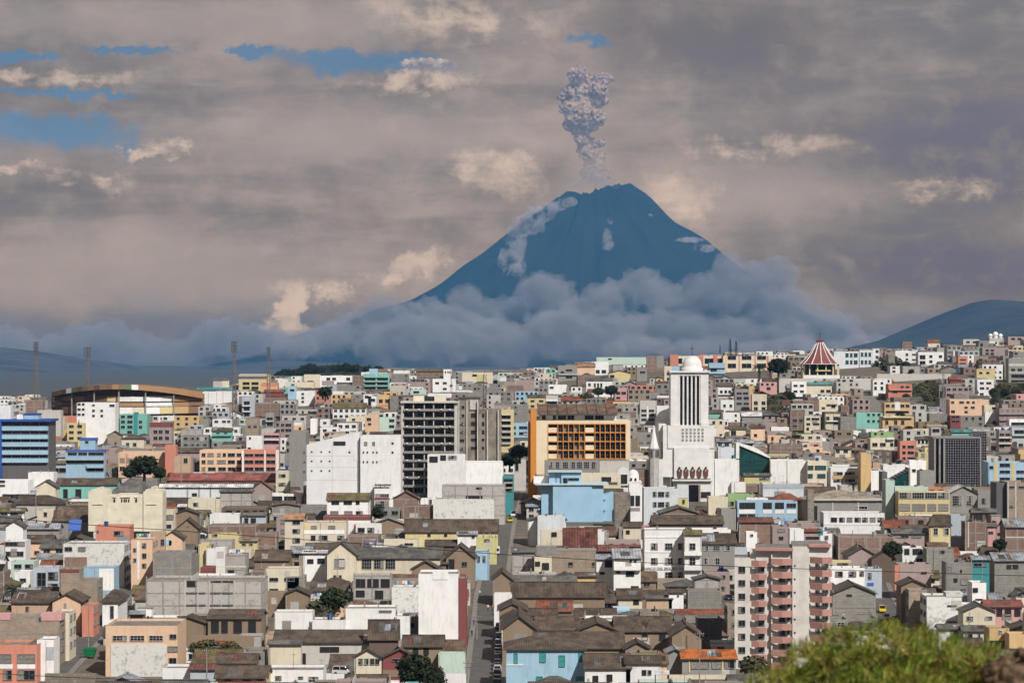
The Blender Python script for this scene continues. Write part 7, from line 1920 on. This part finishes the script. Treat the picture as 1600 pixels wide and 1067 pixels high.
def car(colname, rgb, kind, X, Y, rz, label, z=None, grp=None):
    bd, cb, rf, wh, hl, tl, Lh = car_meshes(colname, rgb, kind)
    nm = {'car': 'parked_car', 'suv': 'parked_car', 'van': 'van', 'truck': 'truck'}[kind]
    root = bpy.data.objects.new(nm, None); COL.objects.link(root); root.location = (X, Y, (zt(X, Y) if z is None else z)+.12); root.rotation_euler = (0, 0, R(rz)); tag(root, label, nm.replace('parked_', '').replace('_', ' '), grp)
    link('body', bd, root); link('windows', cb, root); link('roof', rf, root)
    for sx in (-1, 1):
        for sy in (-Lh+.75, Lh-.75):
            o = link('wheel', wh, root, (sx*.76, sy, .33)); o.rotation_euler = (0, R(90), 0)
        o = link('headlight', hl, root, (0 if sx < 0 else 1.14, 0, 0)); o = link('tail_light', tl, root, (0 if sx < 0 else 1.24, 0, 0))
CR = {'black': (.012, .012, .014), 'white': (.6, .6, .6), 'silver': (.32, .33, .34), 'dark_grey': (.05, .05, .055), 'red': (.30, .02, .02), 'yellow': (.65, .48, .02), 'dark_blue': (.01, .02, .07), 'green': (.03, .12, .06), 'blue': (.02, .06, .30)}
xs = lambda D: lerpt(D, [520, 700, 860], [-3.2, -3.4, -1.5])
CAR_ROW = [(528, 'black', 'car'), (534.5, 'silver', 'car'), (541, 'dark_grey', 'suv'), (547.5, 'white', 'suv'), (554.5, 'black', 'car'), (561, 'dark_grey', 'car'), (568, 'black', 'suv'), (575, 'silver', 'car'), (581.5, 'dark_blue', 'car'), (588, 'black', 'car'), (596, 'dark_grey', 'suv'), (612, 'black', 'car'), (634, 'dark_grey', 'car'), (652, 'black', 'suv')]
ordn = ['nearest', 'second', 'third', 'fourth', 'fifth', 'sixth', 'seventh', 'eighth', 'ninth', 'tenth', 'eleventh', 'twelfth', 'thirteenth', 'last']
for i, (D, c, kd) in enumerate(CAR_ROW):
    car(c, CR[c], kd, xs(D)+.2, D, 0, '%s %s, %s in the shaded row along the main street' % (c.replace('_', ' '), 'off-roader' if kd == 'suv' else 'car', ordn[i]), grp='cars parked along the main street')
car('white', CR['white'], 'truck', -4.6, 792, 2, 'white box truck driving far down the main street')
car('yellow', CR['yellow'], 'car', -.6, 872, 0, 'yellow taxi at the far crossing of the main street')
car('white', CR['white'], 'van', .4, 890, 0, 'white van behind the yellow taxi at the far crossing')
car('white', CR['white'], 'suv', -33.8, 527, 80, 'white off-roader in the courtyard beside the long tile-roofed house', z=zt(-33.8, 527)+2.4)
for i, (x, y, c, kd, l) in enumerate([(43, 693, 'black', 'suv', 'black off-roader in the small yard by the white modern house'), (47.6, 694, 'white', 'car', 'white car between the black and the silver one in the yard'), (50.6, 690, 'red', 'car', 'red car peeping out in the small yard'),
      (53.2, 691, 'silver', 'suv', 'silver off-roader in the small yard'), (57, 692, 'dark_blue', 'car', 'dark blue car last in the small yard'), (66, 693, 'blue', 'car', 'blue car under the yellow awning')]): car(c, CR[c], kd, x, y, 8, l)
for i, (D, c, kd, l) in enumerate([(612, 'white', 'van', 'white van nearest on the right street'), (621, 'yellow', 'car', 'yellow taxi behind the white van on the right street'), (631, 'silver', 'car', 'silver car behind the yellow taxi on the right street'), (642, 'dark_grey', 'suv', 'dark grey off-roader on the right street'),
      (652, 'white', 'suv', 'white car further up the right street'), (668, 'yellow', 'suv', 'yellow taxi furthest up the right street')]):
    car(c, CR[c], kd, lerpt(D, [600, 693], [90, 97])-1.2, D, -4, l)
for i, (x, y, c, kd, l) in enumerate([(-103.6, 735, 'blue', 'van', 'deep blue van at the bend of the left street'), (-106, 742, 'white', 'car', 'white car beside the deep blue van'), (-104.6, 750, 'yellow', 'car', 'yellow taxi behind the deep blue van'), (-106.5, 760, 'white', 'suv', 'white car furthest round the left street bend'),
      (-100.6, 655, 'dark_grey', 'car', 'dark car on the left street behind the peach corner building')]): car(c, CR[c], kd, x, y, 4, l)
car('silver', CR['silver'], 'car', 106.5, 592, 90, 'silver car in front of the ochre corner shop')

# ------------------------------------------------------------------ street furniture and people
def dumpster():
    X, Y = (140-800)/F*575, 575; z = zt(X, Y)+.25; g = simple('green_plastic', (.01, .16, .06), .5)
    root = bpy.data.objects.new('dumpster', None); COL.objects.link(root); root.location = (X, Y, z); tag(root, 'green wheeled dumpster standing on the left street', 'dumpster')
    b = MB(); P = [(-1.1, -.7), (1.1, -.7), (1.1, .7), (-1.1, .7)]; Q = [(-1.4, -.95), (1.4, -.95), (1.4, .95), (-1.4, .95)]
    for i in range(4): p, q, r_, s_ = P[i], P[(i+1) % 4], Q[(i+1) % 4], Q[i]; b.face([(*p, .3), (*q, .3), (*r_, 1.7), (*s_, 1.7)], g)
    b.face([(*p, .3) for p in P][::-1], g); b.build('bin', root)
    b = MB(); b.box(-1.45, 1.45, -1.0, 1.0, 1.7, 1.8, g); b.box(-1.2, 1.2, -.4, .8, 1.8, 2.2, g); b.build('lid', root)
    for sx in (-1, 1):
        for sy in (-1, 1): b = MB(); b.lathe([(0, -.05), (.15, -.05), (.15, .05), (0, .05)], M_TYRE, 10); o = b.build('wheel', root, (sx*.9, sy*.5, .15)); o.rotation_euler = (0, R(90), 0)
dumpster()
def person(X, Y, shirt, trousers, rz, label):
    me = bpy.data.meshes.new('person'); v = [(0, 0, .95), (0, 0, 1.2), (0, 0, 1.45), (0, 0, 1.58), (0, .02, 1.72), (-.1, 0, .9), (-.12, -.12, .5), (-.12, -.02, .06), (.1, 0, .9), (.12, .14, .5), (.12, .25, .08), (-.2, 0, 1.42), (-.27, .1, 1.15), (-.25, -.05, .9), (.2, 0, 1.42), (.27, -.1, 1.15), (.25, -.22, .92), (-.12, -.15, .03), (.12, .12, .03)]
    e = [(0, 1), (1, 2), (2, 3), (3, 4), (0, 5), (5, 6), (6, 7), (0, 8), (8, 9), (9, 10), (2, 11), (11, 12), (12, 13), (2, 14), (14, 15), (15, 16), (7, 17), (10, 18)]
    me.from_pydata(v, e, []); tmp = bpy.data.objects.new('t', me); COL.objects.link(tmp)
    md = tmp.modifiers.new('s', 'SKIN'); rad = [.15, .15, .16, .06, .11, .1, .07, .05, .1, .07, .05, .07, .05, .04, .07, .05, .04, .05, .05]
    for i, r_ in enumerate(rad): me.skin_vertices[0].data[i].radius = (r_, r_*.8)
    me.skin_vertices[0].data[0].use_root = True; tmp.modifiers.new('b', 'SUBSURF').levels = 1
    bpy.context.view_layer.update(); m2 = bpy.data.meshes.new_from_object(tmp.evaluated_get(bpy.context.evaluated_depsgraph_get())); bpy.data.objects.remove(tmp)
    sk, sh, tr = simple('skin', (.30, .17, .11), .6), simple('cloth_'+shirt, {'red': (.4, .03, .03), 'dark': (.03, .03, .04), 'white': (.6, .6, .6), 'blue': (.04, .09, .3)}[shirt], .8), simple('cloth_'+trousers, {'red': (.4, .03, .03), 'dark': (.03, .03, .04), 'white': (.6, .6, .6), 'blue': (.04, .09, .3)}[trousers], .8)
    hr = simple('hair', (.015, .012, .01), .6)
    for q in (sk, sh, tr, hr): m2.materials.append(q)
    for p in m2.polygons: c = p.center; p.material_index = 3 if c.z > 1.74 or (c.z > 1.6 and c.y > .05) else 0 if c.z > 1.5 or (abs(c.x) > .2 and c.z < 1.05) else 1 if c.z > .93 else 2
    o = link('person', m2, None, (X, Y, zt(X, Y)+.12), R(rz)); tag(o, label, 'person')
person(-5.0, 668, 'red', 'dark', 10, 'walker in a red top crossing the main street'); person(-4.3, 669, 'dark', 'blue', 190, 'walker in dark top beside the one in red'); person(-6.1, 670, 'white', 'dark', 30, 'walker in white top on the main street crossing')
person(-9.3, 640, 'blue', 'dark', 0, 'walker in blue on the left pavement of the main street'); person(-9.4, 616, 'dark', 'dark', 180, 'dark-clothed walker on the pavement by the tall white wall'); person(-8.6, 700, 'white', 'blue', 0, 'walker in white shirt and blue trousers near the tan gable')
def pole(u, yt, yb, D, label, arm=0, nm='utility_pole'):
    k = D/F; X = (u-800)*k; z = CZ-(yb-HR)*k; H = (yb-yt)*k
    root = bpy.data.objects.new(nm, None); COL.objects.link(root); root.location = (X, D, z); tag(root, label, nm.replace('_', ' '))
    b = MB(); b.tube([(0, 0, -1), (0, 0, H)], .14, M_CONC, 8, .09); b.build('shaft', root)
    b = MB(); b.box(-.9, .9, -.06, .06, H-.7, H-.58, M_FD); b.box(-.7, .7, -.05, .05, H-1.6, H-1.5, M_FD); b.build('cross_arm', root)
    for x in (-.8, -.4, .4, .8): b = MB(); b.lathe([(.05, H-.58), (.08, H-.5), (.04, H-.4), (0, H-.38)], M_FW, 6, x, 0); b.build('insulator', root)
    if arm:
        b = MB(); b.tube([(0, 0, H-.3), (arm*1.2, 0, H+.3), (arm*2.2, 0, H+.25)], .05, M_STEEL, 5); b.box(min(arm*1.8, arm*2.5), max(arm*1.8, arm*2.5), -.12, .12, H+.15, H+.28, M_STEEL); b.build('street_lamp', root)
pole(323, 1012, 1075, 500, 'pale utility pole at the bottom in front of the yellow house', 1)
pole(1093, 985, 1075, 505, 'grey utility pole below the ochre panelled gable')
pole(138, 990, 1022, 580, 'utility pole on the kerb of the left street'); pole(166, 925, 968, 665, 'utility pole beside the white corner house', -1)
pole(733, 905, 940, 690, 'utility pole by the tan gable on the main street', 1); pole(742, 860, 895, 765, 'utility pole further up the main street'); pole(745, 960, 1000, 612, 'utility pole beside the red striped wall'); pole(731, 1030, 1075, 515, 'utility pole at the bottom of the main street')
pole(1418, 915, 975, 642, 'utility pole on the kerb of the right street', -1); pole(1340, 838, 880, 735, 'utility pole above the brown gabled roofs'); pole(1376, 640, 700, 1190, 'utility pole on the scrub gully'); pole(283, 690, 752, 900, 'pole in front of the long red-roofed hall')
pole(98, 845, 880, 770, 'pole above the blue-grey frame house'); pole(56, 760, 800, 850, 'pole behind the brown hip roof')
# long cable across the whole view and one low at the left, hung between poles standing on the knoll's flanks
def cable(pts, D, label, r=.014):
    P = [((u-800)/F*D, D, CZ-(row-HR)/F*D) for u, row in pts]
    # smooth
    Q = []
    for i in range(len(P)-1):
        for j in range(6):
            t = j/6; a = Vector(P[max(0, i-1)]); b_ = Vector(P[i]); c = Vector(P[i+1]); d = Vector(P[min(len(P)-1, i+2)])
            Q.append(tuple(.5*((2*b_)+(c-a)*t+(2*a-5*b_+4*c-d)*t*t+(3*b_-a-3*c+d)*t**3)))
    Q.append(P[-1]); b = MB(); b.tube(Q, r, M_DARK, 5); o = b.build('power_cable'); tag(o, label, 'power cable')
cable([(-180, 790), (91, 816), (280, 829), (550, 848), (790, 866), (1060, 881), (1340, 891), (1600, 899), (1800, 902)], 95, 'thin black cable sagging across the whole town view', .013)
cable([(-180, 1043), (0, 1052), (120, 1058), (260, 1062), (460, 1066), (560, 1070)], 95, 'thin black cable low at the left across the dark yard wall', .013)
for u, row in ((-180, 790), (1800, 902)):
    D = 95; X = (u-800)/F*D; zt2 = CZ-(row-HR)/F*D; b = MB(); b.tube([(0, 0, 0), (0, 0, zt2-20)], .14, M_CONC, 8, .1); o = b.build('cable_pole', None, (X, D, 20)); tag(o, 'pole on the knoll holding the %s end of the long cable' % ('far' if u > 0 else 'near'), 'pole')

# ------------------------------------------------------------------ roof things
rr2 = random.Random(33)
def tank(X, Y, z, blue, label):
    m = simple('blue_plastic_tank', (.01, .08, .36), .4) if blue else simple('grey_cement_tank', (.34, .33, .31), .8)
    root = bpy.data.objects.new('water_tank', None); COL.objects.link(root); root.location = (X, Y, z); tag(root, label, 'water tank')
    b = MB(); b.lathe([(.0, .02), (.52, .02), (.62, .5), (.66, 1.25), (.62, 1.3)], m, 14); b.build('tank', root); b = MB(); b.lathe([(.7, 1.3), (.7, 1.36), (.3, 1.5), (0, 1.5)], m, 14); b.build('lid', root)
def washing(X, Y, z, w, label):
    root = bpy.data.objects.new('washing_line', None); COL.objects.link(root); root.location = (X, Y, z); tag(root, label, 'washing line')
    b = MB(); b.tube([(-w/2, 0, 0), (-w/2, 0, 2)], .04, M_FD, 5); b.tube([(w/2, 0, 0), (w/2, 0, 2)], .04, M_FD, 5); b.tube([(-w/2, 0, 1.95), (0, 0, 1.85), (w/2, 0, 1.95)], .015, M_FD, 4); b.build('line', root)
    x = -w/2+.3
    while x < w/2-.5:
        ww, hh = rr2.uniform(.35, .7), rr2.uniform(.6, 1.1); c = paint(rr2.choice('WWkbsBLta')); b = MB(); b.box(x, x+ww, -.02, .02, 1.88-hh, 1.88, c); b.build('garment', root); x += ww+.12
def aerial(X, Y, z, label):
    root = bpy.data.objects.new('roof_aerial', None); COL.objects.link(root); root.location = (X, Y, z); tag(root, label, 'aerial'); h = rr2.uniform(2, 3.5)
    b = MB(); b.tube([(0, 0, 0), (0, 0, h)], .045, M_STEEL, 4); b.build('mast', root); b = MB(); b.box(-.6, .6, -.03, .03, h-.3, h-.25, M_STEEL)
    for i in range(5): b.box(-.5+i*.25-.02, -.5+i*.25+.02, -.35, .35, h-.28, h-.24, M_STEEL)
    b.build('antenna', root)
def roof_things():
    nt = nw = na = 0
    for (X, Y, z, w, d, s) in sorted(ROOFTOPS, key=lambda q: q[1]):
        if Y > 1150: continue
        u = px(X, Y); row = py(z, Y)
        if u < 0 or u > 1600: continue
        host = 'roof of the '+(s.label.split(' with ')[0].split(' beside ')[0].split(' in ')[0] if s is not None and s.lm else 'plain house')
        def L(base):
            return uniq(base, u, row, Y, ((host if s is not None else 'above a flat roof'),)) or base+' on one of many flat roofs'
        if rr2.random() < .34 and nt < 80 and try_ok(u, X, Y, z+2, 1):
            blue = rr2.random() < .5; tank(X+rr2.uniform(-w*.3, w*.3), Y+d*.6, z+.02, blue, L(('blue plastic' if blue else 'grey cement')+' roof tank')); nt += 1
        if rr2.random() < .16 and nw < 32 and Y < 900 and try_ok(u, X, Y, z+2.1, w): washing(X, Y+d*.35, z+.02, min(w*.8, 5), L('washing line full of clothes')); nw += 1
        if rr2.random() < .25 and na < 60: aerial(X+rr2.uniform(-w*.3, w*.3), Y+d*.5, z+.02, L('thin television aerial')); na += 1
# awnings
def awning(u0, u1, yt, yb, D, c, label):
    k = D/F; b = MB(); x0, x1 = (u0-800)*k, (u1-800)*k; z0, z1 = CZ-(yb-HR)*k, CZ-(yt-HR)*k; m = paint(c)
    root = bpy.data.objects.new('awning', None); COL.objects.link(root); root.location = ((x0+x1)/2, D, z0); tag(root, label, 'awning'); w = x1-x0; h = z1-z0
    b.face([(-w/2, 0, 0), (w/2, 0, 0), (w/2, 2.5, h), (-w/2, 2.5, h)], m); b.face([(-w/2, 0, -.08), (-w/2, 2.5, h-.08), (w/2, 2.5, h-.08), (w/2, 0, -.08)], m); b.box(-w/2, w/2, -.03, .03, -.35, .0, m); b.build('canopy', root)
    for x in (-w/2+.1, w/2-.1):
        for y in (.1, 2.4): b = MB(); b.tube([(x, y, -3), (x, y, 0 if y < 1 else h)], .05, M_FD, 5); b.build('post', root)
awning(1048, 1068, 929, 936, 680, 'y', 'yellow and green awning in the yard by the white block house'); awning(958, 984, 948, 953, 640, 'b', 'light blue sheet awning over the rubble yard'); awning(106, 126, 812, 827, 780, 'B', 'bright blue tarpaulin frame above the grey-roofed houses')

# ------------------------------------------------------------------ the tussock close to the camera
def m_blade(t, b):
    oi = t.node('ShaderNodeVertexColor'); oi.layer_name = 'tint'
    t.l.new(oi.outputs[0], b.inputs['Base Color']); b.inputs['Roughness'].default_value = .6
M_BLADE = mat('grass_blade', m_blade)
def tussock():
    D = 9.0; k = D/F; r = random.Random(9); me = bpy.data.meshes.new('foliage'); V = []; Fc = []; C_ = []
    top = lambda u: lerpt(u, [1150, 1190, 1230, 1270, 1310, 1360, 1420, 1480, 1530, 1570, 1640], [1085, 1056, 1022, 995, 980, 976, 981, 990, 1004, 1030, 1075])
    base_z = CZ-(1110-HR)*k
    tufts = []
    for i in range(900):
        u = r.uniform(1165, 1600); f = r.random()**1.25; tufts.append((u, f, r.uniform(-.3, .3), r.random(), r.uniform(.6, 1.5)))
    for (u0, f, dy0, tn, sz) in tufts:
        y0 = D+dy0; X0 = (u0-800)*k*(y0/D); zt0 = CZ-(top(u0)+3+f*95-HR)*k + .03
        if f > .2: y0 = D-.05-.35*f+r.uniform(-.05, .05)
        g0 = (.34, .38, .07) if tn < .4 else (.18, .26, .04) if tn < .68 else (.46, .42, .11) if tn < .88 else (.32, .19, .08) if tn < .94 else (.07, .10, .025)
        for q_ in range(34):
            a = r.uniform(0, 6.28); e = r.uniform(.15, 1.35); L = r.uniform(.035, .085)*sz; w = r.uniform(.0015, .0035)
            dx, dy, dz = math.cos(a)*math.cos(e)*L, math.sin(a)*math.cos(e)*L, math.sin(e)*L; n0 = len(V); px0, py0, pz0 = X0+r.gauss(0, .008), y0+r.gauss(0, .008), zt0-.05
            sx, sy = -math.sin(a)*.5+.5, math.cos(a)*.3; g = [q*r.uniform(.7, 1.25) for q in g0]
            for j in range(4):
                t_ = j/3; ww = w*(1-t_*.8)*(.6 if j == 0 else 1); V += [(px0+dx*t_-ww*sx, py0+dy*t_-ww*sy, pz0+dz*t_-L*.35*t_*t_), (px0+dx*t_+ww*sx, py0+dy*t_+ww*sy, pz0+dz*t_-L*.35*t_*t_)]
                C_ += [(*g, 1)]*2
            for j in range(3): q = n0+j*2; Fc.append((q, q+1, q+3, q+2))
    me.from_pydata(V, [], Fc); ca = me.color_attributes.new('tint', 'FLOAT_COLOR', 'POINT'); ca.data.foreach_set('color', [c for q in C_ for c in q]); me.materials.append(M_BLADE); me.update()
    root = bpy.data.objects.new('grass_tussock', None); COL.objects.link(root); tag(root, 'out-of-focus yellow-green tussock of grass close by at the bottom right', 'grass tussock')
    link('foliage', me, root)['kind'] = 'stuff'
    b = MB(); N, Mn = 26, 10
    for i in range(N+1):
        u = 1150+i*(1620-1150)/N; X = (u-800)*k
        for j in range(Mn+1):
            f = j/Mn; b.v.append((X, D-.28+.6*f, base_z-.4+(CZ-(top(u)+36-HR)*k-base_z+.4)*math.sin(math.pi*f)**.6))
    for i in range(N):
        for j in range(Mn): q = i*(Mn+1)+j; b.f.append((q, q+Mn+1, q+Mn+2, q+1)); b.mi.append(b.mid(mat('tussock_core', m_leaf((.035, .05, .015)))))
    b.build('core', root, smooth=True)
tussock()
def clod(u, row, rpx, label, seed):
    D = 8.6; k = D/F; vs, fs = ico(4); b = MB(); m = mat('reddish_earth', m_hillc((.17, .115, .075), (.05, .035, .022), 26)); o = Vector((seed, 2, 3))
    for v in vs: d = 1+.4*noise.fractal(v*2.6+o, .7, 2.2, 6); b.v.append(((u-800)*k+v.x*rpx*k*d, D+v.y*rpx*k*d, CZ-(row-HR)*k+v.z*rpx*k*d*.8))
    b.f = list(fs); b.mi = [b.mid(m)]*len(fs); tag(b.build('earth_clod', smooth=True), label, 'earth clod')
clod(1582, 1062, 44, 'blurred reddish earth clod at the bottom right corner', 1); clod(1615, 1040, 34, 'second reddish earth clod cut by the right edge', 4)
N_IND = 430
for s in SP: make_building(s)
fills.sort(key=lambda f: -(f[2]*f[4])/f[1]**2)
inds = fills[:N_IND]; rest = fills[N_IND:]
st = MB()
for f in inds: make_fill(f)
for f in rest: make_fill(f, st)
if st.f: tag(st.build('hillside_houses'), kind='stuff')
print('individual', len(inds), 'rest', len(rest))
roof_things()
